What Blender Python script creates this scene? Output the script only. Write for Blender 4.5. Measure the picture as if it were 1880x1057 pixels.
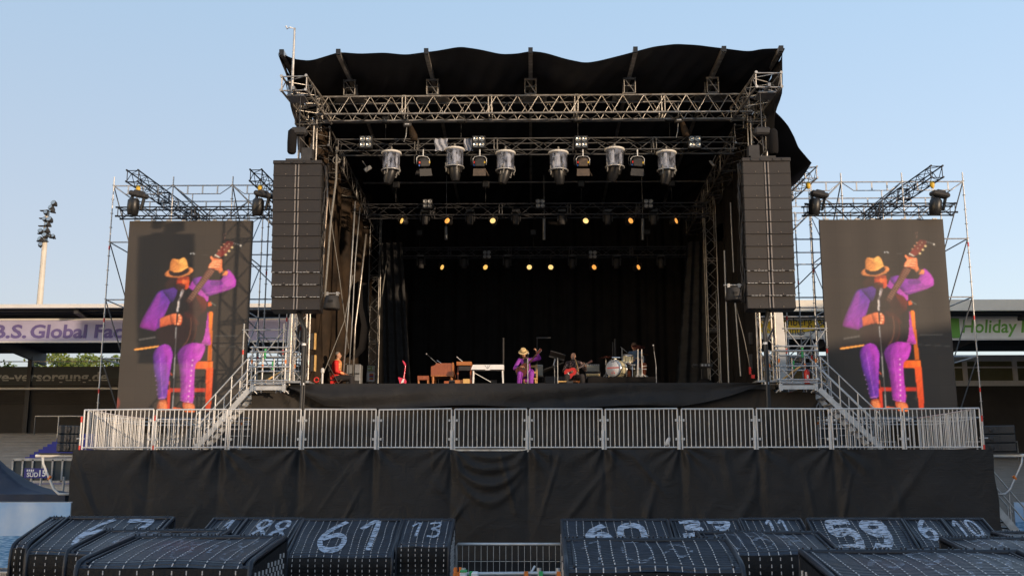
import bpy, math, random
import numpy as np
from mathutils import Vector, Matrix, Euler
random.seed(7)
PI = math.pi
V = Vector
scene = bpy.context.scene
for o in list(bpy.data.objects):
    bpy.data.objects.remove(o)

# ------------------------------------------------------------------ camera
EYE = 2.0
F = 1913.0
PITCH = math.atan(357 / F)
YAW = math.atan(36 / F * math.cos(PITCH))
cam_d = bpy.data.cameras.new('camera')
cam = bpy.data.objects.new('camera', cam_d)
scene.collection.objects.link(cam)
cam.location = (0, 0, EYE)
cam.rotation_euler = (PI / 2 + PITCH, 0, YAW)
cam_d.sensor_width = 36
cam_d.lens = F / 1880 * 36
cam_d.clip_end = 2000
scene.camera = cam
scene.render.resolution_x = 1024
scene.render.resolution_y = 575

# ------------------------------------------------------------------ light
SUN_AZ = math.radians(132)      # clockwise from +Y (behind the camera, to the right)
SUN_EL = math.radians(7.1)
world = bpy.data.worlds.new('World')
scene.world = world
world.use_nodes = True
nt = world.node_tree
nt.nodes.clear()
sky = nt.nodes.new('ShaderNodeTexSky')
sky.sky_type = 'NISHITA'
sky.sun_disc = False
sky.sun_elevation = SUN_EL
sky.sun_rotation = -SUN_AZ
sky.air_density = 1.0
sky.dust_density = 1.5
sky.ozone_density = 1.6
bg = nt.nodes.new('ShaderNodeBackground')
bg.inputs[1].default_value = 0.15
wo = nt.nodes.new('ShaderNodeOutputWorld')
# thin evening haze whitening the sky towards the horizon
tcw = nt.nodes.new('ShaderNodeTexCoord'); spw = nt.nodes.new('ShaderNodeSeparateXYZ'); rmw = nt.nodes.new('ShaderNodeValToRGB'); mxw = nt.nodes.new('ShaderNodeMix')
mxw.data_type = 'RGBA'; mxw.inputs[0].default_value = 0.6
scw = nt.nodes.new('ShaderNodeVectorMath'); scw.operation = 'SCALE'; scw.inputs['Scale'].default_value = 4.0
e_ = rmw.color_ramp.elements
e_[0].position = 0.0; e_[0].color = (.66, .60, .64, 1)
e_[1].position = 1.0; e_[1].color = (.28, .44, .70, 1)
for p_, c_ in ((.17, (.605, .618, .72)), (.44, (.48, .64, .835))):
    q_ = e_.new(p_); q_.color = (*c_, 1)
nt.links.new(tcw.outputs['Generated'], spw.inputs[0]); nt.links.new(spw.outputs[2], rmw.inputs[0])
nt.links.new(rmw.outputs[0], scw.inputs[0]); nt.links.new(sky.outputs[0], mxw.inputs[6]); nt.links.new(scw.outputs[0], mxw.inputs[7])
nt.links.new(mxw.outputs[2], bg.inputs[0])
nt.links.new(bg.outputs[0], wo.inputs[0])
sl = bpy.data.lights.new('sun', 'SUN')
sl.energy = 2.0
sl.angle = math.radians(0.9)
sl.color = (1.0, 0.75, 0.51)
so = bpy.data.objects.new('sun', sl)
scene.collection.objects.link(so)
sd = V((math.sin(SUN_AZ) * math.cos(SUN_EL), math.cos(SUN_AZ) * math.cos(SUN_EL), math.sin(SUN_EL)))
so.rotation_euler = sd.to_track_quat('Z', 'Y').to_euler()
so.location = sd * 60
scene.view_settings.view_transform = 'Standard'
scene.view_settings.look = 'None'
scene.view_settings.gamma = 1
scene.view_settings.exposure = 1.0
EXPO = 2.0 ** scene.view_settings.exposure

# ------------------------------------------------------------------ measuring
_fw = V((-math.sin(YAW) * math.cos(PITCH), math.cos(YAW) * math.cos(PITCH), math.sin(PITCH)))
_rt = V((math.cos(YAW), math.sin(YAW), 0))
_up = _rt.cross(_fw)
def W(px, py, Y):
    """point of the plane y=Y seen at pixel (px,py) of the photograph; used to survey the place"""
    if px == 0: px = 976
    if py == 0: py = 1050 if Y < 15 else 1010 if Y < 25 else 700 if Y < 46 else 868 if Y < 50 else 605
    d = _fw * F + _rt * (px - 940) + _up * (528.5 - py)
    p = d * (Y / d.y)
    return V((p.x, Y, p.z + EYE))

# ------------------------------------------------------------------ materials
def lin(r, g, b):
    f = lambda c: (c / 255 / 12.92) if c / 255 <= 0.04045 else ((c / 255 + 0.055) / 1.055) ** 2.4
    return (f(r), f(g), f(b))
M = {}
def mat(name, col, rough=0.6, metal=0.0, var=0.15, scale=3.0, bump=0.0, bscale=20.0, emit=None, es=0.0, spec=0.5, stretch=None, dirt_or_shade=None):
    m = bpy.data.materials.new(name)
    m.use_nodes = True
    n = m.node_tree.nodes
    l = m.node_tree.links
    b = n['Principled BSDF']
    b.inputs['Roughness'].default_value = rough
    b.inputs['Metallic'].default_value = metal
    b.inputs['Specular IOR Level'].default_value = spec
    tc = n.new('ShaderNodeTexCoord')
    mp = n.new('ShaderNodeMapping')
    if stretch:
        mp.inputs['Scale'].default_value = stretch
    l.new(tc.outputs['Object'], mp.inputs[0])
    if var > 0:
        nz = n.new('ShaderNodeTexNoise')
        nz.inputs['Scale'].default_value = scale
        nz.inputs['Detail'].default_value = 6
        nz.inputs['Roughness'].default_value = 0.65
        l.new(mp.outputs[0], nz.inputs['Vector'])
        rp = n.new('ShaderNodeValToRGB')
        rp.color_ramp.elements[0].position = 0.3
        rp.color_ramp.elements[1].position = 0.7
        c0 = [max(0, c * (1 - var)) for c in col]
        c1 = [min(1, c * (1 + var)) for c in col]
        if dirt_or_shade:
            c0 = dirt_or_shade
        rp.color_ramp.elements[0].color = (*c0, 1)
        rp.color_ramp.elements[1].color = (*c1, 1)
        l.new(nz.outputs[0], rp.inputs[0])
        l.new(rp.outputs[0], b.inputs['Base Color'])
        mr = n.new('ShaderNodeMapRange')
        mr.inputs[3].default_value = max(0.05, rough - 0.12)
        mr.inputs[4].default_value = min(1, rough + 0.12)
        l.new(nz.outputs[0], mr.inputs[0])
        l.new(mr.outputs[0], b.inputs['Roughness'])
    else:
        b.inputs['Base Color'].default_value = (*col, 1)
    if bump > 0:
        nb = n.new('ShaderNodeTexNoise')
        nb.inputs['Scale'].default_value = bscale
        nb.inputs['Detail'].default_value = 4
        l.new(mp.outputs[0], nb.inputs['Vector'])
        bp = n.new('ShaderNodeBump')
        bp.inputs['Strength'].default_value = bump
        bp.inputs['Distance'].default_value = 0.02
        l.new(nb.outputs[0], bp.inputs['Height'])
        l.new(bp.outputs[0], b.inputs['Normal'])
    if emit:
        b.inputs['Emission Color'].default_value = (*emit, 1)
        b.inputs['Emission Strength'].default_value = es
    M[name] = m
    return m
mat('galv', (0.50, 0.50, 0.50), 0.42, 0.55, 0.22, 6, 0.1, 60)
mat('galv_dull', (0.34, 0.35, 0.36), 0.5, 0.5, 0.25, 6, 0.1, 60)
mat('alu', (0.52, 0.50, 0.47), 0.38, 0.7, 0.3, 4, 0.1, 60, dirt_or_shade=(0.25, 0.22, 0.19))
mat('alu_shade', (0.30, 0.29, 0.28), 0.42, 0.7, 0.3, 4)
mat('paint_white', (0.72, 0.70, 0.66), 0.45, 0, 0.12, 2)
mat('barrier_grey', (0.60, 0.60, 0.60), 0.45, 0.25, 0.14, 5, 0.08, 60)
mat('black_metal', (0.018, 0.018, 0.019), 0.4, 0.2, 0.3, 8)
mat('black_truss', (0.022, 0.024, 0.030), 0.4, 0.3, 0.3, 8)
mat('truss_dim', (0.07, 0.07, 0.075), 0.4, 0.5, 0.3, 8)
mat('dark_case', (0.042, 0.041, 0.042), 0.6, 0, 0.3, 5, 0.15, 80, spec=0.25)
mat('speaker_brown', (0.019, 0.015, 0.0135), 0.62, 0.0, 0.12, 3, 0.25, 140)
mat('speaker_edge', (0.02, 0.018, 0.017), 0.5, 0, 0.1, 3)
mat('speaker_metal', (0.28, 0.23, 0.19), 0.35, 0.6, 0.15, 4)
mat('alu_dark', (0.15, 0.145, 0.14), 0.42, 0.6, 0.3, 4)
mat('rusty_metal', (0.09, 0.066, 0.05), 0.6, 0.2, 0.35, 8)
mat('speaker_blue', (0.03, 0.04, 0.05), 0.5, 0.1, 0.2, 3, 0.2, 120)
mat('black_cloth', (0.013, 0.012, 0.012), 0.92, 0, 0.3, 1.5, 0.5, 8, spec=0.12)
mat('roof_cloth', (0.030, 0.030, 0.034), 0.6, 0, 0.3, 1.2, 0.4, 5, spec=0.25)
mat('side_cloth', (0.034, 0.022, 0.013), 0.75, 0, 0.5, 1.1, 0.7, 5, spec=0.2, dirt_or_shade=(.007, .005, .004))  # sunlit brown and unlit dark patches are put into the cloth colour
mat('leg_curtain', (0.034, 0.034, 0.035), 0.9, 0, 0.25, 2, 0.5, 10, spec=0.15, stretch=(1, 1, 3))
mat('red', (0.62, 0.03, 0.02), 0.4, 0, 0.1)
mat('orange', (0.75, 0.2, 0.03), 0.4, 0, 0.1)
mat('yellow', (0.7, 0.45, 0.03), 0.45, 0, 0.1)
mat('green', (0.04, 0.4, 0.12), 0.5, 0, 0.1)
mat('blue', (0.02, 0.12, 0.5), 0.5, 0, 0.1)
mat('white', (0.78, 0.78, 0.78), 0.5, 0, 0.08)
mat('white_cloth', (0.34, 0.36, 0.42), 0.8, 0, 0.2, 12, 0.6, 12)
mat('rope', (0.22, 0.21, 0.19), 0.8, 0, 0.25, 20)
mat('cable_black', (0.02, 0.02, 0.02), 0.5, 0, 0)
mat('skin', (0.52, 0.27, 0.17), 0.5, 0, 0.08, 12)
mat('skin_tan', (0.56, 0.30, 0.19), 0.5, 0, 0.1, 12)
mat('hair_dark', (0.03, 0.02, 0.012), 0.7, 0, 0.3, 40, 0.6, 60)
mat('hair_grey', (0.20, 0.18, 0.16), 0.7, 0, 0.3, 40, 0.6, 60)
mat('beard', (0.09, 0.05, 0.03), 0.8, 0, 0.3, 40, 0.6, 60)
mat('wood_orange', (0.42, 0.15, 0.04), 0.4, 0, 0.3, 6, 0.1, 40, stretch=(1, 1, 8))
mat('wood_red', (0.30, 0.085, 0.035), 0.35, 0, 0.3, 5, 0.1, 40, stretch=(8, 1, 1))
mat('wood_pale', (0.65, 0.40, 0.14), 0.4, 0, 0.2, 6)
mat('wood_dark', (0.06, 0.02, 0.015), 0.25, 0, 0.3, 6)
mat('purple', (0.30, 0.045, 0.42), 0.7, 0, 0.22, 14, 0.4, 30)
mat('shirt_black', (0.02, 0.015, 0.015), 0.8, 0, 0.2)
mat('straw', (0.72, 0.52, 0.25), 0.7, 0, 0.15, 30, 0.3, 90)
mat('jacket_red', (0.72, 0.025, 0.02), 0.7, 0, 0.15, 8, 0.4, 25)
mat('gold_braid', (0.85, 0.52, 0.22), 0.5, 0.2, 0.1)
mat('trouser_black', (0.022, 0.02, 0.022), 0.85, 0, 0.2, 8, 0.4, 25)
mat('denim', (0.05, 0.09, 0.16), 0.85, 0, 0.3, 10, 0.4, 25)
mat('rust_cloth', (0.36, 0.10, 0.04), 0.85, 0, 0.2, 10)
mat('guitar_brown', (0.10, 0.022, 0.014), 0.22, 0, 0.3, 5)
mat('guitar_red', (0.45, 0.015, 0.015), 0.15, 0, 0.2, 5)
mat('pink_red', (0.62, 0.03, 0.08), 0.2, 0, 0.15, 5)
mat('chrome', (0.8, 0.8, 0.8), 0.15, 1.0, 0)
mat('cymbal', (0.55, 0.22, 0.06), 0.25, 0.9, 0.2, 10)
mat('drum_shell', (0.60, 0.55, 0.38), 0.3, 0.1, 0.3, 18)
mat('drum_head', (0.50, 0.52, 0.56), 0.5, 0, 0.06)
mat('amp_grey', (0.24, 0.235, 0.20), 0.8, 0, 0.12, 20, 0.4, 200)
mat('amp_brown', (0.22, 0.17, 0.13), 0.8, 0, 0.12, 20, 0.4, 200)
mat('amp_black', (0.03, 0.03, 0.032), 0.7, 0, 0.2, 20, 0.4, 200)
mat('warm_lens', (1, 0.6, 0.2), 0.3, 0, 0, emit=(1.0, 0.55, 0.13), es=1.1 / EXPO)
mat('warm_lens_deep', (1, 0.5, 0.15), 0.3, 0, 0, emit=(1.0, 0.42, 0.08), es=1.0 / EXPO)
mat('warm_lens_pale', (1, 0.7, 0.3), 0.3, 0, 0, emit=(1.0, 0.68, 0.24), es=1.1 / EXPO)
mat('lamp_glass', (0.60, 0.58, 0.52), 0.15, 0.9, 0.2, 30)
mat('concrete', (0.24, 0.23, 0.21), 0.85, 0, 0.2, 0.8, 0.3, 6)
mat('concrete_dark', (0.045, 0.041, 0.038), 0.85, 0, 0.3, 0.6, 0.3, 6)  # dark tone stands in for the shade on the left stand's wall
mat('seat_grey', (0.27, 0.255, 0.235), 0.8, 0, 0.18, 1.2)
mat('stand_steel', (0.035, 0.038, 0.045), 0.6, 0.2, 0.3, 1)
mat('stand_roof', (0.055, 0.058, 0.065), 0.7, 0.2, 0.2, 1)
mat('roof_edge', (0.62, 0.60, 0.57), 0.5, 0, 0.08, 1)
mat('roof_edge_cream', (0.72, 0.66, 0.56), 0.5, 0, 0.08, 1)
mat('banner_lilac', (0.37, 0.35, 0.50), 0.7, 0, 0.08, 1)
mat('banner_text', (0.11, 0.085, 0.24), 0.7, 0, 0)
mat('banner_white', (0.80, 0.80, 0.77), 0.7, 0, 0.08, 1)
mat('banner_yellow', (0.90, 0.62, 0.06), 0.7, 0, 0.08, 1)
mat('banner_green', (0.17, 0.42, 0.08), 0.7, 0, 0.08, 1)
mat('text_grey', (0.42, 0.44, 0.42), 0.7, 0, 0)
mat('text_dark', (0.04, 0.04, 0.06), 0.7, 0, 0)
mat('glass_dark', (0.035, 0.048, 0.055), 0.6, 0, 0.3, 0.5)
mat('glass_olive', (0.16, 0.16, 0.085), 0.2, 0, 0.2, 0.5)
mat('sign_blue', (0.015, 0.02, 0.22), 0.5, 0, 0.1)
mat('seat_blue', (0.012, 0.022, 0.26), 0.6, 0, 0.2, 2)
mat('bark', (0.08, 0.06, 0.04), 0.9)
mat('leaf', (0.10, 0.14, 0.02), 0.6, 0, 0.5, 0.7)
mat('tent_blue', (0.020, 0.030, 0.055), 0.7, 0, 0.3, 1.5, 0.3, 5)
mat('ground_mat', (0.13, 0.13, 0.13), 0.9, 0, 0.3, 0.7, 0.4, 10)
mat('pole_cream', (0.60, 0.55, 0.47), 0.5, 0, 0.12, 0.8)
mat('deck_ply', (0.06, 0.055, 0.05), 0.7, 0, 0.3, 1)
mat('basket_frame', (0.008, 0.011, 0.019), 0.42, 0, 0.25, 8, 0.2, 30)
mat('basket_wall', (0.0045, 0.0048, 0.006), 0.6, 0, 0.3, 8, 0.3, 40, spec=0.25)
mat('stitch', (0.50, 0.48, 0.47), 0.7, 0, 0.1, 20)
mat('poster_orange', (0.75, 0.18, 0.03), 0.6, 0, 0)
mat('exit_green', (0.35, 0.45, 0.10), 0.5, 0, 0)

def extra_materials():
    # woven scrim with cross threads
    m = mat('scrim_pale', (0.040, 0.036, 0.033), 0.8, 0, 0.3, 0.9, 0.5, 5, spec=0.2)
    m = mat('scrim', (0.016, 0.0155, 0.016), 0.6, 0, 0.35, 0.9, spec=0.3)
    n = m.node_tree.nodes; l = m.node_tree.links; b = n['Principled BSDF']
    tc = n.new('ShaderNodeTexCoord')
    mp = n.new('ShaderNodeMapping'); mp.inputs['Scale'].default_value = (1.2, 1.2, 26)
    l.new(tc.outputs['Object'], mp.inputs[0])
    a = n.new('ShaderNodeTexNoise'); a.inputs['Scale'].default_value = 2.2; a.inputs['Detail'].default_value = 5
    l.new(mp.outputs[0], a.inputs['Vector'])
    bp = n.new('ShaderNodeBump'); bp.inputs['Strength'].default_value = 0.7; bp.inputs['Distance'].default_value = 0.05
    wr = n.new('ShaderNodeTexNoise'); wr.inputs['Scale'].default_value = 1.6; wr.inputs['Detail'].default_value = 5; wr.inputs['Distortion'].default_value = 1.5
    l.new(tc.outputs['Object'], wr.inputs['Vector'])
    ad = n.new('ShaderNodeMath'); ad.operation = 'MULTIPLY_ADD'; ad.inputs[1].default_value = 0.25
    l.new(a.outputs[0], ad.inputs[0]); l.new(wr.outputs[0], ad.inputs[2])
    l.new(ad.outputs[0], bp.inputs['Height'])
    l.new(bp.outputs[0], b.inputs['Normal'])
    # ribbed weave of the baskets
    m = mat('basket_weave', (0.011, 0.017, 0.031), 0.36, 0, 0.5, 5, spec=0.5)
    n = m.node_tree.nodes; l = m.node_tree.links; b = n['Principled BSDF']
    tc = n.new('ShaderNodeTexCoord')
    wv = n.new('ShaderNodeTexWave'); wv.bands_direction = 'Y'
    wv.inputs['Scale'].default_value = 11; wv.inputs['Distortion'].default_value = 0.6
    wv.inputs['Detail'].default_value = 2; wv.inputs['Detail Scale'].default_value = 2
    l.new(tc.outputs['Object'], wv.inputs['Vector'])
    bp = n.new('ShaderNodeBump'); bp.inputs['Strength'].default_value = 0.9; bp.inputs['Distance'].default_value = 0.015
    l.new(wv.outputs[1], bp.inputs['Height'])
    l.new(bp.outputs[0], b.inputs['Normal'])
    # chalky paint, patchy
    for nm, thr, al in (('chalk', 0.45, 0.88), ('chalk_faint', 0.56, 0.42)):
        m = mat(nm, (0.44, 0.51, 0.62), 0.8, 0, 0.1, 20)
        n = m.node_tree.nodes; l = m.node_tree.links; b = n['Principled BSDF']
        tc = n.new('ShaderNodeTexCoord')
        mp = n.new('ShaderNodeMapping'); mp.inputs['Scale'].default_value = (14, 60, 14)
        l.new(tc.outputs['Object'], mp.inputs[0])
        nz = n.new('ShaderNodeTexNoise'); nz.inputs['Scale'].default_value = 1; nz.inputs['Detail'].default_value = 5
        l.new(mp.outputs[0], nz.inputs['Vector'])
        rp = n.new('ShaderNodeValToRGB')
        rp.color_ramp.elements[0].position = thr - 0.08; rp.color_ramp.elements[0].color = (0, 0, 0, 1)
        rp.color_ramp.elements[1].position = thr + 0.08; rp.color_ramp.elements[1].color = (al, al, al, 1)
        l.new(nz.outputs[0], rp.inputs[0]); l.new(rp.outputs[0], b.inputs['Alpha'])
    # clear plastic rain domes
    m = mat('clear_plastic', (0.42, 0.46, 0.58), 0.08, 0, 0, spec=0.9)
    n = m.node_tree.nodes; l = m.node_tree.links; b = n['Principled BSDF']
    tc = n.new('ShaderNodeTexCoord')
    mp = n.new('ShaderNodeMapping'); mp.inputs['Scale'].default_value = (5, 5, 1.6)
    l.new(tc.outputs['Object'], mp.inputs[0])
    nz = n.new('ShaderNodeTexNoise'); nz.inputs['Scale'].default_value = 2.2; nz.inputs['Detail'].default_value = 4
    l.new(mp.outputs[0], nz.inputs['Vector'])
    rp = n.new('ShaderNodeValToRGB')
    rp.color_ramp.elements[0].position = 0.42; rp.color_ramp.elements[0].color = (.06, .06, .06, 1)
    rp.color_ramp.elements[1].position = 0.66; rp.color_ramp.elements[1].color = (.5, .5, .5, 1)
    l.new(nz.outputs[0], rp.inputs[0]); l.new(rp.outputs[0], b.inputs['Alpha'])
    bp = n.new('ShaderNodeBump'); bp.inputs['Strength'].default_value = 0.5
    l.new(nz.outputs[0], bp.inputs['Height']); l.new(bp.outputs[0], b.inputs['Normal'])
    # printed beach banner: sky with soft clouds over a striped sea
    m = mat('beach_print', (0.3, 0.45, 0.6), 0.6, 0, 0)
    n = m.node_tree.nodes; l = m.node_tree.links; b = n['Principled BSDF']
    tc = n.new('ShaderNodeTexCoord'); sp = n.new('ShaderNodeSeparateXYZ'); l.new(tc.outputs['Object'], sp.inputs[0])
    nz = n.new('ShaderNodeTexNoise'); nz.inputs['Scale'].default_value = 0.9; nz.inputs['Detail'].default_value = 5
    l.new(tc.outputs['Object'], nz.inputs['Vector'])
    rs = n.new('ShaderNodeValToRGB'); rs.color_ramp.elements[0].position = .35; rs.color_ramp.elements[1].position = .65
    rs.color_ramp.elements[0].color = (0.24, 0.45, 0.72, 1); rs.color_ramp.elements[1].color = (0.62, 0.70, 0.80, 1)
    l.new(nz.outputs[0], rs.inputs[0])
    mp = n.new('ShaderNodeMapping'); mp.inputs['Scale'].default_value = (2, 2, 22); l.new(tc.outputs['Object'], mp.inputs[0])
    n2 = n.new('ShaderNodeTexNoise'); n2.inputs['Scale'].default_value = 3; n2.inputs['Detail'].default_value = 4
    l.new(mp.outputs[0], n2.inputs['Vector'])
    rw = n.new('ShaderNodeValToRGB'); rw.color_ramp.elements[0].position = .42; rw.color_ramp.elements[1].position = .62
    rw.color_ramp.elements[0].color = (0.05, 0.20, 0.42, 1); rw.color_ramp.elements[1].color = (0.35, 0.55, 0.75, 1)
    l.new(n2.outputs[0], rw.inputs[0])
    gt = n.new('ShaderNodeMath'); gt.operation = 'GREATER_THAN'; gt.inputs[1].default_value = 0.82
    l.new(sp.outputs[2], gt.inputs[0])
    mx = n.new('ShaderNodeMix'); mx.data_type = 'RGBA'
    l.new(gt.outputs[0], mx.inputs[0]); l.new(rw.outputs[0], mx.inputs[6]); l.new(rs.outputs[0], mx.inputs[7])
    l.new(mx.outputs[2], b.inputs['Base Color'])
    # patterned shirt
    m = mat('shirt_floral', (0.05, 0.03, 0.03), 0.8, 0, 0.9, 22)
    r = [x for x in m.node_tree.nodes if x.type == 'VALTORGB'][0]
    r.color_ramp.elements[0].position = .52; r.color_ramp.elements[0].color = (.02, .012, .014, 1)
    r.color_ramp.elements[1].position = .62; r.color_ramp.elements[1].color = (.38, .25, .22, 1)
    # led wall
    m = mat('led_picture', (0.062, 0.053, 0.046), 0.55, 0, 0, spec=0.3)
    n = m.node_tree.nodes; l = m.node_tree.links; b = n['Principled BSDF']
    at = n.new('ShaderNodeAttribute'); at.attribute_name = 'picture'
    l.new(at.outputs['Color'], b.inputs['Emission Color'])
    b.inputs['Emission Strength'].default_value = 1.02 / EXPO
    tc = n.new('ShaderNodeTexCoord')
    br = n.new('ShaderNodeTexBrick'); br.offset = 0
    br.inputs['Scale'].default_value = 1.0; br.inputs['Brick Width'].default_value = 0.5; br.inputs['Row Height'].default_value = 0.5
    br.inputs['Mortar Size'].default_value = 0.004
    br.inputs['Color1'].default_value = (0.062, 0.053, 0.046, 1); br.inputs['Color2'].default_value = (0.058, 0.050, 0.044, 1)
    br.inputs['Mortar'].default_value = (0.05, 0.043, 0.037, 1)
    mp = n.new('ShaderNodeMapping'); mp.inputs['Rotation'].default_value = (PI / 2, 0, 0)
    l.new(tc.outputs['Object'], mp.inputs[0]); l.new(mp.outputs[0], br.inputs['Vector'])
    l.new(br.outputs[0], b.inputs['Base Color'])
extra_materials()

# ------------------------------------------------------------------ mesh helpers
ORG = {}
COL = scene.collection
def tag(o, label=None, cat=None, group=None, kind=None):
    if label: o['label'] = label
    if cat: o['category'] = cat
    if group: o['group'] = group
    if kind: o['kind'] = kind
    return o
def thing(name, loc, label, cat, group=None, rot=0):
    o = bpy.data.objects.new(name, None)
    o.empty_display_size = 0.2
    COL.objects.link(o)
    o.location = loc
    o.rotation_euler = (0, 0, rot)
    ORG[o.name] = V(loc)
    return tag(o, label, cat, group)
def kids(o): return [c for c in bpy.data.objects if c.parent == o]
CH = {}
def copy_tree(o, parent=None):
    c = o.copy()
    COL.objects.link(c)
    if parent is not None:
        c.parent = parent
    if 'label' in c and parent is None:
        pass
    CH.setdefault(c.name, [])
    if parent is not None:
        CH.setdefault(parent.name, []).append(c)
    for ch in list(CH.get(o.name, [])):
        copy_tree(ch, c)
    ORG[c.name] = ORG.get(o.name, V((0, 0, 0)))
    return c
class MB:
    def __init__(s):
        s.v = []; s.f = []; s.m = []; s.sm = []
    def add(s, vs, fs, mi=0, sm=False, X=None):
        b = len(s.v)
        for p in vs:
            p = V(p)
            s.v.append(X @ p if X is not None else p)
        for f in fs:
            s.f.append([b + i for i in f]); s.m.append(mi); s.sm.append(sm)
    def box(s, c, d, mi=0, X=None):
        x, y, z = d[0] / 2, d[1] / 2, d[2] / 2
        cx, cy, cz = c
        vs = [(cx + a * x, cy + b * y, cz + e * z) for a in (-1, 1) for b in (-1, 1) for e in (-1, 1)]
        s.add(vs, [(0, 1, 3, 2), (4, 6, 7, 5), (0, 4, 5, 1), (2, 3, 7, 6), (0, 2, 6, 4), (1, 5, 7, 3)], mi, False, X)
    def bbox(s, c, d, r=0.01, mi=0, X=None):
        """box with chamfered vertical and horizontal edges"""
        x, y, z = d[0] / 2, d[1] / 2, d[2] / 2
        r = min(r, x * .9, y * .9, z * .9)
        pts = []
        for (zz, k) in ((-z, 1), (-z + r, 0), (z - r, 0), (z, 1)):
            xi, yi = x - r * k, y - r * k
            ring = [(xi - (0 if k else r), -yi), (xi, -yi + (0 if k else r)), (xi, yi - (0 if k else r)), (xi - (0 if k else r), yi),
                    (-xi + (0 if k else r), yi), (-xi, yi - (0 if k else r)), (-xi, -yi + (0 if k else r)), (-xi + (0 if k else r), -yi)]
            if k:
                ring = [(x - r - r * .0, -(y - r)), (x - r, -(y - r) + 1e-4), (x - r, y - r - 1e-4), (x - r, y - r), (-(x - r), y - r), (-(x - r), y - r - 1e-4), (-(x - r), -(y - r) + 1e-4), (-(x - r), -(y - r))]
            pts += [(c[0] + a, c[1] + b, c[2] + zz) for a, b in ring]
        fs = [tuple(range(7, -1, -1)), tuple(range(24, 32))]
        for k in range(3):
            for i in range(8):
                fs.append((k * 8 + i, k * 8 + (i + 1) % 8, k * 8 + 8 + (i + 1) % 8, k * 8 + 8 + i))
        s.add(pts, fs, mi, False, X)
    def tube(s, a, b, r0, r1=None, n=6, mi=0, caps=True, X=None):
        a = V(a); b = V(b); r1 = r0 if r1 is None else r1
        d = b - a
        if d.length < 1e-6: return
        d.normalize()
        u = d.orthogonal().normalized(); w = d.cross(u)
        vs = []
        for p, r in ((a, r0), (b, r1)):
            for i in range(n):
                t = 2 * PI * i / n
                vs.append(p + u * math.cos(t) * r + w * math.sin(t) * r)
        base = [(i, (i + 1) % n, n + (i + 1) % n, n + i) for i in range(n)]
        s.add(vs, base, mi, n > 4, X)
        if caps:
            s.add(vs[:n], [tuple(range(n - 1, -1, -1))], mi, False, X)
            s.add(vs[n:], [tuple(range(n))], mi, False, X)
    def path(s, pts, r, n=6, mi=0, X=None):
        """bent tube through points; r a number or list"""
        pts = [V(p) for p in pts]
        m = len(pts)
        rr = r if isinstance(r, (list, tuple)) else [r] * m
        vs = []
        u = None
        for k, p in enumerate(pts):
            d = (pts[min(k + 1, m - 1)] - pts[max(k - 1, 0)])
            d = d.normalized() if d.length > 1e-9 else V((0, 0, 1))
            if u is None: u = d.orthogonal().normalized()
            else:
                u = u - d * u.dot(d)
                u = u.normalized() if u.length > 1e-6 else d.orthogonal().normalized()
            w = d.cross(u)
            for i in range(n):
                t = 2 * PI * i / n
                vs.append(p + (u * math.cos(t) + w * math.sin(t)) * rr[k])
        fs = []
        for k in range(m - 1):
            for i in range(n):
                fs.append((k * n + i, k * n + (i + 1) % n, (k + 1) * n + (i + 1) % n, (k + 1) * n + i))
        fs.append(tuple(range(n - 1, -1, -1))); fs.append(tuple((m - 1) * n + i for i in range(n)))
        s.add(vs, fs, mi, True, X)
    def ell(s, c, r, mi=0, n=12, m=8, X=None, R=None):
        c = V(c); vs = []
        r = (r, r, r) if not hasattr(r, '__len__') else r
        for j in range(1, m):
            ph = PI * j / m
            for i in range(n):
                t = 2 * PI * i / n
                p = V((r[0] * math.sin(ph) * math.cos(t), r[1] * math.sin(ph) * math.sin(t), r[2] * math.cos(ph)))
                vs.append(c + (R @ p if R is not None else p))
        for q in (V((0, 0, r[2])), V((0, 0, -r[2]))):
            vs.append(c + (R @ q if R is not None else q))
        t0 = len(vs) - 2; t1 = t0 + 1
        fs = []
        for i in range(n):
            fs.append((t0, i, (i + 1) % n))
            fs.append((t1, (m - 2) * n + (i + 1) % n, (m - 2) * n + i))
            for j in range(m - 2):
                fs.append((j * n + i, (j + 1) * n + i, (j + 1) * n + (i + 1) % n, j * n + (i + 1) % n))
        s.add(vs, fs, mi, True, X)
    def lathe(s, prof, X=None, n=20, mi=0, sm=True, cap=True):
        """prof: (r, z) pairs around local Z"""
        vs = []
        for r, z in prof:
            for i in range(n):
                t = 2 * PI * i / n
                vs.append((r * math.cos(t), r * math.sin(t), z))
        fs = []
        for k in range(len(prof) - 1):
            for i in range(n):
                fs.append((k * n + i, k * n + (i + 1) % n, (k + 1) * n + (i + 1) % n, (k + 1) * n + i))
        s.add(vs, fs, mi, sm, X)
        if cap:
            s.add(vs[:n], [tuple(range(n - 1, -1, -1))], mi, False, X)
            s.add(vs[-n:], [tuple(range(n))], mi, False, X)
    def grid(s, fn, nu, nv, mi=0, sm=True, keep=None):
        vs = [fn(i / nu, j / nv) for j in range(nv + 1) for i in range(nu + 1)]
        fs = []
        for j in range(nv):
            for i in range(nu):
                if keep and not keep((i + .5) / nu, (j + .5) / nv): continue
                a = j * (nu + 1) + i
                fs.append((a, a + 1, a + nu + 2, a + nu + 1))
        s.add(vs, fs, mi, sm)
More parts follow.
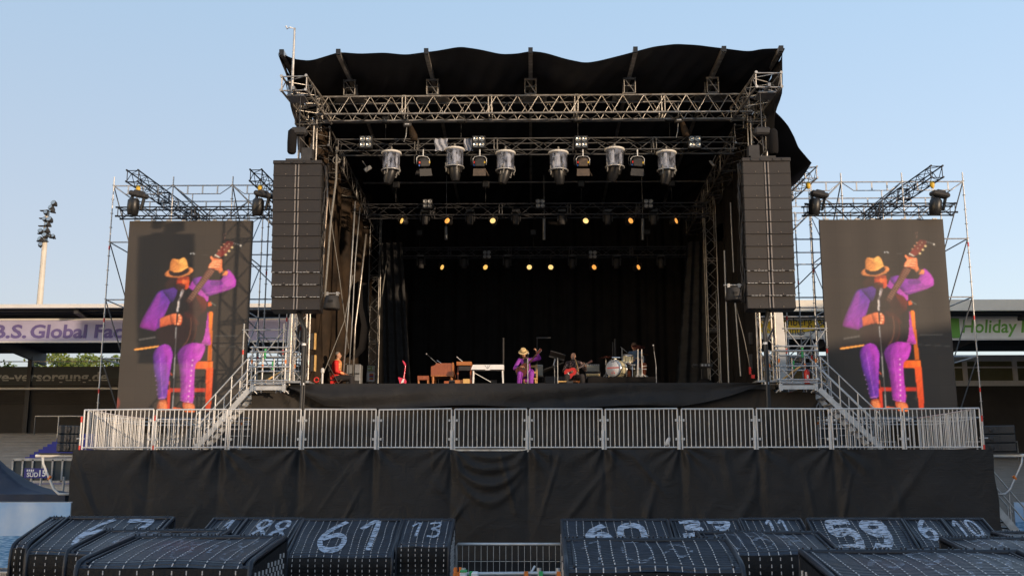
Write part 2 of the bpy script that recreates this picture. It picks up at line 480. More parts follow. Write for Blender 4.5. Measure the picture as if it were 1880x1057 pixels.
    def prism(s, poly, y0, y1, mi=0, X=None, plane='xz'):
        """extrude an outline (x,z) from y0 to y1"""
        n = len(poly)
        if plane == 'xz':
            vs = [(x, y0, z) for x, z in poly] + [(x, y1, z) for x, z in poly]
        elif plane == 'xy':
            vs = [(x, z, y0) for x, z in poly] + [(x, z, y1) for x, z in poly]
        else:
            vs = [(y0, x, z) for x, z in poly] + [(y1, x, z) for x, z in poly]
        fs = [tuple(range(n)), tuple(range(2 * n - 1, n - 1, -1))]
        for i in range(n):
            fs.append((i, n + i, n + (i + 1) % n, (i + 1) % n))
        s.add(vs, fs, mi, False, X)
    def truss(s, a, b, w, h, rc=0.025, rb=0.012, bay=0.5, mi=0, up=V((0, 0, 1)), n=6, ends=True):
        """box truss from a to b (centre line), width w sideways, height h along up"""
        a = V(a); b = V(b)
        d = (b - a); L = d.length; d.normalize()
        side = d.cross(up).normalized(); upv = side.cross(d).normalized()
        cs = [side * (w / 2 * i) + upv * (h / 2 * j) for i, j in ((-1, -1), (1, -1), (1, 1), (-1, 1))]
        for c in cs: s.tube(a + c, b + c, rc, n=n, mi=mi)
        k = max(1, round(L / bay)); st = L / k
        for q in range(4):
            c0, c1 = cs[q], cs[(q + 1) % 4]
            for i in range(k):
                p, r = a + d * (st * i), a + d * (st * (i + 1))
                if i % 2 == 0: s.tube(p + c0, r + c1, rb, n=4, mi=mi, caps=False)
                else: s.tube(p + c1, r + c0, rb, n=4, mi=mi, caps=False)
                if ends and (i == 0 or i == k - 1):
                    e = p if i == 0 else r
                    s.tube(e + c0, e + c1, rb, n=4, mi=mi, caps=False)
    def build(s, name, ms, parent=None, local=False, smooth=None, origin=None):
        me = bpy.data.meshes.new(name)
        if not isinstance(ms, (list, tuple)): ms = [ms]
        if parent is not None:
            o0 = V((0, 0, 0)) if local else ORG.get(parent.name, V((0, 0, 0)))
        elif local:
            o0 = V((0, 0, 0))
        elif origin is not None:
            o0 = V(origin)
        else:
            xs = [p.x for p in s.v]; ys = [p.y for p in s.v]; zs = [p.z for p in s.v]
            o0 = V(((min(xs) + max(xs)) / 2, (min(ys) + max(ys)) / 2, min(zs)))
        me.from_pydata([tuple(p - o0) for p in s.v], [], s.f)
        for m_ in ms:
            me.materials.append(M[m_] if isinstance(m_, str) else m_)
        me.polygons.foreach_set('material_index', s.m)
        me.polygons.foreach_set('use_smooth', s.sm if smooth is None else [smooth] * len(s.m))
        me.update()
        o = bpy.data.objects.new(name, me)
        COL.objects.link(o)
        if parent is not None:
            o.parent = parent
            CH.setdefault(parent.name, []).append(o)
            ORG[o.name] = ORG.get(parent.name, V((0, 0, 0)))
        else:
            o.location = o0
            ORG[o.name] = o0
        return o
def text_mesh(txt, size, loc, mat_, name, parent, rx=PI / 2, rz=0, sx=1.0, ext=0.004, shear=0.0, bold=0.0, align='LEFT', spacing=1.0, fit=None):
    """real lettering: a font curve turned into a mesh, as a part of parent"""
    cu = bpy.data.curves.new('lettering', 'FONT')
    cu.body = txt; cu.size = size; cu.extrude = ext; cu.shear = shear; cu.offset = bold
    cu.align_x = align; cu.resolution_u = 3; cu.space_character = spacing
    t = bpy.data.objects.new('tmp', cu)
    COL.objects.link(t)
    bpy.context.view_layer.update()
    me = bpy.data.meshes.new_from_object(t.evaluated_get(bpy.context.evaluated_depsgraph_get()))
    bpy.data.objects.remove(t)
    if fit:
        vx = [v.co.x for v in me.vertices]; k_ = (fit[1] - fit[0]) / (max(vx) - min(vx))
        me.transform(Matrix.Diagonal((k_, 1, 1, 1)) @ Matrix.Translation((-min(vx), 0, 0)))
        loc = (fit[0], loc[1], loc[2])
    X = Matrix.Translation(V(loc) - ORG.get(parent.name, V((0, 0, 0)))) @ Euler((rx, 0, rz)).to_matrix().to_4x4() @ Matrix.Diagonal((sx, 1, 1, 1))
    me.transform(X)
    me.materials.clear(); me.materials.append(M[mat_])
    me.name = name
    o = bpy.data.objects.new(name, me)
    COL.objects.link(o)
    o.parent = parent
    CH.setdefault(parent.name, []).append(o)
    return o
def one(name, mb, ms, label, cat, group=None, kind=None, local=False):
    return tag(mb.build(name, ms, local=local), label, cat, group, kind)

# ================================================================== SETTING
DECK = 4.89        # stage floor
PLAT = 2.87        # top of the raised front platform
YP = 28.2          # front of the platform
YS = 30.8          # front of the stage
mb = MB()
mb.grid(lambda u, v: V((-500 + 1000 * u, -250 + 1000 * v, 0)), 4, 4)
tag(mb.build('ground', 'ground_mat', origin=(0, 0, 0)), kind='structure')

mb = MB(); mb.grid(lambda u, v: V((-4.5 + 9 * u, 13.2 + 14.9 * v, .02 + .015 * math.sin(u * 40 + 3 * math.sin(v * 9)) * math.sin(v * 31))), 60, 90)
tag(mb.build('ground_sheet', 'black_cloth'), 'black cloth sheet spread on the ground between the mesh fence and the platform', 'sheet')
# unseen stand behind the camera on the right, put in to keep the low sun off the seating area
g = thing('grandstand', (40, -15, 0), 'unseen covered grandstand along the right hand side, put in to shade the seating area', 'grandstand')
mb = MB()
for i in range(12):
    mb.box((38.5 + i * .8, -13, .45 + .42 * i), (.8, 66, .9 + .84 * i))
mb.build('terrace', 'concrete', g)
mb = MB(); mb.box((48.6, -13, 5.4), (.4, 66, 10.8)); mb.build('wall', 'concrete_dark', g)
mb = MB(); mb.box((44.4, -13, 10.95), (12.8, 66, .28)); mb.build('roof', 'stand_roof', g)
g2 = thing('grandstand', (43, 42, 0), 'unseen taller stand block added at the far right to shade the stands behind the stage', 'grandstand')  # added out of view, made tall so its shadow covers the back stands
mb = MB(); mb.box((43, 43, 7.4), (10, 44, 14.8)); mb.build('block', 'concrete_dark', g2)
mb = MB(); mb.box((42.5, 43, 15.0), (12, 46, .3)); mb.build('roof', 'stand_roof', g2)

def stand(side):
    """the stand behind the stage; side -1 left, +1 right"""
    L = side < 0
    x0, x1 = (-75, -6) if L else (6, 75)
    YF, YB, YR = 58.0, 60.0, 74.0
    zt = W(0, 557, YF).z
    cx = (x0 + x1) / 2; w = x1 - x0
    t = thing('grandstand', (cx, 64, 0), 'covered stand with dark roof and lilac banner behind the left screen' if L else
              'covered stand with cream roof edge and long windows behind the right screen', 'grandstand')
    ed = 0.22 if L else 0.62
    zt = W(0, 556 if L else 553, YF).z
    mb = MB(); mb.box((cx, YF, zt - ed / 2), (w, .3, ed)); mb.build('roof_edge', 'roof_edge' if L else 'roof_edge_cream', t)
    # roof sheet with ribs and beams below
    mb = MB()
    zr = zt - ed
    zb = W(0, 655, YR).z + .35
    def zroof(y): return zr + (zb - zr) * (y - YF) / (YR - YF)
    mb.add([(x0, YF + .15, zr + .2), (x1, YF + .15, zr + .2), (x1, YR, zb + .2), (x0, YR, zb + .2),
            (x0, YF + .15, zr + .12), (x1, YF + .15, zr + .12), (x1, YR, zb + .12), (x0, YR, zb + .12)],
           [(0, 1, 2, 3), (7, 6, 5, 4)])
    k = 0
    x = x0
    while x < x1:
        mb.box((x, (YF + YR) / 2, 0), (.12, .001, .1))
        x += 400
    for i in range(24):
        y = YF + .6 + i * (YR - YF - 1) / 23
        mb.box((cx, y, zroof(y) + .02), (w, .12, .2))
    mb.build('roof', 'stand_roof', t)
    for i in range(8):
        x = x0 + 4 + i * (w - 6) / 7
        mb = MB()
        mb.add([(x - .12, YF + .3, zr + .1), (x + .12, YF + .3, zr + .1), (x + .12, YF + .3, zr - .25), (x - .12, YF + .3, zr - .25),
                (x - .12, YR, zb + .1), (x + .12, YR, zb + .1), (x + .12, YR, zb - .9), (x - .12, YR, zb - .9)],
               [(0, 1, 2, 3), (7, 6, 5, 4), (0, 4, 5, 1), (1, 5, 6, 2), (2, 6, 7, 3), (3, 7, 4, 0)])
        mb.box((x, YR - 2, (zb - .5) / 2), (.3, .3, zb - .5))
        mb.build('roof_frame', 'stand_steel', t)
    # back: slit, windbreak, wall
    YW = 72.0
    zw = W(0, 745, YW).z
    if L:
        z0, z1 = W(0, 706, YW).z, W(0, 671, YW).z
        mb = MB(); mb.box((cx, YW, (z0 + z1) / 2), (w, .08, z1 - z0)); wp = mb.build('windbreak', 'glass_dark', t)
        text_mesh('ve-versorgung.de', .92, (0, YW - .05, W(0, 698, YW).z), 'text_grey', 'lettering', t, bold=.02, fit=(W(-3, 0, YW).x, W(205, 0, YW).x))
        mb = MB(); mb.box((cx, YW - .1, z0 - .22), (w, .12, .14)); mb.box((cx, YW - .1, z1 + .35), (w, .06, .06)); mb.build('rail', 'roof_edge', t)
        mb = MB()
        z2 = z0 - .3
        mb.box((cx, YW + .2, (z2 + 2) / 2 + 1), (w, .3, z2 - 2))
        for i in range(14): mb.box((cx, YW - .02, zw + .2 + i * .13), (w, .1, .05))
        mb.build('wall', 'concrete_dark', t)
    else:
        za, zb2 = W(0, 708, YW).z, W(0, 656, YW).z
        mb = MB(); mb.box((cx, YW + .1, (za + zb2) / 2), (w, .05, zb2 - za)); mb.build('window_glass', 'glass_olive', t)
        mb = MB()
        for z, h in ((zb2 - .12, .42), (zb2 - .75, .10), (za + .12, .35)): mb.box((cx, YW - .02, z), (w, .2, h))
        x = x0
        while x < x1:
            mb.box((x, YW - .01, (za + zb2) / 2), (.28, .18, zb2 - za)); x += 3.4
        mb.build('window_frame', 'white', t)
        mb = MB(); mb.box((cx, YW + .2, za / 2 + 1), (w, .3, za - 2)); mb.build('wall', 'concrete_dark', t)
    # terraces: rows stepping down towards the pitch
    mb = MB()
    ztop, ybot = (W(0, 796, 68).z if L else W(0, 842, 66).z), 50.0
    rows = 18
    ytop = 69.0
    zlo = 1.3
    for i in range(rows):
        y = ytop - (ytop - ybot) * i / rows
        z = ztop - (ztop - zlo) * i / rows
        mb.box((cx, y, z / 2), (w, (ytop - ybot) / rows, z))
        mb.box((cx, y - .25, z + .06), (w, .32, .05))
    mb.build('terrace', 'seat_grey', t)
    for i in range(9):
        mb = MB()
        xx = x0 + 6 + i * 7.5
        z = ztop - .3
        pts = [(xx, 66, z + .2), (xx, 66, z + 1.35), (xx + 3.2, 66, z + 1.35), (xx + 3.2, 66, z + .2)]
        mb.path(pts, .045)
        mb.tube((xx + 1.5, 66, z), (xx + 1.5, 66, z + 1.35), .04)
        mb.build('handrail', 'galv', t)
    if L:
        # blue stair of seats
        mb = MB()
        for i in range(11):
            ys_ = 54.0 + i * .7
            q = W(38 + i * 8.2, 843 - i * 4.7, ys_ - .35); xb_ = W(175, 820, ys_).x
            mb.box(((q.x + xb_) / 2, ys_, q.z / 2), (xb_ - q.x, .7, q.z))
        tag(mb.build('blue_stair', 'seat_blue', t), 'blue painted steps climbing to the right')
    return t
stand(-1); stand(1)

def banner(px0, px1, py0, py1, Y, ms, label, name='banner'):
    a = W(px0, py1, Y); b = W(px1, py0, Y)
    t = thing(name, ((a.x + b.x) / 2, Y, a.z), label, 'banner')
    mb = MB(); mb.box(((a.x + b.x) / 2, Y, (a.z + b.z) / 2), (b.x - a.x, .05, b.z - a.z)); mb.build('sheet', ms, t)
    mb = MB()
    for z in (a.z - .06, b.z + .06): mb.box(((a.x + b.x) / 2, Y - .03, z), (b.x - a.x, .1, .1))
    mb.build('rail', 'roof_edge', t)
    return t, a, b
t, a, b = banner(-60, 545, 587, 626, 59.6, 'banner_lilac', 'long lilac banner with bold violet letters under the roof of the left stand')
for tx_, fa, fb in (('B.S.', -12, 50), ('Global', 57, 161), ('Fac', 174, 226)):
    text_mesh(tx_, 1.08, (0, 59.55, W(0, 617.5, 59.6).z), 'banner_text', 'lettering', t, bold=.03, shear=.05, fit=(W(fa, 0, 59.6).x, W(fb, 0, 59.6).x))
t, a, b = banner(1380, 1700, 587, 619, 59.6, 'banner_white', 'yellow and white banner with thin dark letters between right stage post and right screen')
mb = MB(); ya = W(1380, 606, 59.5); yb = W(1700, 588, 59.5)
pts = []
N = 16
for i in range(N + 1):
    x = ya.x + (yb.x - ya.x) * i / N
    px_ = 1380 + 320 * i / N
    z = W(0, 612 - max(0, (px_ - 1465)) * .18, 59.5).z
    pts.append((x, z))
mb.prism(pts + [(yb.x, yb.z), (ya.x, yb.z)], 59.53, 59.56)
mb.build('printed_band', 'banner_yellow', t)
text_mesh('enberg', .74, (0, 59.51, W(0, 598.5, 59.5).z), 'text_dark', 'lettering', t, bold=-.004, fit=(W(1437, 0, 59.5).x, W(1491.5, 0, 59.5).x))
text_mesh('am', .74, (0, 59.51, W(0, 598.5, 59.5).z), 'text_dark', 'lettering', t, bold=-.004, fit=(W(1503, 0, 59.5).x, W(1525, 0, 59.5).x))
text_mesh('Taunus', .72, (0, 59.51, W(0, 615, 59.5).z), 'text_dark', 'lettering', t, bold=-.004, fit=(W(1427, 0, 59.5).x, W(1477, 0, 59.5).x))
t, a, b = banner(1740, 2100, 583, 621, 59.6, 'banner_white', 'white banner with green italic lettering at the right edge of the stand')
mb = MB()
p0 = W(1746, 620, 59.5); p1 = W(1761, 584, 59.5)
mb.box(((p0.x + p1.x) / 2, 59.545, (p0.z + p1.z) / 2), (p1.x - p0.x, .02, p1.z - p0.z)); mb.build('green_block', 'banner_green', t)
for tx_, fa, fb in (('Holiday', 1767, 1869), ('Inn', 1875, 1920)):
    text_mesh(tx_, 1.06, (0, 59.55, W(0, 612, 59.5).z), 'banner_green', 'lettering', t, bold=.015, shear=.16, fit=(W(fa, 0, 59.5).x, W(fb, 0, 59.5).x))

# sector sign
p = W(44, 877, 47); q = W(87, 859, 47)
t = thing('sector_sign', ((p.x + q.x) / 2, 47, p.z - .8), 'blue sector sign reading SÜD 15 on the glazed rail above the black tent', 'sign')
mb = MB(); mb.box(((p.x + q.x) / 2, 47, (p.z + q.z) / 2), (q.x - p.x, .06, q.z - p.z)); mb.build('plate', 'sign_blue', t)
mb = MB(); mb.tube((q.x - .3, 47.1, p.z - 1.0), (q.x - .3, 47.1, p.z), .04); mb.tube((p.x + .3, 47.1, p.z - 1.0), (p.x + .3, 47.1, p.z), .04); mb.build('post', 'galv', t)
text_mesh('SÜD', .27, (W(50, 0, 47).x, 46.965, W(0, 874.5, 47).z), 'white', 'lettering', t, bold=.006)
text_mesh('15', .38, (W(70, 0, 47).x, 46.965, W(0, 873.5, 47).z), 'white', 'lettering', t, bold=.012)
mb = MB(); c = W(55, 863, 46.96)
for k in range(4): mb.box((c.x - .12 + k * .09, 46.965, c.z), (.06, .004, .09))
mb.build('crest', 'white', t)
t = thing('glass_rail', (W(70, 0, 48).x, 48, 1), 'glazed rail in pale grey frame behind the blue sector sign', 'railing')
a = W(22, 884, 48); b = W(135, 843, 48)
mb = MB(); mb.box(((a.x + b.x) / 2, 48, (a.z + b.z) / 2), (b.x - a.x, .03, b.z - a.z)); mb.build('glazing', 'glass_dark', t)
mb = MB()
for z in (a.z, b.z): mb.box(((a.x + b.x) / 2, 47.97, z), (b.x - a.x, .12, .12))
for k in range(7): mb.box((a.x + (b.x - a.x) * k / 6, 47.96, (a.z + b.z) / 2), (.08, .1, b.z - a.z))
mb.box(((a.x + b.x) / 2, 47.97, a.z - .35), (b.x - a.x, .12, .3))
mb.tube((W(118, 0, 47.5).x, 47.5, .3), (W(118, 0, 47.5).x, 47.5, W(0, 895, 47.5).z + .5), .06); mb.build('frame', 'galv_dull', t)

# trees seen through the slit under the left roof
def tree(name, x, y, h, r, label):
    t = thing(name, (x, y, 0), label, 'tree', 'trees behind the left stand')
    mb = MB()
    mb.path([(x, y, 0), (x + .1, y, h * .3), (x - .1, y, h * .6), (x, y, h * .85)], [.35, .28, .2, .06], 8)
    for k in range(9):
        a = k * 2.4; z = h * (.35 + .05 * k)
        mb.path([(x, y, z), (x + math.cos(a) * r * .5, y + math.sin(a) * r * .5, z + r * .3), (x + math.cos(a) * r * .8, y + math.sin(a) * r * .8, z + r * .5)], [.12, .08, .03], 5)
    mb.build('trunk', 'bark', t)
    mb = MB(); rnd = random.Random(int(x * 10))
    blobs = [(x + rnd.uniform(-r, r) * .75, y + rnd.uniform(-r, r) * .75, h * .68 + rnd.uniform(-.35, .32) * h * .62, r * rnd.uniform(.25, .42)) for _ in range(20)]
    for bx_, by_, bz_, br_ in blobs:
        for _ in range(190):
            d = V((rnd.gauss(0, 1), rnd.gauss(0, 1), rnd.gauss(0, 1))).normalized() * br_ * rnd.uniform(.6, 1.1)
            c = V((bx_, by_, bz_)) + d
            u = V((rnd.gauss(0, 1), rnd.gauss(0, 1), rnd.gauss(0, 1))).normalized() * rnd.uniform(.12, .24)
            w_ = u.orthogonal().normalized() * u.length * .6
            mb.add([c - u, c + w_, c + u, c - w_], [(0, 1, 2, 3)])
    mb.build('crown', 'leaf', t)
for px_, Y, top in ((30, 95, 628), (110, 92, 622), (160, 97, 625), (205, 93, 628)):
    p = W(px_, top, Y)
    tree('broadleaf_tree', p.x, Y, p.z, 3.2, {30: 'leftmost green tree crown glimpsed under the left stand roof', 110: 'green tree crown right of the mast foot under the stand roof',
         160: 'bushy green crown left of the scaffold in the gap under the roof', 205: 'small green crown right behind the scaffold in the roof gap'}[px_])

# floodlight mast, leaning heads
Ym = 92.0
p0 = W(70, 700, Ym); p0.z = 0; p1 = W(88, 376, Ym)
t = thing('floodlight_mast', (p0.x, Ym, 0), 'pale tapered floodlight mast with clusters of lamps rising behind the left stand', 'floodlight')
mb = MB(); pm = W(73, 555, Ym); mb.tube(V((pm.x, Ym, 0)), V((pm.x, Ym, p1.z - .5)), .42, .2, n=14); mb.build('pole', 'pole_cream', t)
for k in range(5):
    q = W(86 - 1.5 * k, 388 + k * 14, Ym); mb = MB(); mb.box((q.x, Ym - .2, q.z), (1.0, .3, .08)); mb.build('lamp_arm', 'dark_case', t)
for (px_, py_, s_) in ((100, 374, 1), (95, 382, 1), (84, 391, .8), (96, 387, .9), (82, 403, .8), (92, 404, 1.1), (88, 412, 1), (75, 425, .9), (86, 423, 1), (83, 433, 1), (75, 440, 1), (93, 434, .8), (98, 434, .7), (74, 450, .8)):
    q = W(px_, py_, Ym - .8)
    mb = MB()
    X = Matrix.Translation(q) @ Euler((math.radians(70), 0, math.radians(random.uniform(-30, 30)))).to_matrix().to_4x4()
    r = .24 * s_
    mb.lathe([(r * .5, -.3 * s_), (r, -.05), (r, .22 * s_)], X, 12, mi=0)
    mb.lathe([(r * .85, .215 * s_), (r * .85, .235 * s_)], X, 12, mi=1)
    mb.box((0, 0, -.25), (.1, .1, .3), 0, X)
    mb.build('floodlight', ['dark_case', 'lamp_glass'], t)

# black marquee at the far left
Yt = 31.0
p = W(119, 921, Yt); a = p + V((-6.4, 0, 0)); apex = W(-70, 800, Yt + 1.3)
t = thing('marquee', ((p.x + a.x) / 2, Yt + 2, 0), 'black pop-up marquee with a swooping pointed roof behind the sea banner', 'tent')
mb = MB()
xl, xr = a.x, p.x
ze = W(0, 907, Yt).z
def roofpt(u, v):
    x = xl + (xr - xl) * u; y = Yt + 2.55 * v
    d = max(abs(u - .5), abs(v - .5)) * 2
    return V((x, y, ze + 1.55 * (1 - d) ** 2.8 + .02 * math.sin(40 * u) * (1 - d)))
mb.grid(roofpt, 28, 28)
mb.build('roof', 'tent_blue', t)
mb = MB()
def val(u, v): return V((xl + (xr - xl) * u, Yt + .015 * math.sin(u * 50), ze - (ze - p.z) * v - .0))
mb.grid(val, 40, 3)
mb.grid(lambda u, v: V((xr + .01 * math.sin(u * 40), Yt + 2.55 * u, ze - (ze - p.z) * v)), 40, 3)
mb.build('valance', 'tent_blue', t)
for sx_ in (xl + .05, xr - .05):
    for sy_ in (Yt + .05, Yt + 2.5):
        mb = MB(); mb.box((sx_, sy_, ze / 2), (.05, .05, ze)); mb.build('leg', 'galv', t)

# sea banners on crowd fence
def seabanner(pa, pb, ptop, Y, label):
    a = W(pa, 0, Y); b = W(pb, ptop, Y)
    t = thing('sea_banner', ((a.x + b.x) / 2, Y, 0), label, 'banner')
    mb = MB(); mb.grid(lambda u, v: V((a.x + (b.x - a.x) * u, Y + .02 * math.sin(u * 30), .12 + (b.z - .12) * v)), 60, 4)
    o = mb.build('printed_sheet', 'beach_print', t)
    mb = MB()
    mb.tube((a.x, Y + .06, b.z), (b.x, Y + .06, b.z), .02); mb.tube((a.x, Y + .06, .1), (b.x, Y + .06, .1), .02)
    k = 0; x = a.x
    while x < b.x:
        mb.tube((x, Y + .06, 0), (x, Y + .06, b.z), .016); x += .5
    mb.build('fence_frame', 'galv_dull', t)
seabanner(-160, 131, 922, 24.0, 'blue and white printed sea and sky banner on a fence at far left')
seabanner(1842, 2050, 922, 33.0, 'pale blue printed banner behind the lower steps at far right')
mb = MB()
x0 = W(-40, 0, 20.6).x; x1 = W(24, 0, 20.6).x
for i in range(22):
    x = x0 + (x1 - x0) * i / 21; mb.box((x, 20.6, .17), (.05, .03, .24))
mb.box(((x0 + x1) / 2, 20.6, .30), (x1 - x0, .06, .03)); mb.box(((x0 + x1) / 2, 20.6, .04), (x1 - x0, .06, .03))
mb.build  # low kerb rail
one('low_rail', mb, 'galv', 'low white slatted rail on the ground beneath the sea banner at far left', 'rail')

# ================================================================== STAGE STRUCTURE
XL, XR = W(135, 825, YP).x, W(1820, 825, YP).x
# black scrim skirt of the raised platform
def platform():
    t = thing('front_platform', (0, YP + 4, 0), 'wide raised platform wrapped in black scrim in front of the stage', 'platform')
    mb = MB()
    mb.box(((XL + XR) / 2, (YP + 37.5) / 2 + .06, PLAT - .06), (XR - XL - .1, 37.5 - YP - .1, .08))
    mb.build('deck', 'deck_ply', t)
    mb = MB()
    a, b = W(832, 826, YP), W(905, 826, YP); c = W(972, 826, YP)
    mb.box(((a.x + c.x) / 2, YP + .05, PLAT - .04), (c.x - a.x, .05, .10)); mb.build('edge_board', 'alu', t)
    seams = [W(x, 826, YP).x for x in (277, 405, 550, 686, 828, 970, 1110, 1250, 1392, 1530)]
    sa, sb = seams[4], seams[5]
    rnd = random.Random(3)
    folds = []
    for k in range(46):
        x = rnd.uniform(XL, XR); folds.append((x, rnd.uniform(.0, 2.6), rnd.uniform(-.9, .9), rnd.uniform(.05, .16), rnd.uniform(.5, 1.4), rnd.uniform(.015, .055)))
    def f(u, v):
        x = XL + (XR - XL) * u
        z = PLAT - (PLAT - .02) * v
        d = .035 * math.sin(x * .9 + v * 1.1) * v + .012 * math.sin(x * 3.1 + z * 1.7)
        for s in seams:
            dx = x - s
            if abs(dx) < 1.2:
                g = math.exp(-(v / .34) ** 2)
                d += g * (.07 * math.exp(-(dx / .06) ** 2) - .05 * math.exp(-((dx - .17) / .09) ** 2))
                d += .045 * math.exp(-(dx / .16) ** 2) * (1 - .5 * v)
                # fans of creases running away from the clamp
                ang = math.atan2(abs(dx), (v * 2.85) + .12)
                d += .026 * math.sin(ang * (11 + 3 * math.sin(s * 5)) + s * 3) * math.exp(-((v * 2.85) ** 2 + dx * dx) / .9)
        # big sagging panel with smiling folds
        if sa - .5 < x < sb + .6:
            q = (x - sa) / (sb - sa); q = max(0, min(1, q))
            sag = 4 * q * (1 - q)
            for r0, am in ((.18, .05), (.45, .06), (.82, .07), (1.2, .04)):
                zz = r0 * (.35 + .8 * sag)
                d -= am * math.exp(-((v * 2.85 - zz) / .13) ** 2) * (.35 + sag)
            if v == 0: z -= .10 * sag
        for fx, fz, sl_, w_, ln, am in folds:
            zz = z - fz
            if abs(zz) < ln:
                dx = x - fx - sl_ * zz
                if abs(dx) < .6:
                    d -= am * math.exp(-(dx / w_) ** 2) * (1 - (zz / ln) ** 2)
        xx = x + (.10 * v * v if x > XR - 1 else (-.08 * v * v if x < XL + 1 else 0)) + (.02 * math.sin(z * 5) if u in (0, 1) else 0)
        return V((xx, YP + d - .05 - .12 * v, z))
    mb.v = []; mb.f = []; mb.m = []; mb.sm = []
    mb.grid(f, 640, 72)
    for xx, sg in ((XL, -1), (XR, 1)):
        mb.grid(lambda u, v: V((xx + sg * .03 * math.sin(u * 30), YP + u * 8, PLAT - (PLAT - .02) * v)), 60, 8)
    mb.build('scrim_skirt', 'scrim', t)
platform()

# main stage
SL, SR = -7.15, 7.25
def stage():
    t = thing('stage', (0, 36, PLAT), 'large open-air concert stage with black deck, black drapes and scrim front', 'stage')
    mb = MB(); mb.box((0, 37.4, DECK - .10), (SR - SL, 13.0, .16)); mb.build('stage_deck', 'deck_ply', t)
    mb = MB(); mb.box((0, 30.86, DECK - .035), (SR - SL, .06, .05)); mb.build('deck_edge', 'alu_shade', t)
    # lower scrim, with diagonal creases
    rnd = random.Random(11)
    cr = [(rnd.uniform(-8.5, 8.5), rnd.uniform(-1.4, 1.4), rnd.uniform(.04, .12), rnd.uniform(.02, .05)) for _ in range(34)]
    def f(u, v):
        x = -8.35 + 16.75 * u; z0 = DECK - .26 if abs(x) > 7.2 else DECK - .08
        z = z0 - (z0 - PLAT) * v
        d = .03 * math.sin(x * 2.3 + z) + .02 * math.sin(z * 9 + x * .7)
        for cx, s, w_, am in cr:
            dx = x - cx - s * (z - 3.9)
            if abs(dx) < .5: d -= am * math.exp(-(dx / w_) ** 2)
        return V((x, 31.05 + d, z))
    mb = MB(); mb.grid(f, 420, 40)
    mb.grid(lambda u, v: V((-8.35, 31.05 + 6 * u, DECK - .26 - (DECK - .26 - PLAT) * v)), 20, 6)
    mb.grid(lambda u, v: V((8.40, 31.05 + 6 * u, DECK - .26 - (DECK - .26 - PLAT) * v)), 20, 6)
    mb.build('lower_scrim', 'scrim_pale', t)
    # valance hung from the deck edge
    xa, xb = W(534, 703, YS).x, W(1397, 703, YS).x
    def g(u, v):
        x = xa + (xb - xa) * u
        px_ = 534 + (1397 - 534) * u
        low = 747
        if px_ < 600: low = 716 + (747 - 716) * (px_ - 534) / 66
        if px_ > 1240: low = 747 - 42 * ((px_ - 1240) / 157) ** 1.25
        zb = W(px_, min(low, 747) + 3 * math.sin(px_ * .02), YS).z
        zt = DECK - .005
        z = zt - (zt - zb) * v
        d = (.10 * v + .05 * math.sin(x * 1.3 + 5 * v) * v + .035 * math.sin(v * 6.5 + x * .35) + .012 * math.sin(x * 9 + v * 3) * v)
        return V((x, YS - .03 - d, z))
    mb = MB(); mb.grid(g, 300, 24); mb.build('valance', 'scrim', t)
    # backdrop
    def bd(u, v):
        x = -7.4 + 14.8 * u; z = DECK - .02 + (9.6) * v
        return V((x, 42.6 + .09 * math.sin(x * 7 + .5 * math.sin(z)) + .04 * math.sin(x * 17), z))
    mb = MB(); mb.grid(bd, 300, 10); mb.build('backdrop', 'black_cloth', t)
    # masking legs either side
    for s, pa, pb, pc, pd in ((-1, 700, 738, 706, 757), (1, 1262, 1300, 1236, 1308)):
        yl = 39.6
        def lg(u, v):
            top = W(pa + (pb - pa) * u, 470, yl); bot = W(pc + (pd - pc) * u, 703, yl)
            x = top.x + (bot.x - top.x) * v; z = 11.2 + (DECK - .02 - 11.2) * v
            return V((x, yl + .05 * math.sin(v * 60 + 3 * math.sin(u * 4)) * .5 + .08 * math.sin(u * 19), z))
        mb = MB(); mb.grid(lg, 40, 90); mb.build('masking_curtain', 'leg_curtain', t)
    # side walls
    hl0, hl1 = W(683, 440, 40.3), W(683, 398, 40.3)
    def sw(u, v):
        y = 31.7 + 10.6 * u; x = -6.95 + .35 * u
        z = DECK - .02 + 8.6 * v
        return V((x + .16 * math.sin(y * 3.1 + .6 * math.sin(z)) + .07 * math.sin(y * 9 + z * .8), y, z))
    def keepL(u, v):
        z = DECK + 8.6 * v; y = 31.7 + 10.6 * u
        return not (39.6 < y < 40.25 + .1 * math.sin(z * 7) and hl0.z < z < hl1.z - .1 * math.sin(y * 9))
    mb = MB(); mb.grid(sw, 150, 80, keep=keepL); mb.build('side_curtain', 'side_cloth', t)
    hr0, hr1 = W(1325, 437, 37.5), W(1325, 392, 37.5)
    def sw2(u, v):
        y = 31.7 + 10.6 * u; x = 7.05
        z = DECK - .02 + 8.6 * v
        return V((x + .16 * math.sin(y * 3.1 + .6 * math.sin(z)) + .07 * math.sin(y * 9 + z * .8), y, z))
    def keepR(u, v):
        z = DECK + 8.6 * v; y = 31.7 + 10.6 * u
        if 37.0 < y < 38.5 and hr0.z < z < hr1.z: 
            return (math.sin(y * 23 + z * 2) > .75) or z > hr1.z - .5 * (y - 37.0) 
        return True
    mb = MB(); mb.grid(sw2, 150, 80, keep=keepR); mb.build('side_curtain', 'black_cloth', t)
    # right hand outer sheet, blown outwards
    prof = [(1418, 200), (1432, 216), (1445, 232), (1458, 252), (1468, 270), (1480, 284), (1491, 299), (1478, 316), (1466, 330), (1450, 346), (1438, 380), (1430, 430), (1425, 560)]
    P3 = [W(a, b, 32.0) for a, b in prof]
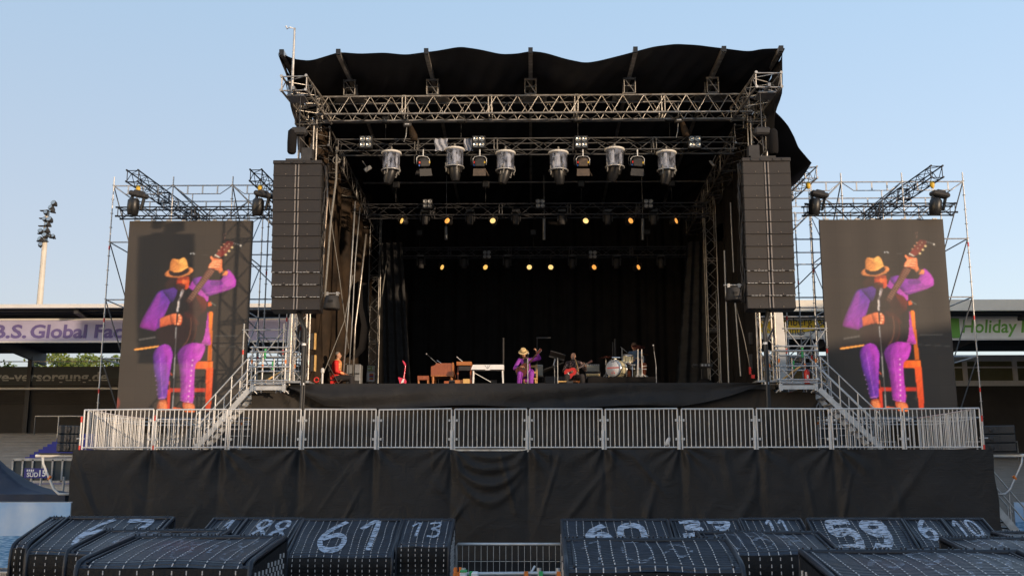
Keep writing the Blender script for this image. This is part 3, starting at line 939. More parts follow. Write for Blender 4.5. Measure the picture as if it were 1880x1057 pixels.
    def fl(u, v):
        k = v * (len(P3) - 1); i = min(int(k), len(P3) - 2); fr = k - i
        p = P3[i].lerp(P3[i + 1], fr)
        y = 32.0 + 9 * u
        x = 7.3 + (p.x - 7.3) * (1 - u) ** 1.5
        return V((x + .05 * math.sin(9 * u + 12 * v), y, p.z - .2 * u))
    mb = MB(); mb.grid(fl, 24, 60); mb.build('outer_sheet', 'roof_cloth', t)
stage()

# roof
def roof():
    t = thing('stage_roof', (0, 36, 14), 'black fabric stage roof stretched over grey rafters with rippling front edge', 'roof')
    e = [(511, 97), (540, 110), (570, 113), (600, 104), (622, 97), (660, 100), (705, 98), (745, 102), (782, 97), (800, 95), (845, 87), (880, 92), (920, 101), (950, 100), (974, 95), (1000, 98),
         (1040, 110), (1075, 117), (1100, 113), (1140, 103), (1166, 96), (1200, 87), (1240, 82), (1280, 84), (1310, 88), (1328, 90), (1350, 93), (1375, 96), (1400, 91), (1441, 90)]
    E3 = [W(a, b, 28.6) for a, b in e]
    xs = [p.x for p in E3]; zs = [p.z for p in E3]
    def edge(x):
        z = float(np.interp(x, xs, zs)); 
        return (z + float(np.interp(x - .12, xs, zs)) + float(np.interp(x + .12, xs, zs))) / 3
    x0, x1 = xs[0], xs[-1]
    def f(u, v):
        x = x0 + (x1 - x0) * u; y = 28.6 + 15 * v
        zb = 14.40 - 1.0 * max(0, v - .2)
        return V((x, y, zb + (edge(x) - 14.40) * math.exp(-v * 5) + .05 * v * math.sin(x * 4 + y * 2) - .22 * min(1, v * 6) * (.5 - .5 * math.cos(2 * PI * (x + 5.6) / 2.8)) * (1 + .3 * math.sin(y * 1.7 + x)) + .03 * min(1, v * 9) * math.sin(x * 11 + y * 3)))
    mb = MB(); mb.grid(f, 260, 60)
    mb.grid(lambda u, v: f(u, v) + V((0, 0, .02)), 160, 60)
    mb.build('canopy', 'roof_cloth', t)
    # side strips
    mb = MB()
    def ls(u, v):
        y = 28.62 + 14.5 * u
        zt = f(0, u).z
        dep = .95 + 1.2 * min(1, u / .12) + (4.5 * max(0, u - .22))
        # front lower edge cut along to the corner truss
        return V((x0 + .02 + .30 * v * (1 - u) + .04 * math.sin(y * 5 + v * 3), y, zt - dep * v))
    mb.grid(ls, 70, 14)
    def rs(u, v):
        y = 28.62 + 14.5 * u
        zt = f(1, u).z
        dep = 1.35 + 1.0 * min(1, u / .12) + (4.5 * max(0, u - .22))
        return V((x1 - .02 - .16 * v * (1 - u) + .04 * math.sin(y * 5 + v * 3), y, zt - dep * v))
    mb.grid(rs, 70, 14)
    mb.build('side_sheet', 'roof_cloth', t)
    # rafters
    for px_, py_, end in ((515, 100, 1), (622, 96, 0), (783, 95, 0), (974, 94, 0), (1166, 91, 0), (1328, 89, 0), (1436, 94, 1)):
        p = W(px_, py_ + 1, 28.55)
        mb = MB()
        a = V((p.x, 28.5, 14.30)); b = V((p.x, 31.6, 14.34)); b2 = V((p.x, 43.2, 13.5))
        if end: a.x *= .993; b.x *= .99; b2.x *= .99
        mb.tube(b, b2, .07, n=4)
        mb.box((0, 0, 0), (.12, (b - a).length, .16), 0, Matrix.Translation((a + b) / 2) @ Euler((math.atan2(b.z - a.z, b.y - a.y), 0, 0)).to_matrix().to_4x4())
        mb.build('rafter', 'alu', t)
        mb = MB(); mb.box((a.x, 28.46, 14.31), (.13, .06, .17)); mb.build('rafter_end_cap', 'black_metal', t)
        if not end:
            mb = MB(); mb.truss((p.x, 30.6, 13.74), (p.x, 30.6, 14.24), .34, .42, .022, .014, .5, up=V((0, 1, 0)))
            mb.box((p.x, 30.72, 13.72), (1.0, .5, .04)); mb.box((p.x, 30.43, 14.22), (.40, .05, .06)); mb.box((p.x, 30.6, 14.0), (.30, .3, .03))
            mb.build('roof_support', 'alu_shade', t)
    # purlins
    for y in (33.5, 36.5, 39.5):
        mb = MB(); z = 14.25 - .9 * (y - 28.6) / 15; mb.tube((-7.2, y, z), (7.2, y, z), .04); mb.build('purlin', 'alu_shade', t)
roof()

# main structural trusses: one thing each
def beam(name, a, b, w, h, ms, label, cat='truss', rc=.03, rb=.016, bay=.5, group=None, up=V((0, 0, 1)), plates=True, zig=1):
    a = V(a); b = V(b)
    t = thing(name, ((a + b) / 2), label, cat, group)
    d = (b - a).normalized()
    side = d.cross(up).normalized(); u2 = side.cross(d).normalized()
    mb = MB()
    for i, j in ((-1, -1), (1, -1), (1, 1), (-1, 1)):
        c = side * (w / 2 * i) + u2 * (h / 2 * j); mb.tube(a + c, b + c, rc, n=8)
    mb.build('chord', ms, t)
    mb = MB(); L = (b - a).length; k = max(2, round(L / bay)); st = L / k
    cs = [side * (w / 2 * i) + u2 * (h / 2 * j) for i, j in ((-1, -1), (1, -1), (1, 1), (-1, 1))]
    for q in range(4):
        c0, c1 = cs[q], cs[(q + 1) % 4]
        for i in range(k):
            p, r = a + d * (st * i), a + d * (st * (i + 1))
            if (i + q * zig) % 2 == 0: mb.tube(p + c0, r + c1, rb, n=5, caps=False)
            else: mb.tube(p + c1, r + c0, rb, n=5, caps=False)
    mb.build('lacing', ms, t)
    if plates:
        n = max(1, round(L / 2.6))
        for i in range(n + 1):
            mb = MB()
            for off in ((-.05, .05) if 0 < i < n else ((.03,) if i == 0 else (-.03,))):
                p = a + d * (L * i / n + off)
                for q in range(4): mb.tube(p + cs[q], p + cs[(q + 1) % 4], rb * 1.25, n=5, caps=False)
            for q in range(4):
                p = a + d * (L * i / n)
                mb.tube(p + cs[q] - d * .05, p + cs[q] + d * .05, rc * 1.35, n=8)
            mb.build('end_frame', ms, t)
    return t
zt, zb = 13.69, 13.13
beam('roof_truss', (-6.55, 30.72, (zt + zb) / 2), (6.72, 30.72, (zt + zb) / 2), .62, zt - zb, 'alu', 'silver box truss spanning the whole stage opening just under the roof edge', rc=.032, rb=.015, bay=.325, zig=0)
for s, pa in ((-1, 541), (1, 1410)):
    q = W(pa, 152, 28.3)
    xc = -6.95 if s < 0 else 7.02
    t = beam('cantilever_truss', (q.x, 28.2, 13.26), (q.x + (.12 if s < 0 else -.12), 31.3, 13.36), .72, .42, 'alu',
             'short silver truss jutting forward above the %s loudspeaker column' % ('left' if s < 0 else 'right'), rc=.032, rb=.017, bay=.42)
    mb = MB(); mb.box((q.x, 28.75, 13.0), (.5, .6, .05)); mb.box((q.x, 28.6, 13.1), (.08, .9, .1)); mb.build('hoist_plate', 'alu_shade', t)
    c = beam('tower_truss', (xc, 31.0, DECK), (xc, 31.0, 13.05), .45, .45, 'alu',
             'tall %s truss tower carrying the front of the stage roof' % ('left' if s < 0 else 'right'), 'truss tower', rc=.028, rb=.015, bay=.5, up=V((0, 1, 0)))
    mb = MB(); mb.box((xc, 31.0, DECK + .03), (.8, .8, .06)); mb.build('base_plate', 'galv_dull', c)
    mb = MB(); mb.truss((xc, 31.0, 12.9), (xc, 31.0, 13.75), .66, .66, .03, .016, .42, up=V((0, 1, 0))); mb.build('sleeve_block', 'alu_shade', c)
    yb = 41.0 if s < 0 else 38.0; xb = -6.28 if s < 0 else 6.68
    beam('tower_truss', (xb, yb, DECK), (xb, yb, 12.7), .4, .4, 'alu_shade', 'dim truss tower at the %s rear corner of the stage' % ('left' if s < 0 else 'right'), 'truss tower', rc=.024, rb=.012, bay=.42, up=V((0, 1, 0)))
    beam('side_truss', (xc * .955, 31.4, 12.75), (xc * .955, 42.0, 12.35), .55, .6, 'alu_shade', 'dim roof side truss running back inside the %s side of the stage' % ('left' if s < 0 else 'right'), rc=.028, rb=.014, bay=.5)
# lighting trusses
z0, z1 = W(980, 275, 31.3).z, W(980, 254, 31.3).z
T1Z = z0
beam('lighting_truss', (-6.08, 31.55, (z0 + z1) / 2), (6.38, 31.55, (z0 + z1) / 2), .5, z1 - z0, 'alu_dark', 'front lighting truss carrying the clear plastic covered moving lights', rc=.024, rb=.012, bay=.5)
z0, z1 = W(980, 393, 35.5).z, W(980, 373, 35.5).z
T2Z = z0
beam('lighting_truss', (-5.9, 35.8, (z0 + z1) / 2), (6.2, 35.8, (z0 + z1) / 2), .5, z1 - z0, 'truss_dim', 'middle lighting truss with a row of amber lamps deep in the stage', rc=.024, rb=.012, bay=.5)
z0, z1 = W(980, 474, 40.5).z, W(980, 459, 40.5).z
T3Z = z0
beam('lighting_truss', (-5.6, 40.2, (z0 + z1) / 2), (6.35, 40.2, (z0 + z1) / 2), .42, z1 - z0, 'truss_dim', 'rear lowest lighting truss in front of the black backdrop', rc=.022, rb=.011, bay=.45)
# chain hoist cables of the lighting trusses
k = 0
for (y, z0_, xs_) in ((31.55, 12.7, (-4.6, -2.2, 1.5, 4.4)), (35.8, 11.8, (-4.8, -1.6, 1.8, 5.0)), (40.2, 11.1, (-4.4, 0.1, 4.6))):
    for x in xs_:
        mb = MB(); mb.tube((x, y, z0_), (x, y, z0_ + .75), .012); mb.build
        k_ = xs_.index(x)
        t = thing('chain_hoist', (x, y, z0_), '%s small black chain hoist from the left above the %s lighting truss' % (['first', 'second', 'third', 'fourth'][k_], 'front' if y < 33 else 'middle' if y < 38 else 'rear'), 'hoist', 'chain hoists above the lighting trusses')
        mb.build('chain', 'black_metal', t)
        m2 = MB(); m2.bbox((x, y, z0_ + .62), (.26, .2, .24), .03); m2.build('motor', 'black_metal', t)

# weather mast on the left corner
p0 = W(537, 150, 28.4); p1 = W(536, 52, 28.4)
t = thing('wind_mast', p0, 'thin grey pole with a small wind gauge on the left roof corner', 'mast')
mb = MB(); mb.tube((p0.x, 28.4, p0.z - .4), (p0.x, 28.4, p1.z), .045, .03, n=8); mb.build('pole', 'alu', t)
mb = MB(); mb.path([(p0.x, 28.4, p1.z - .02), (p0.x - .12, 28.4, p1.z + .02), (p0.x - .2, 28.4, p1.z)], .015)
for a in (0, 2.1, 4.2): mb.ell((p0.x - .2 + .07 * math.cos(a), 28.4 + .07 * math.sin(a), p1.z + .02), .03, n=8, m=6)
mb.build('anemometer', 'white', t)

# cream props beside the towers (leaning)
for s, a, b in ((-1, (543, 575), (531, 702)), (1, (1426, 572), (1438, 700))):
    Y = 33.6
    p = W(*a, Y); q = W(*b, Y)
    mb = MB(); d = p - q
    top = q + d * 1.35
    X = Matrix.Translation((q + top) / 2) @ d.to_track_quat('Z', 'Y').to_matrix().to_4x4()
    mb.bbox((0, 0, 0), (.34, .3, (top - q).length), .02, 0, X)
    mb.box((q.x, q.y, DECK + .03), (.7, .7, .06)); 
    one('leaning_prop', mb, 'paint_white', 'cream painted flat post leaning beside the %s truss tower' % ('left' if s < 0 else 'right'), 'post')

# scaffold behind the props (visible between the screens and the stage)
RED = (1, .1, .1)
def standard(mb, x, y, z0, z1, first=0.25, r=.024, marks=()):
    mb.tube((x, y, z0), (x, y, z1), r, n=8)
    z = z0 + first
    while z < z1:
        mb.tube((x, y, z - .006), (x, y, z + .006), r * 2.3, n=8); z += .5
    for m_ in marks: mb.tube((x, y, m_ - .07), (x, y, m_ + .07), r * 1.25, n=8, mi=1)
def scaffold(side):
    L = side < 0
    sgn = side
    t = thing('scaffold_tower', (sgn * 11.5, 35.6, PLAT), 'tall galvanised scaffold tower standing behind the %s video screen' % ('left' if L else 'right'), 'scaffold tower')
    xo = W(209, 341, 34.6).x if L else W(1768, 335, 34.6).x
    xs_ = [xo - sgn * 2.07 * k for k in range(4)]
    ys_ = [34.6, 36.67, 38.74]
    ztop = 12.1
    xe = W(490, 480, 34.6).x if L else W(1493, 480, 34.6).x
    for i, x in enumerate(xs_):
        for j, y in enumerate(ys_):
            mb = MB(); standard(mb, x, y, PLAT, ztop + (.32 if j == 0 else .3), marks=(5.0 + .4 * ((i + j) % 3), 7.4, 9.9) if j < 2 else ())
            mb.build('standard', ['galv', 'red'], t)
    for y in (34.6, 36.67):
        mb = MB(); standard(mb, xe, y, PLAT, 11.6, marks=(9.0, 4.6)); mb.build('standard', ['galv', 'red'], t)
    levels = [12.1 - 2.0 * k for k in range(5)]
    allx = sorted(xs_ + [xe])
    for zi, z in enumerate(levels):
        for j, y in enumerate(ys_):
            mb = MB(); mb.tube((min(allx), y, z), (max(allx), y, z), .024, n=6)
            if zi == 0:
                # lattice ledger
                for i in range(3):
                    a_, b_ = xs_[i], xs_[i + 1]
                    l_ = b_ - a_
                    mb.path([(a_, y, z), (a_ + l_ * .2, y, z - .30), (a_ + l_ * .8, y, z - .30), (b_, y, z)], .018, 5)
                    for q in (.25, .5, .75):
                        mb.box((a_ + l_ * q, y, z - .15), (.05, .02, .26))
            mb.build('ledger', 'galv', t)
        mb = MB()
        for x in xs_: mb.tube((x, ys_[0], z), (x, ys_[-1], z), .024, n=6)
        mb.build('transom', 'galv', t)
    k = 0
    for z in levels[:-1]:
        for x in (xs_[0], xs_[2]):
            for yi in range(2):
                a_, b_ = (ys_[yi], ys_[yi + 1])
                if k % 2: a_, b_ = b_, a_
                mb = MB(); mb.tube((x, a_, z), (x, b_, z - 2.0), .022, n=6); mb.build('diagonal_brace', 'galv_dull', t)
                k += 1
        for i in range(3):
            x = xs_[i]; x2 = xs_[i + 1]
            if (k + i) % 2: x, x2 = x2, x
            mb = MB(); mb.tube((x, ys_[1] if i < 2 else ys_[0], z), (x2, ys_[1] if i < 2 else ys_[0], z - 2.0), .022, n=6); mb.build('diagonal_brace', 'galv_dull', t)
    # raking braces at the top
    for i in range(1, 4):
        mb = MB(); mb.tube((xs_[i], 34.6, 12.1), (xs_[i] - sgn * 1.2 * (1), 36.6, 10.9), .022); mb.build('diagonal_brace', 'galv_dull', t)
    return t
scaffold(-1); scaffold(1)

def side_access(side):
    """low scaffold beside the stage behind the landing"""
    L = side < 0; sg = side
    t = thing('access_scaffold', (sg * 8.6, 33.2, PLAT), 'low galvanised scaffold filling the gap between stage and %s screen' % ('left' if L else 'right'), 'scaffold')
    xs_ = [sg * 7.75, sg * 9.0] if L else [sg * 7.9, sg * 9.15]
    for x in xs_:
        for y in (32.2, 34.0):
            mb = MB(); standard(mb, x, y, PLAT, 6.9, marks=(6.0, 4.2)); mb.build('standard', ['galv_dull', 'red'], t)
    for z in (6.7, 5.0):
        for y in (32.2, 34.0):
            mb = MB(); mb.tube((xs_[0] - sg * .1, y, z), (xs_[1] + sg * .05, y, z), .022); mb.build('ledger', 'galv_dull', t)
    for (a, b) in (((xs_[0], 32.2, 6.7), (xs_[1], 32.2, 5.0)), ((xs_[1], 32.2, 6.7), (xs_[0], 32.2, 5.0)), ((xs_[1], 34.0, 6.7), (xs_[0], 34.0, 5.0)),
                   ((xs_[0], 34, 5.0), (xs_[1], 34.0, PLAT)), ((xs_[1], 32.2, 5.0), (xs_[0], 32.2, PLAT)), ((xs_[1], 32.2, 5.0), (xs_[1], 34.0, 6.7))):
        mb = MB(); mb.tube(a, b, .022); mb.build('diagonal_brace', 'galv_dull', t)
side_access(-1); side_access(1)

# landings and stairs
def landing(side):
    L = side < 0; sg = side
    xi = sg * 7.2; xo = sg * (8.22 if L else 8.30)
    t = thing('landing', ((xi + xo) / 2, 31, DECK - .3), 'small scaffold landing with handrails at the head of the %s stairs' % ('left' if L else 'right'), 'landing')
    mb = MB(); mb.box(((xi + xo) / 2, 31.1, DECK - .1), (abs(xo - xi), 1.3, .05)); mb.build('floor_board', 'deck_ply', t)
    mb = MB(); mb.box(((xi + xo) / 2, 30.42, DECK - .17), (abs(xo - xi), .06, .12)); mb.tube((xi, 30.4, DECK - .02), (xo, 30.4, DECK - .02), .024)
    for x in (xi + sg * .04, xo - sg * .04):
        mb.box((x, 30.42, DECK - .17), (.1, .09, .2)); mb.tube((x, 30.42, DECK - .2), (x + sg * -.12, 30.5, DECK - .32), .02)
    mb.build('edge_beam', 'galv', t)
    for x in (xi + sg * .03, xo):
        for y in (30.42, 31.65):
            mb = MB(); mb.tube((x, y, DECK - .3), (x, y, DECK + 1.05), .024, n=8)
            mb.tube((x, y, DECK + .55), (x, y, DECK + .66), .03, n=8, mi=1)
            mb.build('rail_post', ['galv', 'orange'], t)
    for y in (30.42, 31.65):
        for z in (DECK + .05, DECK + .45, DECK + .9, DECK + 1.03):
            mb = MB(); mb.tube((xi - sg * .1, y, z), (xo + sg * .08, y, z), .022, n=8)
            for x in (xi, xo): mb.tube((x - .04, y, z), (x + .04, y, z), .04, n=8)
            mb.build('handrail', 'galv', t)
    mb = MB(); xm = (xi + xo) / 2
    mb.tube((xm, 31.0, DECK), (xm, 31.0, DECK + .75), .022); mb.tube((xm, 31.0, DECK + .1), (xi, 31.65, DECK + .9), .02)
    mb.tube((xm + sg * .2, 31.65, DECK + .5), (xm + sg * .2, 31.65, DECK + .75), .035, mi=1); mb.tube((xo - sg * .15, 31.3, DECK + .8), (xo - sg * .15, 31.3, DECK + 1.1), .035, mi=1)
    mb.tube((xm - .3, 31.2, DECK + .1), (xm + .35, 31.4, DECK + .55), .03, mi=2)
    mb.build('brace', ['galv', 'green', 'wood_pale'], t)
    # stairs
    s = thing('staircase', (xo + sg * 1.1, 31, PLAT), 'galvanised staircase with sloping handrails descending from the %s landing' % ('left' if L else 'right'), 'stairs')
    x0, z0 = xo + sg * .05, DECK - .1; x1 = xo + sg * (1.55 if L else 1.75); z1 = PLAT - .02
    for y in (30.42, 31.3):
        mb = MB(); a = V((x0, y, z0 - .12)); b = V((x1, y, z1 + .1)); d = b - a
        X = Matrix.Translation((a + b) / 2) @ Euler((0, -math.atan2(d.z, d.x), 0)).to_matrix().to_4x4()
        mb.box((0, 0, 0), (d.length, .05, .15), 0, X); mb.build('stringer', 'galv', s)
        for hz in (1.0, .62):
            mb = MB(); off = V((0, 0, hz)); mb.path([a + off + V((-sg * .1, 0, 0)), a + off, b + off, b + off + V((sg * .08, 0, -.25))], .022, 8); mb.build('handrail', 'galv', s)
        for k in range(4):
            p = a.lerp(b, .05 + .3 * k); mb = MB(); mb.tube(p, p + V((0, 0, 1.0)), .02, n=8); mb.build('baluster', 'galv', s)
    n = 9
    for k in range(n):
        p = V((x0, 30.86, z0 - .12)).lerp(V((x1, 30.86, z1 + .1)), (k + .5) / n)
        mb = MB(); mb.box((p.x, p.y, p.z + .05), (.24, .84, .04)); mb.build('tread', 'galv', s)
landing(-1); landing(1)

# ================================================================== BARRIERS
bx = [(148, 276), (282, 412), (419, 549), (556, 688), (694, 828), (834, 967), (973, 1107), (1113, 1246), (1254, 1387), (1393, 1526), (1532, 1660), (1666, 1806)]
ords = ['first', 'second', 'third', 'fourth', 'fifth', 'sixth', 'seventh', 'eighth', 'ninth', 'tenth', 'eleventh', 'twelfth']
def barrier(a, b, label, group, z0=PLAT + .02, H=1.08, tall=None, name='crowd_barrier', n=None):
    a = V(a); b = V(b)
    t = thing(name, ((a.x + b.x) / 2, (a.y + b.y) / 2, z0), label, 'barrier', group)
    L = (b - a).length
    H0 = H
    mb = MB()
    o = random.uniform(-.012, .012)
    A = a + V((0, 0, H0 + o)); B = b + V((0, 0, H0 - o))
    mb.tube(A, B, .023, n=8); mb.build('top_rail', 'barrier_grey', t)
    mb = MB(); mb.tube(a + V((0, 0, .06)), b + V((0, 0, .06)), .02, n=8); mb.build('bottom_rail', 'barrier_grey', t)
    k = n or max(4, round(L / .118))
    for i in range(k + 1):
        p = a.lerp(b, i / k); edge = i in (0, k)
        bend = V((random.gauss(0, .006), 0, 0)) if not edge else V((0, 0, 0))
        mb = MB(); mb.tube(p + V((0, 0, .0 if edge else .06)), p + bend + V((0, 0, H0 + (0 if edge else -.01))), .023 if edge else .013, n=6)
        mb.build('end_post' if edge else 'bar', 'barrier_grey', t)
    return t
for i, (p0, p1) in enumerate(bx):
    a = W(p0, 823, YP); b = W(p1, 823, YP)
    barrier((a.x, YP + .08, PLAT), (b.x, YP + .08, PLAT), '%s grey steel barrier panel from the left along the platform front' % ords[i], 'barrier panels along the platform front')
# posts between them
for i in range(11):
    px_ = (bx[i][1] + bx[i + 1][0]) / 2
    p = W(px_, 823, YP)
    t = thing('scaffold_post', (p.x, YP + .1, PLAT), 'short scaffold post clamped between the %s and %s barrier panels' % (ords[i], ords[i + 1]), 'post', 'posts between the barrier panels')
    mb = MB(); mb.tube((p.x, YP + .1, PLAT - .25), (p.x, YP + .1, PLAT + .9), .024, n=8)
    if i < 1: mb.tube((p.x, YP + .1, PLAT + .78), (p.x, YP + .1, PLAT + .92), .027, n=8, mi=1); mb.tube((p.x, YP + .1, PLAT - .0), (p.x, YP + .1, PLAT + .12), .03, n=8, mi=1)
    mb.build('tube', ['galv', 'red'], t)
    mb = MB()
    for z in (.78, .28):
        mb.tube((p.x - .11, YP + .1, PLAT + z), (p.x + .11, YP + .1, PLAT + z), .014)
        for s in (-1, 1): mb.box((p.x + s * .1, YP + .07, PLAT + z), (.05, .07, .06))
    mb.build('clamp', 'galv', t)
    if i > 1:
        mb = MB(); mb.bbox((p.x - .04, YP + .06, PLAT + .26), (.07, .05, .52), .01); mb.build('bracket', 'barrier_grey', t)
for s, px_ in ((-1, 143), (1, 1810)):
    p = W(px_, 823, YP)
    t = thing('scaffold_post', (p.x, YP + .1, PLAT), 'red banded scaffold post at the %s corner of the platform rail' % ('left' if s < 0 else 'right'), 'post')
    mb = MB(); mb.tube((p.x, YP + .1, PLAT - .35), (p.x, YP + .1, PLAT + .9), .024, n=8)
    mb.tube((p.x, YP + .1, PLAT + .74), (p.x, YP + .1, PLAT + .9), .029, n=8, mi=1); mb.tube((p.x, YP + .1, PLAT - .02), (p.x, YP + .1, PLAT + .12), .03, n=8, mi=1)
    mb.tube((p.x - .1, YP + .1, PLAT + .3), (p.x + .12, YP + .1, PLAT + .3), .016)
    mb.build('tube', ['galv', 'red'], t)
# side runs going back
for s in (-1, 1):
    x = W(150 if s < 0 else 1802, 823, YP).x
    w = 'left' if s < 0 else 'right'
    barrier((x, YP + .25, PLAT), (x + .05 * s, YP + 2.25, PLAT), 'barrier panel running back from the front %s corner of the platform' % w, 'barrier panels along the platform ends')
    barrier((x + .05 * s, YP + 2.35, PLAT), (x - .02 * s, YP + 4.35, PLAT), 'second barrier panel back along the %s end of the platform' % w, 'barrier panels along the platform ends')
    barrier((x - s * .15, YP + 4.5, PLAT), (x - s * 2.15, YP + 4.5, PLAT), 'barrier panel across the back of the platform beside the %s end run' % w, 'barrier panels across the platform back')
    xx = x - s * 2.5
    t = thing('guard_rail', (xx - s * 1.2, YP + 3.4, PLAT), 'low tubular guard rail on the platform below the %s screen' % w, 'railing')
    mb = MB()
    for z in (.2, .72, .95): mb.tube((xx, YP + 3.4, PLAT + z), (xx - s * 2.6, YP + 3.4, PLAT + z), .022, n=8)
    mb.build('rail', 'galv', t)
    for k in range(4):
        mb = MB(); q = xx - s * 2.6 * k / 3; mb.tube((q, YP + 3.4, PLAT), (q, YP + 3.4, PLAT + 1.0), .024, n=8); mb.tube((q, YP + 3.4, PLAT + .84), (q, YP + 3.4, PLAT + .92), .03, n=8, mi=1); mb.build('post', ['galv', 'orange'], t)
    # black cases under the screens
    for k in range(3):
        cx = x - s * (1.6 + 1.35 * k)
        t = thing('flight_case', (cx, 34.0, PLAT), ['outermost', 'middle', 'innermost'][k] + ' black flight case on the platform under the %s screen' % w, 'flight case', 'black cases under the screens')
        h = .75 + .12 * ((k + (s > 0)) % 2)
        mb = MB(); mb.bbox((cx, 34.0, PLAT + h / 2 + .08), (1.15, .6, h), .02); mb.build('body', 'dark_case', t)
        mb = MB()
        for q in (-.55, .55): mb.box((cx + q, 33.69, PLAT + h / 2 + .08), (.03, .02, h))
        mb.box((cx, 33.69, PLAT + h * .7), (1.14, .02, .025)); mb.build('edging', 'galv_dull', t)
        for q in (-.4, .4):
            mb = MB(); X = Matrix.Translation((cx + q, 33.8, PLAT + .04)) @ Euler((0, PI / 2, 0)).to_matrix().to_4x4(); mb.lathe([(.04, -.02), (.04, .02)], X, 10); mb.build('castor', 'black_metal', t)
# white balloon / cup caught on the rail
p = W(1226, 810, YP + .3)
mb = MB(); mb.ell(p, (.055, .03, .13), R=Euler((0, .4, 0)).to_matrix()); one('white_bag', mb, 'white', 'small crumpled white plastic bag behind the eighth barrier panel', 'bag')

# ================================================================== LINE ARRAYS
def line_array(s):
    w = 'left' if s < 0 else 'right'
    xa, xb = (W(502, 293, 28.3).x, W(590, 293, 28.3).x) if s < 0 else (W(1363, 292, 28.3).x, W(1451, 292, 28.3).x)
    cx = (xa + xb) / 2; wd = xb - xa
    zt, zb = 11.0, 6.70
    t = thing('line_array', (cx, 28.55, zb), 'tall %s column of twelve stacked loudspeaker cabinets hanging beside the stage' % w, 'loudspeaker')
    mb = MB(); mb.bbox((cx, 28.55, zt - .06), (wd + .02, .5, .11), .012)
    for q in (-.42, -.15, .2, .45): mb.box((cx + q, 28.29, zt - .06), (.05, .02, .06), 1)
    mb.build('flying_frame', ['speaker_brown', 'speaker_edge'], t)
    h = (zt - .12 - zb) / 12
    for k in range(12):
        zc = zt - .12 - h * (k + .5)
        dx = (.010 if s < 0 else .002) * k * (-s) * (1 if s < 0 else -1)
        tilt = -.012 * max(0, k - 3)
        X = Matrix.Translation((cx + dx * .5, 28.55 + .0015 * k * k, zc)) @ Euler((tilt, 0, 0)).to_matrix().to_4x4()
        mb = MB()
        mb.bbox((0, .03, 0), (wd, .44, h - .005), .008, 0, X)
        cab = mb.build('speaker_cabinet', 'speaker_edge', t)
        mb = MB()
        for sg in (-1, 1):
            # grille panels angled slightly towards the slot
            g0, g1 = (.065, wd / 2 - .012)
            hh = h / 2 - .006
            vs = [(sg * g0, -.215, -hh), (sg * g1, -.235, -hh), (sg * g1, -.235, hh), (sg * g0, -.215, hh),
                  (sg * g0, -.19, -hh), (sg * g1, -.19, -hh), (sg * g1, -.19, hh), (sg * g0, -.19, hh)]
            mb.add(vs, [(0, 1, 2, 3), (0, 4, 5, 1), (3, 2, 6, 7), (0, 3, 7, 4), (1, 5, 6, 2)], 0, False, X)
        mb.build('grille', 'speaker_brown', cab)
        mb = MB()
        for sg in (-1, 1):
            mb.box((sg * .045, -.21, 0), (.034, .05, h - .03), 0, X)
            mb.ell(X @ V((sg * .32, -.238, -h / 2 + .05)), (.013, .008, .013), n=8, m=6)
            mb.box((sg * (wd / 2 + .012), -.1, -h / 2 + .06), (.025, .05, .03), 1, X)
            mb.box((sg * (wd / 2 + .012), .1, h / 2 - .06), (.025, .05, .03), 1, X)
        if k in (8, 9, 10): 
            for i in range(14):
                if (i * 7 + k) % 5 != 0: mb.box((-wd / 2 + .06 + i * wd / 14, -.236, -h / 2 + .006), (wd / 18, .01, .008), 2, X)
        mb.build('hardware', ['speaker_metal', 'speaker_edge', 'white'], cab)
    # trailing cable bunch behind inner edge
    mb = MB(); rnd = random.Random(5)
    xi = cx - s * (wd / 2 + .05)
    for k in range(5):
        pts = [(xi + rnd.uniform(-.05, .05), 28.6 + rnd.uniform(-.1, .15), zt - .1 - i * (zt - zb) / 14) for i in range(14)]
        mb.path(pts, .016, 5)
    mb.build('cable_bunch', 'speaker_edge', t)
    # hoist above
    mx = W(548 if s < 0 else 1400, 240, 28.4)
    h_ = thing('chain_hoist', (cx, 28.5, 11.1), 'black chain hoist and hanging bag above the %s loudspeaker column' % w, 'hoist')
    mb = MB(); mb.bbox((mx.x, 28.5, mx.z), (.44, .3, .22), .05); mb.build('motor', 'dark_case', h_)
    mb = MB(); mb.tube((mx.x, 28.5, mx.z), (mx.x, 28.5, 13.1), .018); mb.path([(mx.x, 28.5, mx.z - .1), (mx.x, 28.5, 11.55), (mx.x + .02, 28.5, 11.35), (mx.x + .02, 28.5, 11.05)], .022); mb.build('chain', 'black_metal', h_)
    mb = MB(); b0 = W(536 if s < 0 else 1420, 248, 28.4)
    mb.lathe([(.06, .3), (.13, .22), (.14, -.1), (.13, -.38), (.09, -.44)] , Matrix.Translation((b0.x, 28.45, b0.z - .1)), 12)
    mb.build('chain_bag', 'black_cloth', h_)
    mb = MB(); mb.box((mx.x - s * .25, 28.6, 11.25), (.3, .3, .32)); mb.box((mx.x, 28.5, 11.05), (.7, .1, .08)); mb.build('pick_up_frame', 'dark_case', h_)
    # cable drop to the platform
    cxp = W(553 if s < 0 else 1409, 700, 28.6).x
    mb = MB()
    pts = [(cx - s * .02, 28.8, 6.8), (cxp, 28.75, 6.2), (cxp + .01, 28.7, 5.0), (cxp, 28.7, 4.0), (cxp, 28.65, PLAT + .02)]
    mb.path(pts, .045, 8); mb.path([(p[0] + .06, p[1] + .03, p[2]) for p in pts], .03, 6)
    for z in (5.75, 4.65): mb.tube((cxp + .01, 28.72, z), (cxp + .01, 28.72, z + .06), .06, n=8, mi=1)
    mb.path([(cxp + s * .45, 29.6, 6.3), (cxp + s * .2, 29.3, 5.9), (cxp, 28.8, 5.6)], .025, 6)
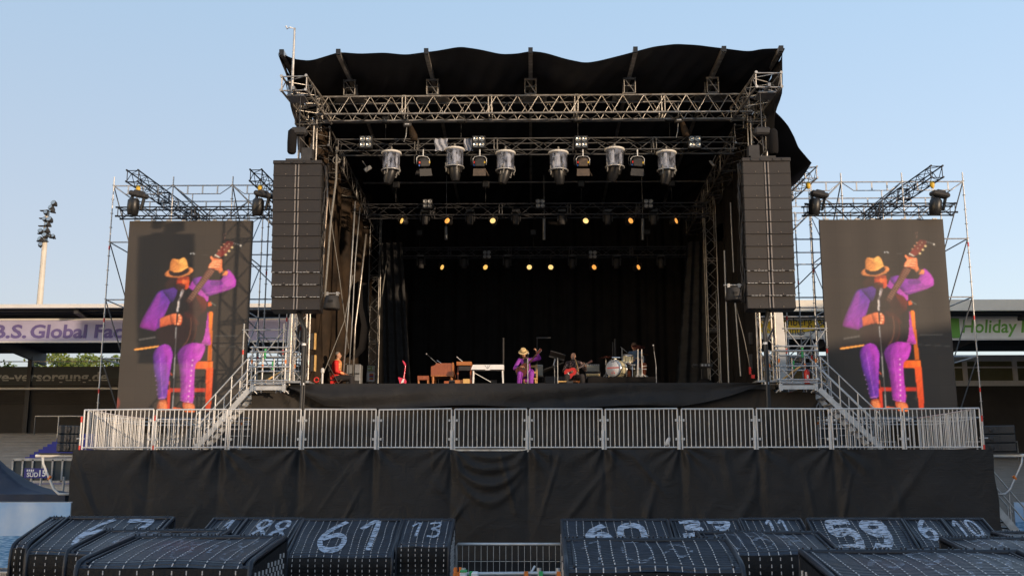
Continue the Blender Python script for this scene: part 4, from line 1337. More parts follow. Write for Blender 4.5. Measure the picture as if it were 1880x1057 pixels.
    one('cable_drop', mb, ['cable_black', 'white'], 'thick black cable bundle dropping from the %s loudspeaker column to the platform' % w, 'cable')
line_array(-1); line_array(1)

# outfill stacks on brackets at the ends
def outfill(s):
    w = 'left' if s < 0 else 'right'
    Y = YP + .9
    pa, pb = (99, 140) if s < 0 else (1812, 1866)
    a = W(pa, 829, Y); b = W(pb, 780, Y)
    cx = (a.x + b.x) / 2; wd = b.x - a.x; hh = (b.z - a.z) / 3
    t = thing('fill_speaker_stack', (cx, Y, a.z), 'stack of three dark blue-black loudspeakers on the tube bracket at the %s platform end' % w, 'loudspeaker')
    for k in range(3):
        z = a.z + hh * (k + .5)
        X = Matrix.Translation((cx, Y + .25, z)) @ Euler((0, 0, s * -.25)).to_matrix().to_4x4()
        mb = MB(); mb.bbox((0, 0, 0), (wd * .97, .45, hh - .015), .015, 0, X); cab = mb.build('speaker_cabinet', 'speaker_blue', t)
        mb = MB()
        for q in (-1, 1):
            mb.box((q * wd * .25, -.235, 0), (wd * .42, .02, hh - .05), 0, X)
        mb.ell(X @ V((s * -wd * .12 - wd * .1, -.25, 0)), (.07, .02, .07), 1)
        mb.box((0, -.24, 0), (.03, .02, hh - .04), 1, X)
        mb.build('grille', ['amp_black', 'dark_case'], cab)
    t = thing('tube_bracket', (cx, Y, a.z - 1.2), 'white and red tubular bracket carrying the %s end loudspeakers' % w, 'bracket')
    mb = MB(); xe = W(66 if s < 0 else 1880, 836, Y).x; xi = XL if s < 0 else XR
    zt = W(0, 836, Y).z
    mb.tube((xe, Y, zt), (xi, Y, zt), .045, n=8); mb.tube((xe, Y + .5, zt), (xi, Y + .5, zt), .045, n=8)
    mb.box(((xe + xi) / 2, Y + .25, zt + .06), (abs(xe - xi) * .85, .7, .04), 1)
    mb.build('bearer', ['paint_white', 'dark_case'], t)
    x1 = W(78 if s < 0 else 1877, 838, Y).x; x2 = W(103 if s < 0 else 1850, 900, Y).x; x3 = W(128 if s < 0 else 1824, 907, Y).x
    zb = W(0, 907 if s < 0 else 907, Y).z
    mb = MB(); mb.path([(x1, Y, zt), (x1 + (x2 - x1) * .08, Y, zt - .22), (x1 + (x2 - x1) * .85, Y, zb + .14), (x2 + (x3 - x2) * .2, Y, zb + .01), (x3, Y, zb)], .035, 8)
    mb.tube((x3 + (-.02 * s), Y, zb - .02), (x3 - .02 * s, Y, zt), .035, n=8)
    m_ = V((x1, Y, zt - .22)).lerp(V((x2, Y, zb + .14)), .55); mb.tube(m_ - V((0.03 * -s, 0, .05)), m_ + V((.03 * -s, 0, .05)), .043, n=8, mi=1)
    mb.build('strut', ['paint_white' if s < 0 else 'galv', 'orange'], t)
outfill(-1); outfill(1)

# steps at the right end down to the ground
t = thing('staircase', (13.4, 29.5, 0), 'galvanised steps running down to the ground past the right end of the platform', 'stairs')
Y = 29.4
a = W(1822, 890, Y); b = W(1880, 1000, Y)
for yy in (Y, Y + 1.0):
    mb = MB(); A = V((W(1800, 885, Y).x, yy, W(0, 900, Y).z)); B = V((W(1895, 1005, Y).x, yy, W(0, 1010, Y).z)); d = B - A
    X = Matrix.Translation((A + B) / 2) @ Euler((0, -math.atan2(d.z, d.x), 0)).to_matrix().to_4x4(); mb.box((0, 0, 0), (d.length, .05, .2), 0, X); mb.build('stringer', 'galv', t)
    for hz in (1.0, .62):
        mb = MB(); mb.tube(A + V((0, 0, hz)), B + V((0, 0, hz)), .022, n=8); mb.build('handrail', 'galv', t)
    for k in range(3):
        p = A.lerp(B, .3 + .3 * k); mb = MB(); mb.tube(p, p + V((0, 0, 1.0)), .02, n=8); mb.build('baluster', 'galv', t)
for k in range(10):
    p = A.lerp(B, (k + .5) / 10); mb = MB(); mb.box((p.x, Y + .5, p.z + .03), (.26, .95, .04)); mb.build('tread', 'galv_dull', t)

# ================================================================== VIDEO SCREEN TRUSSES AND MOVING LIGHTS
for s in (-1, 1):
    w = 'left' if s < 0 else 'right'
    if s < 0: x0, x1 = W(218, 390, 33.4).x, W(497, 390, 33.4).x; cants = [(248, 318, 'outer'), (473, 318, 'inner')]
    else: x0, x1 = W(1478, 386, 33.4).x, W(1752, 386, 33.4).x; cants = [(1715, 311, 'outer'), (1486, 318, 'inner')]
    zc = W(0, 386, 33.4).z
    beam('screen_truss', (x0, 33.45, zc - .02), (x1, 33.45, zc - .02), .4, .30, 'black_truss', 'black horizontal truss from which the %s video screen hangs' % w, rc=.024, rb=.013, bay=.34)
    for px_, py_, io in cants:
        q = W(px_, py_, 32.9)
        ms = 'black_truss' if not (s > 0 and io == 'inner') else 'alu'
        dx = -.35 * s if s > 0 else .25
        beam('cantilever_truss', (q.x, 32.7, 11.88), (q.x + dx, 40.9, 11.9), .38, .38, ms, '%s truss reaching over the scaffold above the %s screen, %s one' % ('black' if ms == 'black_truss' else 'silver', w, io), rc=.024, rb=.013, bay=.36)
        hx = q.x + .02
        h = thing('chain_hoist', (hx, 33.2, 11.0), 'yellow hook hoist at the %s end above the %s screen' % (io, w), 'hoist')
        mb = MB(); mb.tube((hx, 33.2, 11.0), (hx, 33.2, 11.7), .012); mb.tube((hx + .05, 33.2, 11.0), (hx + .05, 33.2, 11.7), .012); mb.build('chain', 'chrome', h)
        mb = MB(); z = W(0, 343, 33.2).z; mb.ell((hx, 33.2, z), (.08, .06, .13), n=10, m=8); mb.build('hook_block', 'yellow', h)
    for px_, io in (((247, 'outer'), (476, 'inner')) if s < 0 else ((1720, 'outer'), (1498, 'inner'))):
        p = W(px_, 378, 33.2)
        t = thing('moving_light', (p.x, 33.2, p.z - .2), 'black moving light standing on the %s end of the %s screen truss' % (io, w), 'stage light')
        X = Matrix.Translation((p.x + .12, 33.2, p.z + .38)) @ Euler((.1, .22 * (1 if s < 0 or True else -1), 0)).to_matrix().to_4x4()
        mb = MB(); mb.bbox((0, 0, 0), (.58, .4, .17), .05, 0, X); mb.bbox((0, 0, .1), (.3, .3, .08), .03, 0, X); mb.build('base', 'dark_case', t)
        mb = MB()
        for q in (-1, 1): mb.bbox((q * .2, 0, -.28), (.07, .18, .45), .03, 0, X)
        mb.build('yoke', 'black_metal', t)
        mb = MB(); X2 = Matrix.Translation((p.x - .04, 33.2, p.z + .02)) @ Euler((.2, .1, 0)).to_matrix().to_4x4()
        mb.lathe([(.12, .24), (.19, .16), (.2, -.1), (.17, -.3), (.15, -.33)], X2, 16); mb.build('head', 'black_metal', t)

# ================================================================== FRONT TRUSS LIGHTS
def domed(px_, i):
    p = W(px_, 282 if i not in (1, 4) else 276, 31.2)
    t = thing('covered_moving_light', (0, 0, 0), ['moving light in a clear rain dome, leftmost on the front truss', 'domed moving light right of the grey truss covers', 'domed moving light left of the stage centre on the front truss',
               'domed moving light just right of the stage centre', 'domed moving light between the two right barn-door spotlights', 'rightmost domed moving light on the front truss'][i], 'stage light', 'domed moving lights on the front truss')
    S = 1.0
    r = .275
    mb = MB(); mb.lathe([(r * .9, .03), (r + .035, .02), (r + .045, -.015), (r + .02, -.035), (r, -.04)], None, 28); mb.build('top_rim', 'paint_white', t, local=True)
    mb = MB()
    mb.lathe([(r, -.03), (r * .98, -.2), (r * .97, -.4), (r * .98, -.56)], None, 32, cap=False); mb.build('rain_dome', 'clear_plastic', t, local=True)
    mb = MB(); mb.lathe([(r * .97, -.54), (r + .03, -.56), (r + .035, -.585), (r - .03, -.59), (r - .03, -.57)], None, 28, cap=False); mb.build('bottom_ring', 'galv', t, local=True)
    mb = MB(); mb.bbox((0, 0, -.12), (.36, .3, .14), .03)
    mb.build('base', 'dark_case', t, local=True)
    rnd = random.Random(i)
    mb = MB()
    def drape(u, v):
        a = 2 * PI * u; rr = .2 + .035 * math.sin(a * 5 + i) + .02 * math.sin(a * 11 + v * 9)
        return V((rr * math.cos(a), rr * math.sin(a) * .9, -.08 - .42 * v + .02 * math.sin(a * 3)))
    mb.grid(drape, 40, 8, keep=lambda u, v: math.sin(u * 19 + i) < .1); mb.build('liner', 'white_cloth', t, local=True)
    tl = [(.0, .22), (0, -.02), (-.05, .2), (.18, -.05), (.3, .35), (0, .15)][i]
    X = Matrix.Translation((0, 0, -.56)) @ Euler((tl[0] * .5 + .15, tl[1], 0)).to_matrix().to_4x4()
    mb = MB(); mb.lathe([(.17, .06), (.185, -.1), (.16, -.3), (.12, -.42), (.11, -.45), (.0, -.43)], X, 20); mb.build('head', 'black_metal', t, local=True)
    mb = MB(); mb.box((.19, 0, -.02), (.05, .14, .34), 0, X); mb.box((-.19, 0, -.02), (.05, .14, .34), 0, X); mb.build('yoke', 'black_metal', t, local=True)
    mb = MB()
    for q in (-1, 1):
        x = q * .2
        mb.path([(x, -.2, -.45), (x + .02, -.22, -.6), (x - .02 * q, -.2, -.68), (x, -.19, -.74)], .018, 6)
    mb.path([(0, 0, .03), (0, 0, .2)], .03, 8)
    mb.build('strap', 'rope', t, local=True)
    t.location = (p.x, 31.15, p.z)
    t.rotation_euler = (0, 0, rnd.uniform(-.6, .6))
for i, px_ in enumerate((719, 835, 928, 1025, 1128, 1223)): domed(px_, i)
def barn(px_, i, tilt):
    p = W(px_, 288, 31.2)
    t = thing('barn_door_spotlight', (0, 0, 0), ['leftmost barn-door spotlight, turned sideways, on the front truss', 'barn-door spotlight under the second four-lamp blinder', 'rusty brown barn-door spotlight right of stage centre', 'rightmost barn-door spotlight, with a round black housing'][i], 'stage light', 'barn-door spotlights on the front truss')
    mb = MB(); mb.tube((0, 0, .22), (0, 0, .0), .022, n=8); mb.build('hanger', 'galv', t, local=True)
    mb = MB(); mb.path([(-.2, 0, -.28), (-.21, 0, -.08), (-.15, 0, -.01), (0, 0, .01), (.15, 0, -.01), (.21, 0, -.08), (.2, 0, -.28)], .014, 6); mb.build('yoke', 'galv', t, local=True)
    X = Matrix.Translation((0, 0, -.2)) @ Euler((.25, tilt, 0)).to_matrix().to_4x4()
    mb = MB(); mb.lathe([(.10, .14), (.16, .10), (.17, -.02), (.15, -.12)], X, 16)
    mb.bbox((0, -.12, -.03), (.28, .14, .20), .02, 0, X); mb.build('housing', 'rusty_metal' if i == 2 else 'dark_case', t, local=True)
    mb = MB(); mb.box((-.16, -.14, 0), (.04, .05, .06), 0, X); mb.box((.16, -.14, .0), (.04, .05, .06), 1, X); mb.box((-.17, -.12, -.09), (.03, .05, .05), 2, X); mb.build('knob', ['red', 'yellow', 'blue'], t, local=True)
    mb = MB(); mb.add([(-.19, -.2, -.20), (.19, -.2, -.20), (.2, -.24, -.42), (-.2, -.24, -.42), (-.19, -.18, -.20), (.19, -.18, -.20), (.2, -.22, -.42), (-.2, -.22, -.42)], [(0, 1, 2, 3), (7, 6, 5, 4), (0, 4, 5, 1), (3, 2, 6, 7), (0, 3, 7, 4), (1, 5, 6, 2)], 0, False, X)
    mb.add([(.15, -.16, -.18), (.17, .1, -.18), (.3, .1, -.4), (.26, -.18, -.42)], [(0, 1, 2, 3)], 0, False, X)
    mb.add([(-.15, .16, -.18), (.15, .16, -.18), (.2, .26, -.38), (-.2, .26, -.38)], [(0, 1, 2, 3)], 0, False, X)
    mb.build('barn_door', 'rusty_metal' if i in (1, 2) else 'dark_case', t, local=True)
    mb = MB(); mb.path([(-.2, 0, .1), (-.28, .02, -.05), (-.27, .05, -.25), (-.15, .05, -.3)], .012, 6); mb.build('cable', 'cable_black', t, local=True)
    t.location = (p.x, 31.15, p.z); t.rotation_euler = (0, 0, .4 if i == 0 else 0)
for i, (px_, tl) in enumerate(((777, -.15), (881, 0), (1070, 0), (1170, .08))): barn(px_, i, tl)
def blinder(px_, py_, Y, sc, label, grp, ms):
    p = W(px_, py_, Y)
    t = thing('four_lamp_blinder', p, label, 'stage light', grp)
    mb = MB(); mb.bbox((p.x, Y, p.z), (.42 * sc, .16, .42 * sc), .02); bxo = mb.build('box', 'black_metal', t)
    for a in (-1, 1):
        for b in (-1, 1):
            X = Matrix.Translation((p.x + a * .095 * sc, Y - .09, p.z + b * .095 * sc)) @ Euler((PI / 2, 0, 0)).to_matrix().to_4x4()
            mb = MB(); mb.lathe([(.075 * sc, -.02), (.085 * sc, .01), (.07 * sc, .02), (.06 * sc, .005), (.02 * sc, -.005)], X, 14); mb.build('lamp', ms, bxo)
for i, px_ in enumerate((672, 879, 1067, 1275)):
    blinder(px_, 262, 31.15, 1.0, '%s four-lamp blinder from the left on the front truss' % ords[i], 'four-lamp blinders on the front truss', 'lamp_glass')
for i, px_ in enumerate((785, 992, 1190)):
    blinder(px_, 375, 35.45, .85, ['left', 'middle', 'right'][i] + ' four-lamp blinder of the dark middle truss', 'four-lamp blinders on the middle truss', 'galv_dull')
for i, px_ in enumerate((894, 1088)):
    blinder(px_, 468, 39.9, .85, ['left', 'right'][i] + ' four-lamp blinder of the dark rear truss', 'four-lamp blinders on the rear truss', 'galv_dull')
# truss covers
for k, (pa, pb) in enumerate(((798, 822), (852, 868))):
    a = W(pa, 276, 31.2); b = W(pb, 254, 31.2)
    mb = MB(); mb.grid(lambda u, v: V((a.x + (b.x - a.x) * u + .02 * math.sin(v * 7), 31.25 + .04 * math.sin(u * 14 + v * 5), a.z + (b.z - a.z) * v)), 14, 8)
    one('truss_cover', mb, 'white_cloth', ['flat grey sheet tied over the front truss left of the second dome', 'crumpled grey plastic tied over the front truss right of the second dome'][k], 'cover')
# devices under the main truss
for i, (px_, py_) in enumerate(((748, 230), (1246, 222))):
    p = W(px_, py_, 30.9)
    t = thing('hoist_motor', p, 'dark motor with a hanging bag below the %s half of the roof truss' % ('left' if i == 0 else 'right'), 'hoist')
    mb = MB(); mb.bbox((p.x, 30.9, p.z), (.26, .2, .14), .03); mb.box((p.x, 30.795, p.z), (.14, .01, .04), 1); mb.build('motor', ['dark_case', 'galv'], t)
    mb = MB(); mb.path([(p.x + .1, 30.9, p.z - .05), (p.x + .2, 30.9, p.z - .35), (p.x + .22, 30.9, p.z - .5)], [.07, .12, .11], 10); mb.build('bag', 'side_cloth', t)
    mb = MB(); mb.path([(p.x, 30.9, p.z + .1), (p.x, 30.9, p.z + .6)], .015); mb.path([(p.x - .02, 30.9, p.z - .06), (p.x - .04, 30.9, p.z - .35), (p.x - .1, 30.9, p.z - .55)], .015); mb.build('chain', 'galv_dull', t)

# amber lamps and dark heads on the rear trusses
def par(px_, py_, Y, ms, yaw, label, grp, ztruss):
    p = W(px_, py_, Y)
    t = thing('amber_lamp', (0, 0, 0), label, 'stage light', grp)
    X = Euler((PI / 2 - .18, 0, yaw)).to_matrix().to_4x4()
    r = .098
    mb = MB(); mb.lathe([(.05, -.22), (.10, -.18), (.112, 0), (.112, .03)], X, 18); ho = mb.build('housing', 'black_metal', t, local=True)
    mb = MB(); mb.lathe([(r, .028), (r, .04), (.0, .045)], X, 18); mb.build('lens', ms, ho, local=True)
    mb = MB(); mb.path([(-.15, 0, .0), (-.15, 0, .16), (.15, 0, .16), (.15, 0, 0)], .014); mb.tube((0, 0, .16), (0, 0, max(.2, ztruss - p.z)), .016); mb.build('yoke', 'dark_case', t, local=True)
    t.location = p
for i, (px_, ms, yw) in enumerate(((739, 'warm_lens', .95), (822, 'warm_lens_deep', .55), (905, 'warm_lens_pale', .2), (1075, 'warm_lens_pale', -.2), (1157, 'warm_lens_deep', -.55), (1240, 'warm_lens_deep', -.95))):
    par(px_, 406, 35.5, ms, -yw, '%s glowing amber lamp from the left on the middle truss' % ords[i], 'amber lamps on the middle truss', T2Z)
for i, (px_, ms, yw) in enumerate(((813, 'warm_lens', .8), (892, 'warm_lens', .5), (972, 'warm_lens_pale', .1), (1011, 'warm_lens_pale', -.1), (1090, 'warm_lens_deep', -.5), (1171, 'warm_lens_deep', -.8))):
    par(px_, 491, 40.0, ms, -yw, '%s glowing amber lamp from the left on the rear truss' % ords[i], 'amber lamps on the rear truss', T3Z)
def head(px_, py_, Y, label, grp):
    p = W(px_, py_, Y)
    t = thing('moving_head_light', (0, 0, 0), label, 'stage light', grp)
    mb = MB(); mb.bbox((0, 0, .28), (.3, .26, .12), .02); mb.build('base', 'black_metal', t, local=True)
    mb = MB()
    for q in (-1, 1): mb.bbox((q * .15, 0, .08), (.05, .12, .34), .015)
    mb.build('yoke', 'black_metal', t, local=True)
    mb = MB(); mb.lathe([(.09, .17), (.125, .1), (.12, -.1), (.10, -.2), (.09, -.21)], None, 14); mb.build('head', 'dark_case', t, local=True)
    t.location = p
for i, px_ in enumerate((780, 863, 947, 1032, 1116, 1200)): head(px_, 402, 35.7, '%s unlit grey moving head from the left on the middle truss' % ords[i], 'moving heads on the middle truss')
for i, px_ in enumerate((773, 852, 931, 1051, 1132, 1214)): head(px_, 483, 40.1, '%s unlit grey moving head from the left on the rear truss' % ords[i], 'moving heads on the rear truss')
# grey tubes hanging between the trusses
for i, px_ in enumerate((819, 999, 1180)):
    a = W(px_, 402 if i else 416, 38.2); b = W(px_, 440, 38.2)
    mb = MB(); mb.tube(a, b, .06, n=10); mb.tube(a, (a.x, a.y, 13.5), .012)
    one('hanging_tube', mb, 'galv_dull', ['left', 'middle', 'right'][i] + ' grey vertical tube hanging between the middle and rear truss', 'tube')

# buckets: tapered hanging speakers at both sides
for s, px_, py_ in ((-1, 609, 556), (1, 1347, 541)):
    w = 'left' if s < 0 else 'right'
    Y = 31.6
    p = W(px_, py_, Y)
    t = thing('hanging_speaker', p, 'dark grey bucket-shaped speaker on a clamp bar at the %s stage side' % w, 'speaker')
    mb = MB(); mb.lathe([(.0, -.20), (.25, -.20), (.27, -.17), (.20, .20), (.18, .22), (0, .22)], Matrix.Translation(p), 28); mb.build('body', 'dark_case', t)
    mb = MB(); mb.tube(p + V((-.3, 0, .30)), p + V((.25 if s < 0 else .6, 0, .30)), .024); mb.box(p + V((-.15, 0, .28)), (.08, .1, .12)); mb.box(p + V((.17, 0, .28)), (.08, .1, .12)); mb.build('clamp_bar', 'galv', t)
    mb = MB(); mb.box(p + V((0, -.235, .02)), (.14, .02, .08)); mb.build('badge', 'black_metal', t)

# ================================================================== VIDEO PICTURE
NU, NV = 210, 330
def screen_picture():
    uu, vv = np.meshgrid(np.linspace(0, 1, NU + 1), np.linspace(0, 1, NV + 1))
    Y = 22 + 1055 * vv
    xl = 82 - .069 * (Y - 22); xr = 745 - .041 * (Y - 22)
    X = xl + uu * (xr - xl)
    img = np.zeros(X.shape + (3,))
    rng = np.random.RandomState(4)
    def col(c): return np.array(lin(*c))
    def inside(pts):
        pts = np.array(pts, float); m = np.zeros(X.shape, bool); n = len(pts)
        j = n - 1
        for i in range(n):
            xi, yi = pts[i]; xj, yj = pts[j]
            if yi != yj:
                c = ((yi > Y) != (yj > Y)) & (X < (xj - xi) * (Y - yi) / (yj - yi) + xi)
                m ^= c
            j = i
        return m
    def smooth(pts, k=3):
        pts = [np.array(p, float) for p in pts]
        n = len(pts); out = []
        for i in range(n):
            p0, p1, p2, p3 = pts[i - 1], pts[i], pts[(i + 1) % n], pts[(i + 2) % n]
            for j in range(5):
                t = j / 5
                c = .5 * (2 * p1 + (p2 - p0) * t + (2 * p0 - 5 * p1 + 4 * p2 - p3) * t * t + (3 * p1 - p0 - 3 * p2 + p3) * t ** 3)
                out.append(c * .75 + (p1 * (1 - t) + p2 * t) * .25)
        return out
    def dist(p, q):
        p = np.array(p, float); q = np.array(q, float); d = q - p
        t = np.clip(((X - p[0]) * d[0] + (Y - p[1]) * d[1]) / (d @ d + 1e-9), 0, 1)
        return np.hypot(X - p[0] - t * d[0], Y - p[1] - t * d[1]), t
    def fill(pts, c, c2=None, g=None, a=1.0, sm=2):
        """c at g[0] blending to c2 at g[1]"""
        m = inside(smooth(pts, sm) if sm else pts)
        k = col(c)
        if c2 is not None:
            g0, g1 = np.array(g[0], float), np.array(g[1], float); d = g1 - g0
            t = np.clip(((X - g0[0]) * d[0] + (Y - g0[1]) * d[1]) / (d @ d), 0, 1)[..., None]
            val = col(c) * (1 - t) + col(c2) * t
        else: val = np.broadcast_to(k, img.shape)
        img[m] = img[m] * (1 - a) + val[m] * a
    def vol(pts, c, c2=None, g=None, a=1.0, w=34.):
        # a rounded, cloth-like volume: soft dark rim, light from the upper right
        sp = smooth(pts, 2); m = inside(sp); dd = np.full(X.shape, 1e9)
        for i in range(0, len(sp), 2):
            d_, _ = dist(sp[i], sp[(i + 2) % len(sp)]); dd = np.minimum(dd, d_)
        h = np.sqrt(np.clip(1 - (1 - np.clip(dd / w, 0, 1)) ** 2, 0, 1)); h = np.where(m, h, 0)
        gy, gx = np.gradient(h * w)
        gx = gx / 3.2; gy = gy / 3.2
        sh = .42 + .58 * h ** .8 + .30 * np.clip(-gx * .9 + gy * .35, -1, 1)
        sh = sh * (1 + .16 * np.sin(X * .07 + 4 * np.sin(Y * .021 + X * .01)) * np.sin(Y * .045 + 2 * np.sin(X * .03)))
        before = img.copy(); fill(pts, c, c2, g, 1.0)
        k = m[..., None] * a
        img[:] = before * (1 - k) + img * np.clip(sh, .2, 1.5)[..., None] * k
    def line(p, q, w0, w1, c, a=1.0):
        d, t = dist(p, q); m = d < (w0 + (w1 - w0) * t) / 2
        img[m] = img[m] * (1 - a) + col(c) * a
    def blob(c, rx, ry, colr, a=1.0, rot=0):
        cx, cy = c; co, si = math.cos(rot), math.sin(rot)
        x = (X - cx) * co + (Y - cy) * si; y = -(X - cx) * si + (Y - cy) * co
        r = np.sqrt((x / rx) ** 2 + (y / ry) ** 2)
        k = (np.clip(1.25 - r, 0, .5) * 2 * a)[..., None]
        img[:] = img * (1 - k) + col(colr) * k
    # faint stage haze
    blob((420, 800), 330, 400, (16, 16, 14), .6)
    # chair
    W1, W2, W3 = (255, 140, 30), (225, 90, 25), (190, 60, 20)
    fill([(488, 532), (530, 520), (528, 545), (488, 575)], (200, 90, 30), sm=0)
    fill([(496, 468), (522, 466), (526, 488), (496, 490)], (215, 95, 35), sm=0)
    line((520, 470), (551, 488), 2.5, 2, (150, 150, 130))
    fill([(513, 518), (531, 518), (527, 782), (504, 782)], W1, (200, 105, 20), ((505, 600), (530, 610)), sm=0)
    fill([(432, 784), (532, 784), (532, 826), (432, 822)], W2, (250, 130, 40), ((432, 800), (532, 800)), sm=0)
    fill([(497, 815), (534, 815), (522, 1040), (495, 1040)], (240, 100, 35), (205, 70, 25), ((495, 800), (500, 1030)), sm=0)
    fill([(300, 925), (492, 926), (492, 944), (300, 946)], (190, 50, 22), sm=0)
    fill([(290, 930), (306, 930), (300, 1040), (286, 1040)], (210, 60, 30), sm=0)
    line((298, 890), (300, 940), 6, 4, (170, 60, 40)); line((305, 846), (312, 856), 6, 5, (200, 80, 30))
    line((428, 925), (432, 975), 7, 5, (190, 80, 30))
    # stand pieces
    line((110, 721), (238, 703), 9, 7, (255, 165, 55)); line((110, 722), (238, 704), 3, 3, (255, 215, 120))
    line((137, 668), (218, 655), 8, 8, (92, 84, 76))
    line((548, 648), (700, 650), 2, 2, (90, 88, 82), .7); line((536, 700), (700, 710), 2, 2, (90, 88, 82), .6)
    for i in range(7): line((465 + rng.rand() * 30, 950 + i * 8), (480 + rng.rand() * 20, 952 + i * 8), 3, 2, (90, 90, 85), .6)
    # coat back (left viewer side) and jacket
    P, PM, PB, PL, PD = (150, 44, 172), (168, 56, 182), (92, 46, 165), (200, 90, 215), (70, 28, 110)
    # right flank of jacket / tail
    vol([(440, 520), (500, 500), (512, 620), (521, 690), (505, 697), (430, 680), (445, 600)], (155, 45, 165), (190, 70, 190), ((440, 520), (515, 690)))
    line((445, 560), (515, 688), 3, 3, (120, 30, 130), .6); line((430, 680), (505, 697), 3, 3, (220, 110, 220), .6)
    # torso
    fill([(300, 400), (440, 350), (500, 390), (505, 520), (470, 690), (330, 690), (250, 600), (245, 430)], (18, 10, 14))
    # left shoulder and arm (viewer left)
    vol([(236, 410), (290, 395), (330, 400), (300, 470), (262, 560), (232, 618), (190, 617), (138, 600), (150, 560), (180, 505), (215, 440)], PB, P, ((240, 410), (170, 600)))
    fill([(232, 425), (250, 415), (240, 480), (205, 550), (170, 580), (165, 560), (205, 480)], PM, (120, 55, 175), ((240, 420), (150, 590)), a=.4)
    for k in range(7):
        line((158 + k * 10, 570 + k * 6), (195 + k * 12, 520 + k * 3), 3, 2, (110, 40, 150), .55)
    vol([(262, 405), (300, 392), (338, 386), (334, 430), (310, 470), (285, 440)], (84, 46, 150), (52, 28, 105), ((300, 395), (300, 460)), w=22.)
    line((300, 400), (318, 455), 3, 2, (40, 20, 80), .8)
    line((222, 615), (240, 560), 4, 3, (70, 28, 110), .8)
    # collar / lapel right
    fill([(425, 345), (470, 338), (500, 400), (508, 460), (480, 462), (450, 420), (400, 385)], (150, 50, 170), (185, 70, 190), ((430, 350), (500, 460)))
    # right sleeve raised
    vol([(425, 340), (470, 330), (520, 350), (575, 345), (610, 292), (640, 318), (657, 355), (650, 385), (600, 408), (540, 425), (500, 435), (470, 400), (430, 370)], (110, 42, 165), PM, ((430, 350), (640, 370)))
    fill([(580, 345), (612, 296), (650, 340), (640, 375), (600, 385)], (170, 60, 190), (205, 85, 205), ((590, 300), (640, 380)), a=.35)
    fill([(520, 356), (565, 352), (590, 368), (560, 380), (520, 376)], (62, 32, 120), a=.5)
    for k in range(6): line((490 + k * 25, 372 + (k % 2) * 14), (520 + k * 24, 395 - (k % 2) * 10), 3, 2, (84, 28, 120), .6)
    line((470, 425), (600, 400), 3, 3, (215, 110, 215), .6)
    # forearm and watch
    vol([(545, 270), (575, 262), (585, 295), (612, 300), (606, 324), (575, 322), (560, 300)], (225, 120, 66), (245, 155, 100), ((550, 270), (605, 310)), w=16.)
    line((572, 320), (598, 292), 13, 12, (45, 30, 28)); line((580, 310), (592, 300), 5, 4, (150, 110, 80))
    # hat shadow hair
    fill([(318, 330), (420, 318), (424, 345), (395, 392), (350, 410), (318, 385), (285, 398), (270, 370), (300, 340)], (46, 20, 14), (30, 14, 10), ((320, 330), (330, 400)))
    # face
    fill([(345, 338), (398, 330), (404, 352), (396, 388), (372, 395), (345, 382), (335, 360)], (235, 92, 40), (200, 60, 25), ((398, 335), (345, 385)))
    fill([(378, 372), (402, 345), (402, 385), (385, 398)], (245, 120, 50))
    fill([(338, 368), (362, 366), (374, 382), (366, 404), (344, 402)], (50, 20, 14))
    blob((352, 352), 12, 7, (120, 36, 20), .8); blob((366, 350), 4, 10, (255, 130, 60), .7)
    line((345, 365), (372, 368), 5, 4, (130, 40, 22)); line((402, 340), (412, 380), 8, 3, (70, 30, 18))
    for k in range(5): line((300 + k * 5, 345), (280 + k * 8, 395), 3, 2, (74, 34, 22), .5)
    vol([(344, 334), (398, 326), (405, 352), (400, 382), (386, 396), (368, 398), (348, 386), (336, 362)], (225, 96, 46), (178, 52, 24), ((402, 335), (345, 385)), w=18.)
    fill([(340, 334), (402, 326), (403, 342), (342, 350)], (90, 30, 16), a=.6)
    fill([(366, 346), (378, 344), (380, 366), (368, 368)], (255, 138, 70), a=.7); blob((388, 356), 8, 10, (250, 128, 66), .6)
    fill([(340, 368), (364, 366), (382, 376), (376, 402), (350, 408), (334, 392)], (56, 24, 16), a=.95); line((356, 374), (374, 376), 4, 3, (150, 50, 30))
    # hat
    def ellp(c, rx, ry, rot, n=14): return [(c[0] + rx * math.cos(t) * math.cos(rot) - ry * math.sin(t) * math.sin(rot), c[1] + rx * math.cos(t) * math.sin(rot) + ry * math.sin(t) * math.cos(rot)) for t in [2 * PI * i / n for i in range(n)]]
    vol(ellp((347, 305), 79, 27, -.16), (228, 152, 84), (200, 120, 62), ((347, 290), (347, 335)), w=20.)
    fill(ellp((350, 298), 62, 18, -.16), (150, 88, 46), a=.7)
    vol([(297, 312), (299, 262), (308, 236), (322, 231), (345, 236), (372, 223), (386, 234), (394, 262), (400, 300), (360, 322), (320, 324)], (225, 152, 74), (255, 200, 104), ((300, 260), (395, 270)), w=26.)
    fill([(312, 238), (326, 235), (346, 262), (350, 292), (312, 300), (300, 285)], (198, 126, 66), a=.55)
    fill([(350, 240), (371, 227), (384, 240), (362, 266)], (255, 208, 112), a=.8, sm=1)
    line((312, 240), (349, 266), 4, 2, (160, 92, 46), .6); line((351, 266), (384, 240), 3, 2, (180, 110, 56), .5)
    for k in range(11): line((302, 246 + k * 4.6), (392, 240 + k * 4.2), 1.2, 1.2, (200, 130, 62), .3)
    fill([(296, 294), (330, 306), (362, 300), (396, 280), (401, 304), (366, 322), (326, 328), (298, 318)], (44, 22, 16), sm=1)
    line((280, 322), (350, 332), 3, 3, (240, 170, 100), .7); line((350, 332), (412, 314), 3, 3, (250, 180, 108), .7)
